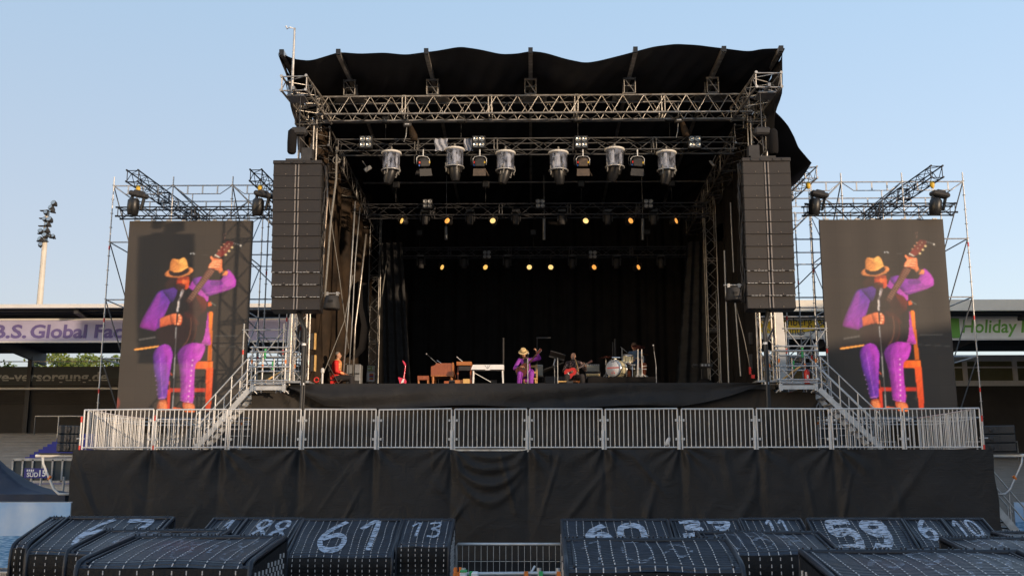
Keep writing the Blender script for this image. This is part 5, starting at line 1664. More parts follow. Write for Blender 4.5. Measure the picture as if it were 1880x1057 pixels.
    # guitar body
    vol([(220, 640), (235, 600), (290, 575), (345, 560), (356, 500), (385, 450), (440, 425), (480, 440), (500, 470), (492, 515), (455, 545), (446, 580), (445, 640), (420, 690), (370, 712), (300, 718), (240, 700)], (34, 12, 12), (46, 16, 14), ((300, 600), (470, 470)))
    fill([(440, 432), (478, 440), (499, 468), (492, 512), (470, 530), (460, 480)], (110, 28, 18), (50, 14, 12), ((490, 460), (450, 500)), a=.9)
    fill([(380, 520), (430, 540), (458, 580), (445, 592), (415, 560), (385, 545)], (64, 20, 14), a=.9)
    # binding curve
    pts = [(412, 548), (416, 590), (408, 640), (392, 680), (368, 704)]
    for a_, b_ in zip(pts, pts[1:]): line(a_, b_, 3, 3, (130, 90, 70), .8)
    pts = [(440, 560), (444, 610), (432, 660), (405, 700)]
    for a_, b_ in zip(pts, pts[1:]): line(a_, b_, 3, 3, (90, 30, 20), .8)
    blob((380, 495), 26, 26, (14, 8, 8), .9)
    # neck
    fill([(385, 460), (410, 475), (540, 300), (562, 222), (540, 212), (505, 285)], (96, 52, 40), (60, 32, 26), ((530, 240), (390, 470)), sm=0)
    for k in range(17):
        t_ = k / 17; a_ = np.array((515, 290)) * (1 - t_) + np.array((392, 452)) * t_; b_ = a_ + np.array((20, 14))
        line(a_, b_, 2.6, 2.6, (176, 132, 110), .9)
    line((522, 300), (403, 470), 1.6, 1.6, (150, 120, 100), .7); line((514, 294), (395, 462), 1.4, 1.4, (150, 120, 100), .6)
    # headstock
    fill([(545, 210), (568, 226), (600, 205), (642, 155), (640, 140), (606, 136), (590, 160)], (128, 34, 26), (84, 20, 18), ((560, 220), (630, 140)), sm=1)
    line((545, 212), (566, 224), 6, 5, (235, 220, 190))
    for q in ((600, 210), (618, 190), (634, 170)): blob(q, 6, 5, (238, 225, 170), 1)
    for q in ((562, 186), (576, 168), (590, 152)): blob(q, 5, 4, (190, 140, 110), 1)
    for q in ((592, 182), (606, 164), (618, 150)): blob(q, 3, 3, (220, 190, 160), 1)
    line((595, 118), (600, 92), 2, 2, (150, 120, 110), .6); line((640, 146), (682, 158), 2, 2, (160, 150, 140), .8); blob((681, 161), 4, 4, (220, 220, 215), 1)
    line((590, 96), (592, 128), 1.6, 1.6, (120, 90, 85), .7); line((660, 150), (690, 176), 1.6, 1.6, (130, 120, 110), .7)
    # fretting hand: four fingers and thumb
    SK, SL_ = (250, 150, 95), (255, 190, 140)
    fill([(528, 232), (575, 236), (580, 262), (570, 290), (545, 292), (530, 262)], (225, 112, 62), (245, 150, 95), ((530, 240), (575, 290)))
    for k, (a_, b_) in enumerate((((528, 250), (574, 240)), ((522, 258), (574, 252)), ((516, 267), (570, 265)), ((512, 277), (566, 278)))):
        line(a_, b_, 11, 12, SK); line((a_[0], a_[1] - 2), (b_[0], b_[1] - 2), 4, 5, SL_); line((a_[0] + 4, a_[1] + 6), (b_[0], b_[1] + 6), 2, 2, (150, 60, 35))
    line((522, 224), (534, 240), 11, 12, SK); blob((516, 278), 6, 4, (255, 205, 160), .9)
    # strumming arm and hand
    vol([(236, 560), (300, 535), (330, 530), (335, 580), (290, 590), (240, 602)], (240, 135, 85), (215, 100, 60), ((280, 540), (270, 600)))
    fill([(234, 556), (248, 556), (242, 605), (230, 606)], (110, 40, 150), sm=1)
    vol([(300, 536), (335, 528), (362, 540), (366, 565), (356, 592), (330, 586), (308, 578)], (245, 140, 90), (225, 110, 65), ((330, 530), (340, 590)))
    for k, q in enumerate(((350, 538), (356, 552), (354, 568), (346, 583))):
        line((332, q[1] + 2), q, 12, 11, SK); blob(q, 5, 5, (255, 205, 165), .9); line((334, q[1] + 9), (q[0], q[1] + 7), 2, 2, (150, 62, 40))
    # trousers
    vol([(210, 745), (232, 708), (270, 693), (300, 702), (316, 745), (308, 800), (296, 880), (282, 975), (238, 978), (232, 900), (214, 830)], (98, 46, 175), (160, 55, 195), ((214, 800), (300, 770)))
    fill([(266, 712), (292, 712), (304, 745), (296, 800), (288, 850), (282, 790)], (180, 62, 195), (150, 50, 165), ((290, 700), (290, 860)), a=.45)
    line((246, 740), (262, 972), 3, 3, (190, 110, 225), .6); line((284, 760), (270, 960), 8, 3, (96, 34, 140), .55)
    line((238, 978), (284, 972), 3, 3, (220, 140, 230), .7)
    vol([(340, 745), (368, 705), (420, 686), (480, 692), (492, 715), (470, 770), (440, 800), (434, 880), (426, 1002), (360, 988), (358, 900), (352, 820)], (120, 42, 165), (186, 62, 198), ((345, 760), (440, 780)))
    fill([(410, 700), (470, 702), (474, 722), (455, 755), (430, 745)], (190, 70, 200), (160, 50, 175), ((420, 690), (450, 770)), a=.4)
    fill([(352, 750), (370, 722), (386, 715), (376, 760), (366, 820), (356, 810)], (84, 30, 116), a=.5)
    line((392, 770), (392, 985), 5, 4, (206, 96, 222), .55); line((372, 790), (376, 980), 5, 4, (110, 36, 150), .55); line((425, 800), (416, 995), 4, 4, (130, 40, 160), .55)
    for i in range(9): blob((424 - i * 3.0, 778 + i * 27), 3.4, 3.4, (250, 215, 240), 1)
    for i in range(5): blob((222 + i * 3, 860 + i * 24), 2.4, 2.4, (170, 130, 220), 1)
    line((360, 988), (426, 1002), 3, 3, (225, 130, 225), .7)
    # microphone and stand
    line((335, 600), (317, 1040), 4, 6, (105, 96, 92)); line((333, 600), (315, 1040), 1.5, 2, (190, 180, 170), .8)
    line((342, 515), (335, 600), 8, 8, (40, 32, 32))
    line((348, 455), (342, 515), 9, 10, (190, 175, 168)); line((345, 455), (339, 515), 3, 3, (250, 240, 235)); line((362, 432), (347, 458), 8, 9, (120, 105, 98))
    line((368, 408), (358, 436), 14, 10, (176, 150, 140)); line((364, 406), (355, 434), 5, 3, (230, 215, 205)); blob((368, 406), 8, 9, (140, 120, 112), .9)
    # shoes
    vol([(242, 990), (280, 985), (288, 1015), (282, 1040), (236, 1040), (232, 1018)], (150, 60, 30), (235, 130, 70), ((240, 985), (262, 1035)))
    fill([(372, 1000), (424, 1004), (436, 1025), (436, 1048), (382, 1046)], (170, 70, 35), (240, 135, 75), ((380, 1000), (410, 1045)))
    for k in range(4): line((246, 1000 + k * 9), (278, 998 + k * 9), 3, 3, (255, 190, 130), .8); line((384, 1008 + k * 9), (420, 1012 + k * 9), 3, 3, (255, 200, 140), .8)
    line((322, 1030), (360, 1034), 12, 10, (230, 110, 50), .9)
    # sparkles in the middle (lamps far behind)
    for q in ((412, 203), (424, 201), (430, 205)): blob(q, 2.6, 2.6, (220, 230, 240), 1)
    line((430, 208), (520, 212), 1.2, 1.2, (90, 88, 82), .5)
    # orange reflected glow at lower left corner
    blob((8, 1000), 22, 30, (140, 40, 24), .7)
    # cloth folds: mottled light and dark over everything painted
    fold = 1 + .10 * np.sin(X * .11 + 3 * np.sin(Y * .035)) * np.sin(Y * .07 + 2 * np.sin(X * .05)) + .06 * np.sin((X + Y) * .21 + 2 * np.sin(Y * .09))
    img *= fold[..., None]
    pur = img[..., 2] > img[..., 0] * .85
    img[..., 2] = np.where(pur, img[..., 2] * .80, img[..., 2])
    img[..., 0] = np.where(pur, img[..., 0] * 1.22, img[..., 0])
    ora = (img[..., 0] > img[..., 2] * 1.8) & (img[..., 0] > .08)
    img[..., 0] = np.where(ora, img[..., 0] * 1.15, img[..., 0]); img[..., 2] = np.where(ora, img[..., 2] * .7, img[..., 2]); img[..., 1] = np.where(ora, img[..., 1] * .86, img[..., 1])
    # led grain
    img[:] *= (1 + .10 * rng.randn(*X.shape))[..., None]
    row = (np.arange(NV + 1) % 3 == 0)
    img[row] *= .88
    b = img.copy()
    for _ in range(2):
        p = np.pad(b, ((1, 1), (1, 1), (0, 0)), 'edge')
        b = (p[1:-1, 1:-1] * 4 + p[:-2, 1:-1] + p[2:, 1:-1] + p[1:-1, :-2] + p[1:-1, 2:]) / 8
    img = b * (1 + .05 * rng.randn(*X.shape))[..., None]
    return np.clip(img, 0, 3)
_pic = screen_picture()
def screens():
    me0 = None
    for s in (-1, 1):
        w = 'left' if s < 0 else 'right'
        if s < 0: x0, x1 = -13.37, -9.24
        else: x0, x1 = 9.50, 13.54
        Y = 33.5; z0 = 4.06; z1 = 10.56 if s < 0 else 10.50
        cx = (x0 + x1) / 2
        t = thing('video_screen', (cx, Y, z0), 'tall %s video screen showing a seated guitarist in a purple suit and straw hat' % w, 'video screen')
        mb = MB()
        nc, nr = 8, 13
        pw, ph = (x1 - x0) / nc, (z1 - z0) / nr
        for i in range(nc):
            for j in range(nr):
                mb.box((x0 + pw * (i + .5), Y + .06, z0 + ph * (j + .5)), (pw - .006, .10, ph - .006))
        for i in range(nc):
            mb.box((x0 + pw * (i + .5), Y + .05, z1 + .02), (.14, .05, .05), 1)
        mb.build('led_cabinets', ['speaker_edge', 'galv'], t)
        # front face carrying the moving picture
        xs = np.linspace(x0, x1, NU + 1); zs = np.linspace(z1, z0, NV + 1)
        XX, ZZ = np.meshgrid(xs, zs)
        rip = .004 * np.sin(XX * 6) + .003 * np.sin(ZZ * 5)
        co = np.stack([XX - cx, rip - .006, ZZ - z0], -1).reshape(-1, 3)
        me = bpy.data.meshes.new('picture_panel')
        idx = np.arange((NU + 1) * (NV + 1)).reshape(NV + 1, NU + 1)
        fc = np.stack([idx[1:, :-1], idx[1:, 1:], idx[:-1, 1:], idx[:-1, :-1]], -1).reshape(-1, 4)
        me.from_pydata(co.tolist(), [], fc.tolist())
        ca = me.color_attributes.new('picture', 'FLOAT_COLOR', 'POINT')
        rgba = np.ones((co.shape[0], 4), dtype=np.float32); rgba[:, :3] = _pic.reshape(-1, 3)
        ca.data.foreach_set('color', rgba.ravel())
        me.materials.append(M['led_picture'])
        me.update()
        o = bpy.data.objects.new('picture_panel', me); COL.objects.link(o); o.parent = t
        CH.setdefault(t.name, []).append(o)
screens()

# ================================================================== STAGE EQUIPMENT AND PEOPLE
def place(px_, Y): return W(px_, 700, Y).x
def remesh_part(mb, name, ms, parent, voxel=.012, smooth=2, paint=None):
    """fuse the rough volume into one continuous skin"""
    o = mb.build(name, ms, parent, local=True)
    md = o.modifiers.new('fuse', 'REMESH'); md.mode = 'VOXEL'; md.voxel_size = voxel; md.use_smooth_shade = True
    sm = o.modifiers.new('soft', 'SMOOTH'); sm.factor = .6; sm.iterations = smooth
    bpy.context.view_layer.update()
    me = bpy.data.meshes.new_from_object(o.evaluated_get(bpy.context.evaluated_depsgraph_get()))
    o.modifiers.clear()
    old = o.data; o.data = me; bpy.data.meshes.remove(old)
    me.name = name
    me.materials.clear()
    for m_ in (ms if isinstance(ms, (list, tuple)) else [ms]): me.materials.append(M[m_])
    for p in me.polygons: p.use_smooth = True
    if paint:
        for p in me.polygons: p.material_index = paint(p.center)
    return o
def limb(mb, pts, rr, n=12):
    pts = [V(p) for p in pts]
    for i in range(len(pts) - 1):
        mb.tube(pts[i], pts[i + 1], rr[i], rr[i + 1], n=n)
        mb.ell(pts[i + 1], rr[i + 1], n=n, m=8)
    mb.ell(pts[0], rr[0], n=n, m=8)
def hand(mb, wrist, direc, palmn, curl=.9, side=1, scale=1.0):
    """palm, four unequal bent fingers and a thumb"""
    w = V(wrist); d = V(direc).normalized(); nrm = V(palmn); nrm = (nrm - d * nrm.dot(d)).normalized(); s = d.cross(nrm) * side
    R = Matrix((s, d, nrm)).transposed()
    mb.ell(w + d * .045 * scale, (.040 * scale, .050 * scale, .017 * scale), R=R, n=14, m=10)
    for i, (off, ln) in enumerate(((-.030, .066), (-.010, .076), (.010, .071), (.029, .056))):
        p0 = w + d * (.080 - abs(off) * .25) * scale + s * off * scale
        a1, a2, a3 = curl * .6, curl * 1.3, curl * 1.9
        dd = lambda a: (d * math.cos(a) + nrm * math.sin(a))
        p1 = p0 + dd(a1) * ln * .45 * scale; p2 = p1 + dd(a2) * ln * .32 * scale; p3 = p2 + dd(a3) * ln * .26 * scale
        limb(mb, [p0, p1, p2, p3], [.0105 * scale, .0100 * scale, .0092 * scale, .0080 * scale], 8)
    t0 = w + d * .022 * scale - s * .032 * scale
    t1 = t0 + (d * .55 - s * .55 + nrm * .3).normalized() * .036 * scale
    t2 = t1 + (d * .75 - s * .1 + nrm * .6).normalized() * .030 * scale
    limb(mb, [t0, t1, t2], [.013 * scale, .0115 * scale, .0092 * scale], 8)
def headshape(mb, c, yaw=0, tilt=0, roll=0):
    """skull, jaw, nose, ears; face looks along local -Y"""
    R = Euler((tilt, roll, yaw)).to_matrix()
    c = V(c)
    f = lambda x, y, z: c + R @ V((x, y, z))
    mb.ell(f(0, .012, .028), (.076, .094, .090), R=R, n=18, m=14)
    mb.ell(f(0, -.022, -.040), (.060, .068, .072), R=R, n=16, m=12)
    mb.ell(f(0, -.055, -.088), (.030, .028, .022), R=R, n=12, m=8)
    mb.path([f(0, -.082, .020), f(0, -.100, -.012), f(0, -.106, -.024)], [.009, .014, .016], 8)
    mb.ell(f(0, -.102, -.024), (.019, .014, .012), R=R, n=10, m=8)
    for s in (-1, 1):
        mb.ell(f(s * .077, .012, -.005), (.012, .022, .032), R=R, n=10, m=8)
        mb.ell(f(s * .030, -.074, .034), (.026, .016, .010), R=R, n=10, m=8)
    mb.ell(f(0, -.086, -.055), (.025, .012, .008), R=R, n=10, m=8)
    return f, R
def face_bits(f, R, parent):
    mb = MB()
    for s in (-1, 1):
        mb.ell(f(s * .030, -.080, .012), (.013, .008, .008), R=R, n=10, m=8, mi=0)
        mb.ell(f(s * .030, -.0865, .012), (.0055, .004, .0055), R=R, n=8, m=6, mi=1)
    mb.build('eyes', ['white', 'hair_dark'], parent, local=True)
    mb = MB(); mb.path([f(-.022, -.0935, -.057), f(0, -.100, -.055), f(.022, -.0935, -.057)], [.003, .005, .003], 6); mb.build('mouth', 'rust_cloth', parent, local=True)

# ---- seated singer in purple
YSG = 34.0
ZD = DECK
def singer():
    x = place(966, YSG)
    t = thing('person', (x, YSG, ZD), 'seated singer in purple suit and straw hat playing a brown acoustic guitar raised high', 'person')
    # local coordinates: facing -Y, origin under the hips
    hip = V((0, .08, .52))
    body = MB()
    ch = V((-.02, -.02, 1.02)); nk = V((-.05, -.08, 1.16)); hd = V((-.085, -.16, 1.24))
    f, R = headshape(body, hd, .15, .62, -.16)
    body.tube((-.045, -.04, 1.05), (-.075, -.12, 1.20), .055, .052, n=12)
    limb(body, [hip, (0, .03, .75), ch], [.13, .12, .13])
    # arms
    LS, LE, LW = V((-.21, -.02, 1.05)), V((-.37, -.12, .77)), V((-.16, -.34, .80))
    RS, RE, RW = V((.17, -.02, 1.06)), V((.43, -.16, 1.09)), V((.34, -.34, 1.30))
    limb(body, [(-.1, 0, 1.05), LS, LE, LW], [.07, .055, .042, .026])
    limb(body, [(.1, 0, 1.05), RS, RE, RW], [.07, .055, .042, .026])
    hand(body, LW, (.9, -.15, .05), (-.0, .3, -1), 1.0, 1)
    hand(body, RW, (-.35, -.1, .9), (-.9, .1, -.3), 1.2, -1)
    for s, kx, fx in ((-1, -.20, -.22), (1, .17, .15)):
        limb(body, [(s * .09, .06, .50), (kx, -.38, .56), (fx, -.30, .10)], [.085, .062, .045])
        body.ell((fx, -.37, .05), (.045, .12, .045))
    o = remesh_part(body, 'body', ['skin'], t, .009, 2)
    face_bits(f, R, t)
    # jacket
    j = MB()
    limb(j, [(0, .09, .48), (0, .04, .72), (-.01, -.01, .98)], [.165, .155, .165])
    j.ell((-.01, .0, 1.02), (.20, .12, .10))
    limb(j, [(-.1, 0, 1.05), LS, LE, LE.lerp(LW, .38)], [.08, .076, .062, .05])
    limb(j, [(.1, 0, 1.05), RS, RE, RE.lerp(RW, .62)], [.08, .076, .064, .05])
    j.ell((.17, .02, .60), (.10, .13, .17)); j.ell((-.16, .04, .60), (.09, .12, .14))
    remesh_part(j, 'jacket', ['purple', 'shirt_black'], t, .012, 3, lambda c: 1 if (abs(c.x + .01) < .055 + max(0, (c.z - .8)) * .10 and c.y < -.07 and .62 < c.z < 1.1) else 0)
    tr = MB()
    for s, kx, fx in ((-1, -.20, -.22), (1, .17, .15)):
        limb(tr, [(s * .09, .06, .50), (kx, -.39, .565), (fx, -.30, .14)], [.105, .086, .078])
    tr.ell((0, .09, .49), (.18, .15, .10))
    remesh_part(tr, 'trousers', 'purple', t, .012, 3)
    sh = MB()
    for fx in (-.22, .15): sh.ell((fx, -.38, .055), (.052, .135, .055), n=14, m=10); sh.box((fx, -.38, .012), (.09, .24, .024))
    sh.build('shoes', 'wood_red', t, local=True)
    hr = MB(); hr.ell(f(0, .03, .02), (.088, .10, .10), R=R, n=16, m=12); limb(hr, [f(-.07, .04, -.02), f(-.085, .03, -.12), f(-.075, .0, -.19)], [.035, .038, .02]); limb(hr, [f(.07, .04, -.02), f(.085, .03, -.11), f(.07, .0, -.17)], [.035, .035, .02])
    hr.build('hair', 'hair_dark', t, local=True)
    bd = MB(); bd.ell(f(0, -.055, -.085), (.05, .045, .04), R=R, n=12, m=8); bd.build('beard', 'beard', t, local=True)
    ht = MB(); X = Matrix.Translation(f(0, .0, .068)) @ R.to_4x4()
    ht.lathe([(.088, .0), (.155, -.012), (.168, -.004), (.166, .004), (.15, .0), (.095, .012), (.096, .05), (.090, .10), (.070, .128), (.045, .118), (0, .112)], X, 26)
    ht.lathe([(.0975, .010), (.0985, .045), (.094, .046)], X, 26, mi=1, cap=False)
    ht.build('hat', ['straw', 'hair_dark'], t, local=True)
    return t, x
singer_obj, sx_ = singer()
def acoustic(x, y, z):
    g = thing('acoustic_guitar', (x, y, z), 'dark brown acoustic guitar with its neck raised, held by the purple suited singer', 'guitar')
    ang = math.radians(48)
    X = Matrix.Translation((0, 0, 0)) @ Euler((.10, PI / 2 - ang, .0)).to_matrix().to_4x4()
    # outline along local z (neck up)
    out = []
    for k in range(36):
        a = 2 * PI * k / 36
        zz = -math.cos(a) * .25
        w_ = .195 * math.sin(a) * (1 - .18 * (zz / .25)) * (1 - .22 * math.exp(-((zz - .04) / .07) ** 2))
        out.append((w_, zz))
    mb = MB(); mb.prism(out, -.05, .05, 0, X); mb.build('body', 'guitar_brown', g, local=True)
    mb = MB()
    for i in range(36):
        a, b = out[i], out[(i + 1) % 36]; mb.tube(X @ V((a[0], -.052, a[1])), X @ V((b[0], -.052, b[1])), .005, n=4)
    mb.build('binding', 'rusty_metal', g, local=True)
    mb = MB(); mb.box((0, -.055, .42), (.052, .03, .62), 0, X); mb.build('neck', 'wood_dark', g, local=True)
    mb = MB(); mb.lathe([(.05, 0), (.05, .004)], X @ Matrix.Translation((0, -.056, .06)) @ Euler((PI / 2, 0, 0)).to_matrix().to_4x4(), 20); mb.box((0, -.056, -.12), (.15, .014, .03), 0, X); mb.build('sound_hole', 'hair_dark', g, local=True)
    mb = MB(); mb.prism([(-.03, .72), (.03, .72), (.042, .90), (-.042, .90)], -.062, -.042, 0, X)
    for k in range(3):
        for s in (-1, 1): mb.ell(X @ V((s * .05, -.05, .76 + k * .05)), .011, 1, n=8, m=6)
    mb.build('headstock', ['guitar_brown', 'chrome'], g, local=True)
acoustic(sx_ - .10, YSG - .30, ZD + .70)
def wooden_chair(x, y, rot, label, sc=1.0):
    t = thing('chair', (0, 0, 0), label, 'chair')
    mb = MB(); mb.bbox((0, 0, .44), (.44, .44, .05), .01); mb.build('seat', 'wood_pale', t, local=True)
    for a in (-1, 1):
        for b in (-1, 1):
            mb = MB(); h = .44 if b < 0 else .95; mb.bbox((a * .19, b * .19, h / 2), (.045, .045, h), .006); mb.build('leg', 'wood_pale', t, local=True)
    for z in (.68, .88):
        mb = MB(); mb.bbox((0, .19, z), (.36, .025, .07), .006); mb.build('back_rail', 'wood_pale', t, local=True)
    mb = MB()
    for a in (-1, 1): mb.box((a * .19, 0, .2), (.02, .36, .03))
    mb.box((0, -.19, .22), (.36, .02, .03)); mb.build('stretcher', 'wood_pale', t, local=True)
    t.location = (x, y, ZD); t.rotation_euler = (0, 0, rot)
wooden_chair(sx_ + .14, YSG + .14, -.12, 'pale wooden chair carrying the purple suited singer')

def mic_stand(px_, Y, hz, label, boom=None, base=True, r=.011):
    x = place(px_, Y)
    t = thing('microphone_stand', (x, Y, ZD), label, 'microphone stand')
    mb = MB(); mb.tube((x, Y, ZD), (x, Y, ZD + hz), r, n=8); mb.build('pole', 'galv_dull', t)
    mb = MB()
    for a in (0, 2.1, 4.2): mb.tube((x, Y, ZD + .1), (x + .25 * math.cos(a), Y + .25 * math.sin(a), ZD + .01), .009)
    mb.build('base', 'black_metal', t)
    if boom:
        bx_, bz_ = boom
        mb = MB(); mb.tube((x - bx_ * .25, Y, ZD + hz - bz_ * .25), (x + bx_, Y - .05, ZD + hz + bz_), .008); mb.build('boom', 'galv_dull', t)
        m0 = V((x + bx_, Y - .05, ZD + hz + bz_)); d = V((bx_, 0, bz_)).normalized()
    else:
        m0 = V((x, Y, ZD + hz)); d = V((.15, .3, .9)).normalized()
    mb = MB(); mb.tube(m0 - d * .06, m0 + d * .10, .012, .016, n=10); mb.ell(m0 + d * .13, .026, 1, n=10, m=8); mb.build('microphone', ['black_metal', 'galv'], t)
mic_stand(969, YSG - .62, 1.08, 'straight microphone stand in front of the purple suited singer', r=.014)
mic_stand(1205, 32.8, .74, 'lone microphone stand with angled top at the right of the drum riser', boom=(-.06, .50))
mic_stand(805, 35.3, 1.05, 'short boom microphone above the brown organ', boom=(-.32, .28))
mic_stand(1143, 36.4, 1.75, 'tall stand with bright angled microphone behind the drum kit', boom=(.22, -.20), r=.016)
for px_, py_, lb in ((924, 620, 'tall grey pole rising behind the white keyboard'), (1129, 622, 'thick grey pole behind the bass drum, right one'), (1125, 628, 'thin grey pole behind the bass drum, left one')):
    Y = 37.0; p = W(px_, py_, Y); mb = MB(); mb.tube((p.x, Y, ZD), (p.x, Y, p.z), .035 if px_ != 1125 else .022, n=8); mb.box((p.x, Y, ZD + .02), (.4, .4, .04)); one('pole', mb, 'dark_case', lb, 'pole')
# music stands and booms
def music_stand(px_, Y, pz, label, tilt, ln=.45):
    x = place(px_, Y); z = W(px_, pz, Y).z
    t = thing('music_stand', (x, Y, ZD), label, 'music stand')
    mb = MB(); mb.tube((x, Y, ZD), (x, Y, z), .014, n=8)
    for a in (0, 2.1, 4.2): mb.tube((x, Y, ZD + .1), (x + .25 * math.cos(a), Y + .25 * math.sin(a), ZD + .01), .009)
    mb.build('pole', 'galv_dull', t)
    mb = MB(); X = Matrix.Translation((x, Y - .05, z + .08)) @ Euler((1.25, tilt, 0)).to_matrix().to_4x4(); mb.box((0, 0, 0), (ln, .02, .30), 0, X); mb.box((0, -.04, -.15), (ln, .08, .012), 0, X); mb.build('desk', 'dark_case', t)
music_stand(1024, 33.2, 656, 'black music stand with a tilted desk between singer and seated guitarist', .28, .5)
p = W(998, 620, 35); mb = MB(); mb.box((p.x, 35, p.z), (.48, .1, .035)); mb.tube((p.x - .22, 35, ZD), (p.x - .22, 35, p.z), .012); mb.box((p.x - .22, 35, ZD + .02), (.3, .3, .04)); one('light_bar', mb, 'dark_case', 'thin dark horizontal bar lamp on a stand above the singer\'s guitar head', 'lamp')
p = W(1018, 664, 34.2); mb = MB(); mb.tube(p + V((-.03, 0, -.12)), p + V((.03, 0, .12)), .03, n=8); mb.tube(p + V((0, 0, -.1)), (p.x, p.y, ZD), .01); mb.box((p.x, p.y, ZD + .015), (.22, .22, .03)); one('microphone', mb, 'galv_dull', 'short grey microphone left of the music stand', 'microphone')

def amp(px0, px1, py0, Y, label, ms, head=False, grill='amp_grey', z0=0.0, tilt=0):
    xa, xb = place(px0, Y), place(px1, Y); zt = W(px0, py0, Y).z; zb = ZD + z0
    h = zt - zb
    t = thing('guitar_amplifier', ((xa + xb) / 2, Y, zb), label, 'amplifier')
    cx = (xa + xb) / 2; w_ = xb - xa
    mb = MB(); mb.bbox((cx, Y + .15, zb + h / 2), (w_, .34, h), .015); mb.build('cabinet', ms, t)
    mb = MB(); mb.box((cx, Y - .028, zb + h * .42), (w_ * .9, .02, h * .72)); mb.build('grille_cloth', grill, t)
    mb = MB(); mb.box((cx, Y - .03, zb + h * .88), (w_ * .9, .02, h * .10)); 
    for k in range(6): mb.ell((cx - w_ * .36 + k * w_ * .14, Y - .045, zb + h * .88), .013, 1, n=8, m=6)
    mb.build('control_panel', ['straw' if grill != 'amp_grey' else 'galv_dull', 'black_metal'], t)
    return t
# stand plus tilted amp behind the singer
a_ = amp(982, 997, 669, 35.0, 'grey fronted amplifier raised behind the singer\'s chair', 'amp_grey', z0=.62)
xa = place(990, 35.1); mb = MB()
for s in (-1, 1): mb.tube((xa + s * .13, 35.15, ZD), (xa + s * .13, 35.15, ZD + .61), .014)
mb.box((xa, 35.15, ZD + .605), (.32, .34, .02)); one('amp_stand', mb, 'black_metal', 'black tube stand under the raised grey amplifier', 'stand')
amp(1075, 1103, 683, 35.4, 'lower brown grille amplifier cabinet behind the seated guitarist', 'amp_black', grill='amp_brown', z0=.06)
zz = W(1080, 683, 35.4).z - ZD
amp(1074, 1102, 668, 35.4, 'upper black amplifier with pale control strip behind the seated guitarist', 'amp_black', grill='amp_grey', z0=zz + .01)

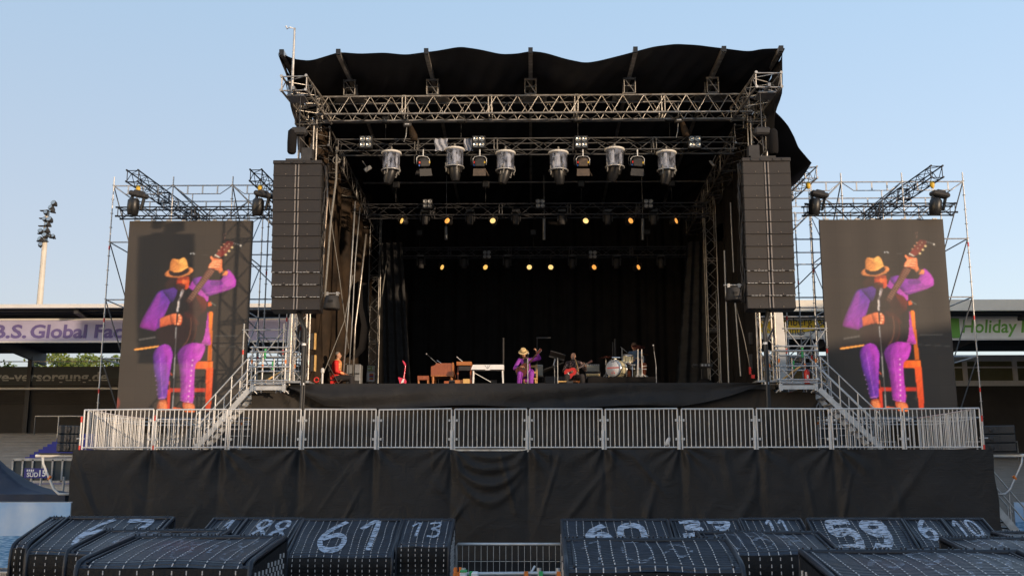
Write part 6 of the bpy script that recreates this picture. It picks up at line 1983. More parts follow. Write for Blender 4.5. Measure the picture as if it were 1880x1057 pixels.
# ---- seated guitarist
def guitarist():
    Y = 34.3; x = place(1054, Y)
    t = thing('person', (x, Y, ZD), 'bald bearded guitarist in a dark floral shirt seated with a red electric guitar', 'person')
    hip = V((0, .08, .50)); body = MB()
    f, R = headshape(body, (-.02, -.05, 1.20), -.30, .12, .05)
    body.tube((-.0, .0, 1.0), (-.01, -.02, 1.14), .06, .055, n=12)
    limb(body, [hip, (0, .04, .72), (0, .0, .94)], [.13, .13, .14])
    LS, LE, LW = V((-.20, -.0, .98)), V((-.32, -.10, .72)), V((-.12, -.30, .70))
    RS, RE, RW = V((.20, -.0, .98)), V((.36, -.12, .76)), V((.36, -.34, .90))
    limb(body, [(-.1, 0, .98), LS, LE, LW], [.07, .055, .042, .027]); limb(body, [(.1, 0, .98), RS, RE, RW], [.07, .055, .042, .027])
    hand(body, LW, (.85, -.25, -.05), (0, .3, -1), 1.0, 1); hand(body, RW, (-.5, -.2, .6), (-.8, .2, -.4), 1.2, -1)
    for s, kx, fx in ((-1, -.26, -.30), (1, .24, .30)):
        limb(body, [(s * .09, .06, .48), (kx, -.40, .50), (fx, -.30, .09)], [.09, .065, .046]); body.ell((fx, -.37, .05), (.045, .12, .045))
    remesh_part(body, 'body', 'skin_tan', t, .009, 2); face_bits(f, R, t)
    j = MB(); limb(j, [(0, .09, .50), (0, .03, .72), (0, .0, .94)], [.18, .175, .17]); j.ell((0, .0, .98), (.20, .12, .09))
    limb(j, [(-.1, 0, .98), LS, LE, LE.lerp(LW, .6)], [.08, .078, .064, .05]); limb(j, [(.1, 0, .98), RS, RE, RE.lerp(RW, .6)], [.08, .078, .064, .05])
    remesh_part(j, 'shirt', 'shirt_floral', t, .012, 3)
    tr = MB()
    for s, kx, fx in ((-1, -.26, -.30), (1, .24, .30)): limb(tr, [(s * .09, .06, .48), (kx, -.41, .51), (fx, -.30, .12)], [.11, .088, .075])
    tr.ell((0, .09, .48), (.19, .15, .10)); remesh_part(tr, 'trousers', 'trouser_black', t, .012, 3)
    sh = MB()
    for fx in (-.30, .30): sh.ell((fx, -.38, .055), (.052, .135, .055), n=14, m=10); sh.box((fx, -.38, .012), (.09, .24, .024))
    sh.build('shoes', 'hair_dark', t, local=True)
    bd = MB(); bd.ell(f(0, -.062, -.078), (.052, .045, .038), R=R, n=12, m=8); bd.build('beard', 'hair_grey', t, local=True)
    mb = MB(); mb.path([(.13, -.16, .70), (.10, -.18, .90), (.05, -.10, 1.06), (-.05, .10, 1.06)], .018, 6); mb.build('strap', 'wood_pale', t, local=True)
    # guitar
    gx, gy, gz = x - .12, Y - .32, ZD + .64
    g = thing('electric_guitar', (gx, gy, gz), 'glossy red electric guitar on the lap of the bald guitarist', 'guitar')
    X = Euler((.1, math.radians(62), 0)).to_matrix().to_4x4()
    out = []
    for k in range(30):
        a = 2 * PI * k / 30; zz_ = -math.cos(a) * .21; w_ = .17 * math.sin(a) * (1 - .25 * (zz_ / .21)) * (1 - .25 * math.exp(-((zz_ - .02) / .06) ** 2)); out.append((w_, zz_))
    mb = MB(); mb.prism(out, -.025, .025, 0, X); mb.build('body', 'guitar_red', g, local=True)
    mb = MB(); mb.box((0, -.03, .0), (.07, .012, .16), 0, X); mb.box((0, -.034, -.08), (.08, .012, .03), 1, X); mb.build('pickguard', ['black_metal', 'chrome'], g, local=True)
    mb = MB(); mb.box((0, -.032, .42), (.045, .022, .46), 0, X); mb.prism([(-.025, .65), (.025, .65), (.035, .80), (-.035, .80)], -.042, -.026, 0, X)
    for k in range(8): mb.box((0, -.045, .24 + k * .05), (.044, .004, .006), 1, X)
    mb.build('neck', ['wood_dark', 'chrome'], g, local=True)
    s = thing('stool', (x, Y + .08, ZD), 'low wooden stool under the bald guitarist', 'stool')
    mb = MB(); mb.bbox((x, Y + .08, ZD + .38), (.36, .34, .06), .01); mb.build('seat', 'wood_orange', s)
    for a in (-1, 1):
        for b in (-1, 1): mb = MB(); mb.tube((x + a * .17, Y + .08 + b * .15, ZD), (x + a * .14, Y + .08 + b * .12, ZD + .36), .018, n=8); mb.build('leg', 'wood_orange', s)
guitarist()
p = W(1032, 700, 34.0); mb = MB()
mb.bbox((p.x, 33.6, ZD + .30), (.34, .3, .04), .01)
for a in (-1, 1):
    for b in (-1, 1): mb.box((p.x + a * .14, 33.6 + b * .12, ZD + .14), (.03, .03, .28))
one('side_table', mb, 'wood_pale', 'low pale wooden table left of the bald guitarist', 'table')

# ---- man in a red hussar jacket, sitting in profile
def redman():
    Y = 34.0; x = place(620, Y)
    t = thing('person', (x, Y, ZD), 'grey haired man in a bright red braided jacket sitting side-on at the left stage edge', 'person')
    body = MB(); f, R = headshape(body, (-.01, 0, 1.22), PI / 2, .0, 0)
    body.tube((-.03, 0, 1.0), (-.01, 0, 1.16), .06, .056, n=12)
    limb(body, [(-.02, 0, .48), (-.06, 0, .70), (-.04, 0, .95)], [.13, .13, .14])
    A = []
    for s in (-1, 1):
        S_, E_, W_ = V((-.04, s * .19, .97)), V((-.01, s * .25, .68)), V((.22, s * .14, .60)); A.append((S_, E_, W_))
        limb(body, [(-.04, s * .08, .98), S_, E_, W_], [.07, .055, .042, .027]); hand(body, W_, (1, -s * .3, -.05), (0, 0, -1), .35, s)
        limb(body, [(0, s * .09, .46), (.44, s * .11, .47), (.47, s * .11, .09)], [.09, .064, .045]); body.ell((.54, s * .11, .05), (.12, .045, .045))
    remesh_part(body, 'body', 'skin', t, .009, 2); face_bits(f, R, t)
    j = MB(); limb(j, [(-.03, 0, .50), (-.06, 0, .72), (-.04, 0, .94)], [.165, .165, .165]); j.ell((-.04, 0, .99), (.11, .20, .08)); j.tube((-.03, 0, 1.0), (-.02, 0, 1.09), .085, .075, n=14)
    for s in (0, 1): S_, E_, W_ = A[s]; limb(j, [(-.04, (s * 2 - 1) * .08, .98), S_, E_, E_.lerp(W_, .85)], [.08, .08, .066, .052])
    j.box((-.17, 0, .34), (.10, .26, .40))
    def paint(c):
        if c.x > .045 and .55 < c.z < 1.03 and abs(c.y) < .15: return 1 if (c.z * 22) % 1 < .5 or abs(c.y) < .02 else 0
        if c.x > .09 and c.z < .66: return 1 if c.x > .13 and (c.x * 30) % 1 < .6 else 0
        if c.z > 1.045: return 1
        return 0
    remesh_part(j, 'jacket', ['jacket_red', 'gold_braid'], t, .010, 2, paint)
    # braid over the near side as well
    mb = MB()
    for k in range(9):
        z = .62 + k * .045; mb.path([(.125 - .03 * abs(k - 4) / 4, -.06, z), (.085, -.13, z + .015), (.03, -.172, z + .03)], .009, 5)
    mb.build('braid', 'gold_braid', t, local=True)
    tr = MB()
    for s in (-1, 1): limb(tr, [(0, s * .09, .46), (.45, s * .11, .475), (.47, s * .11, .12)], [.11, .09, .072])
    tr.ell((-.02, 0, .47), (.16, .18, .10)); remesh_part(tr, 'trousers', 'trouser_black', t, .012, 3)
    sh = MB()
    for s in (-1, 1): sh.ell((.55, s * .11, .055), (.135, .052, .055), n=14, m=10)
    sh.build('shoes', 'hair_dark', t, local=True)
    hr = MB(); hr.ell(f(0, .030, .052), (.079, .086, .078), R=R, n=16, m=12); hr.build('hair', 'hair_grey', t, local=True)
    c = thing('folding_chair', (x, Y, ZD), 'dark folding chair under the man in the red jacket', 'chair')
    mb = MB(); mb.bbox((x + .0, Y, ZD + .40), (.42, .42, .03), .01); mb.build('seat', 'dark_case', c)
    mb = MB(); mb.box((x - .255, Y, ZD + .80), (.03, .42, .26)); mb.build('backrest', 'dark_case', c)
    for s in (-1, 1):
        mb = MB(); mb.tube((x - .30, Y + s * .22, ZD + .92), (x + .22, Y + s * .22, ZD), .016, n=8); mb.build('leg', 'rusty_metal', c)
        mb = MB(); mb.tube((x + .18, Y + s * .2, ZD + .42), (x - .24, Y + s * .2, ZD), .016, n=8); mb.build('leg', 'rusty_metal', c)
redman()

# ---- drummer and kit
RZ = .50
def drums():
    Y = 35.0
    xa, xb = place(1078, 34.1), place(1206, 34.1)
    mb = MB(); mb.bbox(((xa + xb) / 2, 35.2, ZD + RZ / 2 + .01), (xb - xa, 2.3, RZ), .02); mb.prism
    # sloping cover at the right end
    mb.add([(xb - .02, 34.05, ZD + RZ), (xb - .02, 36.3, ZD + RZ), (xb + .25, 36.3, ZD + .01), (xb + .25, 34.05, ZD + .01), (xb - .02, 34.05, ZD), (xb - .02, 36.3, ZD)], [(0, 3, 2, 1), (0, 4, 3), (1, 2, 5)])
    one('drum_riser', mb, 'black_cloth', 'low black covered riser under the drum kit', 'riser')
    z0 = ZD + RZ + .01
    Yk = 34.5
    t = thing('bass_drum', (place(1134, Yk), Yk, z0), 'bass drum with grey-white front head with red lettering and sparkling gold shell', 'drum')
    cx = place(1132, Yk); r = .29
    X = Matrix.Translation((cx, Yk, z0 + r + .01)) @ Euler((0, 0, -.55)).to_matrix().to_4x4() @ Euler((PI / 2, 0, 0)).to_matrix().to_4x4()
    mb = MB(); mb.lathe([(r - .01, .20), (r - .01, -.22)], X, 36); mb.build('shell', 'drum_shell', t)
    mb = MB(); mb.lathe([(r - .012, .20), (r + .008, .20), (r + .01, .235), (r - .012, .24)], X, 36, cap=False); mb.lathe([(r - .012, -.2), (r + .008, -.2), (r + .01, -.235), (r - .012, -.24)], X, 36, cap=False)
    for k in range(8):
        a = k * PI / 4 + .2; mb.box((math.cos(a) * (r + .012), math.sin(a) * (r + .012), 0), (.02, .02, .42), 0, X)
    mb.build('hoop', 'chrome', t)
    mb = MB(); mb.lathe([(r - .014, .22), (r - .014, .226), (0, .228)], X, 36); mb.build('front_head', 'drum_head', t)
    rnd = random.Random(9)
    mb = MB()
    for k in range(11): mb.box((-.20 + k * .04, .02 + rnd.uniform(-.004, .004), .231), (.026, .044, .004), 0, X)
    for k in range(9):
        a = rnd.uniform(0, PI); mb.box((rnd.uniform(-.07, .07), -.13 + rnd.uniform(-.04, .04), .231), (.008, .05, .004), 0, X @ Matrix.Translation((0, 0, 0)))
    mb.build('red_lettering', 'red', t)
    mb = MB()
    for k in range(4): mb.box((-.05 + k * .03, .225, .231), (.022, .03, .004), 0, X)
    mb.build('black_mark', 'black_metal', t)
    mb = MB()
    for s in (-1, 1): mb.tube(X @ V((s * .2, -.18, .1)), X @ V((s * .34, -.30, .2)), .01)
    mb.build('spur', 'chrome', t)
    # rack tom
    def drum(px_, py_, Y, r, h, label, ms='drum_shell', legs=None):
        p = W(px_, py_, Y)
        d = thing('drum', p, label, 'drum')
        X = Matrix.Translation(p) @ Euler((.28, .08, 0)).to_matrix().to_4x4()
        mb = MB(); mb.lathe([(r, -h / 2), (r, h / 2)], X, 28); mb.build('shell', ms, d)
        mb = MB()
        for z in (-h / 2, h / 2): mb.lathe([(r - .004, z - .012), (r + .012, z - .012), (r + .012, z + .012), (r - .004, z + .012)], X, 28, cap=False)
        for k in range(6): a = k * PI / 3; mb.box((math.cos(a) * (r + .012), math.sin(a) * (r + .012), 0), (.016, .016, h), 0, X)
        mb.build('hoop', 'chrome', d)
        mb = MB(); mb.lathe([(r - .006, h / 2 + .002), (0, h / 2 + .004)], X, 28, cap=False); mb.build('head', 'drum_head', d)
        if legs:
            for k in range(3):
                a = k * 2.1 + .5; mb = MB(); mb.tube((p.x + math.cos(a) * r, Y + math.sin(a) * r, p.z), (p.x + math.cos(a) * (r + .05), Y + math.sin(a) * (r + .05), z0), .01); mb.build('leg', 'chrome', d)
        return d
    drum(1153, 658, 34.6, .17, .22, 'pale sparkling rack tom mounted above the bass drum')
    drum(1160, 672, 34.9, .165, .12, 'snare drum with chrome hoops in front of the drummer', 'chrome', True)
    drum(1172, 684, 35.3, .20, .34, 'dark floor tom beside the drummer', 'drum_shell', True)
    def cymbal(px_, py_, Y, r, label, ms, tx, ty):
        p = W(px_, py_, Y)
        c = thing('cymbal', p, label, 'cymbal')
        X = Matrix.Translation(p) @ Euler((tx, ty, 0)).to_matrix().to_4x4()
        mb = MB(); mb.lathe([(r, -.012), (r * .3, .01), (r * .14, .03), (0, .034)], X, 32, cap=False); mb.lathe([(r, -.014), (r * .3, .008), (r * .14, .028), (0, .032)], X, 32, cap=False); mb.build('plate', ms, c)
        mb = MB(); mb.tube((p.x, Y, z0), p, .012, n=8)
        for a in (0, 2.1, 4.2): mb.tube((p.x, Y, z0 + .2), (p.x + .25 * math.cos(a), Y + .25 * math.sin(a), z0 + .01), .01)
        mb.build('stand', 'paint_white', c)
    cymbal(1172, 636, 34.9, .22, 'dark brown cymbal in front of the drummer\'s face', 'wood_dark', .45, .05)
    cymbal(1181, 650, 35.1, .18, 'glowing orange-bronze cymbal right of the drummer', 'cymbal', .25, .02)
    cymbal(1112, 655, 34.9, .26, 'dark cymbal left of the bass drum', 'wood_dark', .2, -.15)
    for px_, lb in ((1171, 'left'), (1178, 'right')):
        Y2 = 34.3; a = W(px_, 641, Y2); b = W(px_ + (0 if lb == 'left' else 1), 692, Y2); mb = MB(); mb.tube(a, (b.x, Y2, z0), .014, n=8)
        for q in (0, 2.1, 4.2): mb.tube((b.x, Y2, z0 + .12), (b.x + .14 * math.cos(q), Y2 + .14 * math.sin(q), z0 + .01), .012)
        if lb == 'right': mb.tube((b.x, Y2, z0 + .36), (b.x + .16, Y2, z0 + .38), .01); mb.tube((b.x, Y2, z0 + .28), (b.x + .15, Y2, z0 + .27), .01)
        one('hardware_stand', mb, 'paint_white', '%s of two bright upright stands right of the snare drum' % lb, 'stand')
    mb = MB(); p = W(1131, 656, 34.7); mb.tube(p + V((-.14, 0, 0)), p + V((.14, 0, 0)), .03, n=8); mb.tube(p, p + V((.03, 0, -.25)), .014); mb.tube(p + V((-.05, 0, 0)), p + V((-.05, 0, -.2)), .014)
    one('tom_mount', mb, 'chrome', 'chrome clamp arms on top of the bass drum', 'clamp')
    # stool
    xs = place(1168, 35.5)
    st = thing('drum_stool', (xs, 35.55, z0), 'round dark stool under the drummer', 'stool')
    mb = MB(); mb.lathe([(.16, .40), (.17, .43), (.16, .47), (0, .475)], Matrix.Translation((xs, 35.55, z0)), 20); mb.build('seat', 'dark_case', st)
    for k in range(3): a = k * 2.1; mb = MB(); mb.tube((xs, 35.55, z0 + .4), (xs + .22 * math.cos(a), 35.55 + .22 * math.sin(a), z0), .012); mb.build('leg', 'chrome', st)
    # drummer, facing the camera and slightly left
    Yd = 35.5
    t = thing('person', (xs, Yd, z0), 'drummer with brown hair in a blue denim shirt and rust trousers behind the kit', 'person')
    body = MB(); f, R = headshape(body, (-.06, -.10, 1.16), -.6, .35, 0)
    body.tube((-.01, -.0, .96), (-.05, -.07, 1.10), .058, .054, n=12)
    limb(body, [(0, .04, .48), (0, .0, .7), (0, -.02, .92)], [.13, .12, .13])
    LS, LE, LW = V((-.19, -.03, .94)), V((-.26, -.18, .68)), V((-.12, -.42, .66)); RS, RE, RW = V((.19, -.03, .94)), V((.25, -.16, .68)), V((.08, -.42, .68))
    limb(body, [(-.1, 0, .94), LS, LE, LW], [.07, .055, .042, .027]); limb(body, [(.1, 0, .94), RS, RE, RW], [.07, .055, .042, .027])
    hand(body, LW, (.2, -.9, .1), (0, 0, -1), 1.4, 1); hand(body, RW, (-.2, -.9, .1), (0, 0, -1), 1.4, -1)
    for s, kx, fx in ((-1, -.28, -.26), (1, .24, .22)):
        limb(body, [(s * .09, .02, .46), (kx, -.40, .48), (fx, -.36, .09)], [.09, .065, .045]); body.ell((fx, -.43, .05), (.045, .12, .045))
    remesh_part(body, 'body', 'skin', t, .009, 2); face_bits(f, R, t)
    j = MB(); limb(j, [(0, .05, .50), (0, .0, .7), (0, -.02, .90)], [.16, .155, .16]); j.ell((0, -.02, .94), (.19, .12, .09))
    limb(j, [(-.1, 0, .94), LS, LE, LE.lerp(LW, .3)], [.08, .076, .062, .05]); limb(j, [(.1, 0, .94), RS, RE, RE.lerp(RW, .3)], [.08, .076, .062, .05])
    remesh_part(j, 'shirt', 'denim', t, .012, 3)
    tr = MB()
    for s, kx, fx in ((-1, -.28, -.26), (1, .24, .22)): limb(tr, [(s * .09, .02, .46), (kx, -.41, .49), (fx, -.36, .12)], [.11, .088, .07])
    tr.ell((0, .04, .46), (.18, .15, .10)); remesh_part(tr, 'trousers', 'rust_cloth', t, .012, 3)
    sh = MB()
    for fx in (-.26, .22): sh.ell((fx, -.44, .055), (.052, .135, .055), n=14, m=10)
    sh.build('shoes', 'hair_dark', t, local=True)
    hr = MB(); hr.ell(f(0, .022, .045), (.090, .100, .092), R=R, n=16, m=12); limb(hr, [f(-.07, .04, 0), f(-.075, .04, -.07)], [.035, .03]); limb(hr, [f(.07, .04, 0), f(.075, .04, -.07)], [.035, .03]); hr.build('hair', 'beard', t, local=True)
    for s, Wp in ((-1, LW), (1, RW)):
        mb = MB(); a = V((xs, Yd, z0)) + Wp + V((0, -.06, .0)); mb.tube(a + V((s * .05, .06, .05)), a + V((-s * .12, -.26, .02)), .007)
        one('drumstick', mb, 'wood_pale', 'pale drumstick in the %s of the drummer' % ('hand on the left' if s < 0 else 'hand on the right'), 'drumstick')
drums()

# ---- keyboards and left side
def turned_leg(x, y, h, mb):
    mb.lathe([(.035, 0), (.028, .04), (.045, h * .2), (.03, h * .35), (.04, h * .6), (.032, h * .7), (.045, h * .8), (.045, h)], Matrix.Translation((x, y, ZD)), 14)
Yo = 34.4
xa, xb = place(791, Yo), place(832, Yo); zt = W(0, 666, Yo).z - ZD; zb = W(0, 690, Yo).z - ZD
t = thing('organ', ((xa + xb) / 2, Yo, ZD), 'red-brown wooden organ on turned legs', 'organ')
mb = MB()
mb.prism([(xa, ZD + zb), (xb, ZD + zb), (xb, ZD + zt), (xa + .16, ZD + zt), (xa + .14, ZD + zt - .06), (xa, ZD + zt - .11)], Yo, Yo + 1.1); mb.build('case', 'wood_red', t)
mb = MB(); mb.box((xb - .01, Yo - .012, ZD + (zb + zt) / 2), (.05, .03, zt - zb + .03)); mb.box(((xa + xb) / 2, Yo - .008, ZD + zb + .012), (xb - xa, .02, .03)); mb.build('trim', 'wood_orange', t)
for q in (xa + .06, xb - .06):
    for y in (Yo + .08, Yo + 1.0): mb = MB(); turned_leg(q, y, zb, mb); mb.build('leg', 'wood_orange', t)
mb = MB(); mb.tube(((xa + xb) / 2 - .2, Yo + .2, ZD + zt + .12), ((xa + xb) / 2 - .02, Yo + .2, ZD + zt - .0), .012); mb.build('cable_loop', 'chrome', t)
t = thing('organ_bench', (place(776, Yo), Yo, ZD), 'small red-brown wooden bench left of the organ', 'bench')
xa, xb = place(766, Yo), place(787, Yo); z = W(0, 689, Yo).z - ZD
mb = MB(); mb.bbox(((xa + xb) / 2, Yo + .15, ZD + z - .07), (xb - xa, .32, .14), .01); mb.build('seat', 'wood_red', t)
for q in (xa + .035, xb - .035):
    for y in (Yo + .03, Yo + .28): mb = MB(); mb.lathe([(.022, 0), (.035, .05), (.028, z - .15), (.03, z - .12)], Matrix.Translation((q, y, ZD)), 12); mb.build('leg', 'wood_orange', t)
Ye = 34.9
xa, xb = place(838, Ye), place(866, Ye); zt = W(0, 664, Ye).z; zb = W(0, 671, Ye).z
t = thing('electric_piano', ((xa + xb) / 2, Ye, ZD), 'wooden keyboard cabinet with raised lid between organ and white keyboard', 'keyboard')
mb = MB(); mb.bbox(((xa + xb) / 2, Ye + .3, (zt + zb) / 2), (xb - xa, .9, zt - zb), .01); mb.build('case', 'wood_orange', t)
mb = MB(); X = Matrix.Translation((xa + .12, Ye + .2, zt + .08)) @ Euler((0, .7, 0)).to_matrix().to_4x4(); mb.box((0, 0, 0), (.30, .5, .015), 0, X); mb.build('sheet_music', 'white', t)
mb = MB(); mb.box(((xa + xb) / 2 + .02, Ye, zb - .10), (xb - xa - .12, .3, .14)); mb.build('pedal_board', 'dark_case', t)
for q in (xa + .04, xb - .04): mb = MB(); mb.box((q, Ye + .1, (zb + ZD) / 2), (.05, .05, zb - ZD)); mb.build('leg', 'wood_red', t)
Yw = 33.6
xa, xb = place(865, Yw), place(925, Yw); zt = W(0, 669, Yw).z; zb = W(0, 678, Yw).z
t = thing('white_keyboard', ((xa + xb) / 2, Yw, ZD), 'white stage piano with V mark on its back, standing on white legs', 'keyboard')
mb = MB(); mb.prism([(xa, zb), (xb, zb), (xb, zt - .01), (xb - .03, zt), (xa + .05, zt), (xa, zb + .03)], Yw, Yw + .40); mb.build('case', 'white', t)
cx = (xa + xb) / 2
mb = MB(); mb.path([(cx - .09, Yw - .004, zt - .01), (cx - .005, Yw - .004, zb + .03)], .006, 4); mb.path([(cx + .09, Yw - .004, zt - .01), (cx + .005, Yw - .004, zb + .03)], .006, 4)
for k in range(3): mb.box((cx + .008, Yw - .003, zt - .04 - k * .028), (.016, .006, .016))
mb.build('logo', 'text_dark', t)
mb = MB(); mb.box((cx, Yw - .005, zb - .008), ((xb - xa) * .97, .02, .02)); mb.box((cx, Yw - .01, zb - .01), (.16, .02, .02), 1); mb.build('base_rail', ['dark_case', 'white'], t)
for q, l_ in ((xa + .07, -.03), (xb - .05, .03)):
    for y in (Yw + .06, Yw + .34): mb = MB(); mb.tube((q + l_, y, ZD), (q, y, zb), .022, .026, n=8); mb.build('leg', 'white', t)
mb = MB(); mb.tube((cx - .5, Yw + .2, zb - .05), (cx + .1, Yw + .2, ZD + .32), .012); mb.build('strut', 'white', t)
# floor clutter
def crate(px0, px1, py, Y, ms, label, name='crate'):
    a = W(px0, py, Y); b = W(px1, py, Y); mb = MB(); h = a.z - ZD
    mb.bbox(((a.x + b.x) / 2, Y + .12, ZD + h / 2), (b.x - a.x, .24, h), .008)
    mb.box(((a.x + b.x) / 2, Y - .004, ZD + h * .55), ((b.x - a.x) * .5, .006, h * .12), 1)
    one(name, mb, [ms, 'dark_case'], label, 'crate' if name == 'crate' else name.replace('_', ' '))
crate(850, 862, 695, 33.7, 'wood_pale', 'small honey-yellow wooden box below the keyboards')
crate(835, 850, 697, 33.8, 'wood_orange', 'low orange-brown box left of the yellow wooden box')
crate(824, 835, 697, 34.1, 'amp_black', 'small black box under the organ', 'crate')
crate(815, 824, 699, 34.0, 'rust_cloth', 'flat rust coloured pedal case under the organ', 'pedal_case')
crate(900, 912, 697, 34.4, 'dark_case', 'dark foot pedal under the white keyboard', 'foot_pedal')
crate(1040, 1052, 699, 32.6, 'dark_case', 'flat effects pedal at the feet of the bald guitarist', 'effects_pedal')
# amp lying against left of singer
p = W(948, 690, 34.0); mb = MB(); X = Matrix.Translation((p.x, 34.0, ZD + .16)) @ Euler((0, -.55, 0)).to_matrix().to_4x4(); mb.bbox((0, 0, 0), (.52, .3, .12), .02, 0, X); mb.box((0, -.155, .05), (.5, .01, .015), 1, X)
one('guitar_case', mb, ['hair_dark', 'galv'], 'dark open case leaning behind the singer\'s legs on the left', 'case')
# grand piano silhouette behind the music stand
t = thing('grand_piano', (place(1020, 36.5), 36.5, ZD), 'black grand piano with raised lid barely visible behind the singer', 'piano')
xa, xb = place(1000, 36.5), place(1040, 36.5)
mb = MB(); mb.bbox(((xa + xb) / 2, 36.9, ZD + .62), (xb - xa, 1.3, .26), .03); mb.build('case', 'amp_black', t)
mb = MB(); X = Matrix.Translation(((xa + xb) / 2 - .1, 37.1, ZD + 1.12)) @ Euler((0, -.35, 0)).to_matrix().to_4x4(); mb.box((0, 0, 0), ((xb - xa) * 1.1, 1.2, .02), 0, X); mb.build('lid', 'amp_black', t)
for q in (xa + .1, xb - .1): mb = MB(); mb.tube((q, 36.5, ZD), (q, 36.5, ZD + .5), .035, n=10); mb.build('leg', 'amp_black', t)

# pink-red V guitar on a stand
Y = 33.0
def vguitar():
    x0 = place(741, Y)
    t = thing('v_shaped_guitar', (x0, Y, ZD), 'glossy pink-red V-shaped electric guitar standing upright at the left', 'guitar')
    P_ = lambda a, b: (W(a, b, Y).x, W(a, b, Y).z)
    b0 = [P_(739.5, 693), P_(743, 693), P_(747, 698), P_(746, 703), P_(735, 703), P_(731, 692)]
    mb = MB(); mb.prism([P_(739, 694), P_(742.5, 693), P_(746.5, 699), P_(745.5, 704), P_(741, 702.5), P_(734, 704), P_(731, 692.5), P_(732, 692)], Y - .02, Y + .025); mb.build('body', 'pink_red', t)
    mb = MB(); mb.prism([P_(740, 695), P_(742.5, 695), P_(741, 702), P_(736, 703)], Y - .026, Y - .02); mb.build('pickguard', 'white', t)
    mb = MB(); a = W(741.5, 694, Y); b = W(744.5, 671, Y); mb.tube(a + V((0, -.02, 0)), b, .022, .018, n=8); mb.build('neck', 'pink_red', t)
    mb = MB(); mb.prism([P_(743.5, 672), P_(746, 670), P_(743, 664), P_(739, 661), P_(740, 665)], Y - .012, Y + .012); mb.build('headstock', 'pink_red', t)
    mb = MB(); mb.tube((x0, Y + .06, ZD), (x0, Y + .06, ZD + .5), .012); mb.tube((x0 - .12, Y - .08, ZD + .01), (x0, Y + .06, ZD + .12), .01); mb.tube((x0 + .12, Y - .08, ZD + .01), (x0, Y + .06, ZD + .12), .01); mb.build('support', 'black_metal', t)
vguitar()

# left side: signs, grey racks, ropes, pipes
Y = 40.6
a = W(674, 681, Y); b = W(688, 671, Y)
t = thing('exit_sign', ((a.x + b.x) / 2, Y, a.z), 'small yellow-green exit arrow sign on the left rear truss tower', 'sign')
mb = MB(); mb.box(((a.x + b.x) / 2, Y, (a.z + b.z) / 2), (b.x - a.x, .03, b.z - a.z)); mb.build('plate', 'white', t)
cx, cz = (a.x + b.x) / 2, (a.z + b.z) / 2
mb = MB(); mb.box((cx, Y - .018, cz), (b.x - a.x - .03, .006, b.z - a.z - .04)); mb.build('field', 'exit_green', t)
mb = MB(); mb.prism([(cx - .13, cz), (cx - .06, cz + .06), (cx - .06, cz + .02), (cx + .0, cz + .02), (cx + .0, cz - .02), (cx - .06, cz - .02), (cx - .06, cz - .06)], Y - .026, Y - .022)
mb.prism([(cx + .05, cz - .06), (cx + .11, cz - .06), (cx + .11, cz + .06), (cx + .05, cz + .06)], Y - .026, Y - .022); mb.build('arrow', 'white', t)
a = W(673.5, 700, Y); b = W(688, 682.5, Y); cx, cz = (a.x + b.x) / 2, (a.z + b.z) / 2
t = thing('poster', (cx, Y, a.z), 'white poster with red, blue and yellow blocks below the exit arrow sign', 'poster')
mb = MB(); mb.box((cx, Y, cz), (b.x - a.x, .02, b.z - a.z)); mb.build('sheet', 'white', t)
h = b.z - a.z; w_ = b.x - a.x
for q, ms in ((.26, 'poster_orange'), (.12, 'red'), (.0, 'blue'), (-.13, 'yellow'), (-.26, 'red')):
    mb = MB(); mb.box((cx + w_ * .08, Y - .012, cz + h * q), (w_ * .52, .004, h * .12)); mb.build('colour_block', ms, t)
for k, (p0, p1, py, lb) in enumerate(((636, 650, 669, 'grey equipment rack with a white cloth on top behind the man in red'), (651, 662, 668, 'grey rack partly covered in dust sheet right of the first rack'))):
    Y = 35.5; a = W(p0, py, Y); b = W(p1, py, Y)
    t = thing('equipment_rack', ((a.x + b.x) / 2, Y, ZD), lb, 'rack')
    mb = MB(); mb.bbox(((a.x + b.x) / 2, Y + .25, (ZD + a.z) / 2), (b.x - a.x, .5, a.z - ZD), .02); mb.build('body', 'galv_dull', t)
    mb = MB(); mb.box(((a.x + b.x) / 2, Y - .006, ZD + (a.z - ZD) * .7), ((b.x - a.x) * .7, .012, .05)); mb.box(((a.x + b.x) / 2, Y - .006, ZD + (a.z - ZD) * .35), ((b.x - a.x) * .75, .012, .30)); mb.build('panel', 'dark_case', t)
    if k == 0:
        mb = MB(); mb.grid(lambda u, v: V((a.x - .03 + (b.x - a.x + .06) * u, Y - .02 + .5 * v, a.z + .015 + .05 * math.sin(u * 5) * (1 - u) + .01 * math.sin(v * 20))), 16, 8); mb.build('cloth', 'white', t)
def pole(px0, py0, px1, py1, Y, r, ms, label, name='pole', cat='pole'):
    a = W(px0, py0, Y); b = W(px1, py1, Y); mb = MB(); mb.tube(a, b, r, n=8); one(name, mb, ms, label, cat)
def hang(pts, Y, r, ms, label, name='rope', cat='rope', Y2=None):
    P_ = []
    for i, (a, b) in enumerate(pts): P_.append(W(a, b, Y + ((Y2 - Y) * i / (len(pts) - 1) if Y2 else 0)))
    mb = MB(); mb.path(P_, r, 6); one(name, mb, ms, label, cat)
hang([(618, 270), (617, 330), (608, 400), (600, 500), (596, 545)], 31.5, .035, 'rope', 'thick pale rope hanging from a coil beside the left loudspeaker column')
mb = MB(); c = W(617, 294, 31.5)
for k in range(4): mb.path([c + V(((.10 + .01 * k) * math.cos(a * .5), .02 * k, (.11 - .008 * k) * math.sin(a * .5))) for a in range(13)], .014, 5)
one('rope_coil', mb, 'rope', 'coil of pale rope tied at the left end of the front lighting truss', 'rope')
hang([(602, 300), (601, 370), (595, 450), (590, 560)], 31.8, .03, 'speaker_metal', 'warm lit steel tube close to the left loudspeaker column', 'pole', 'pole')
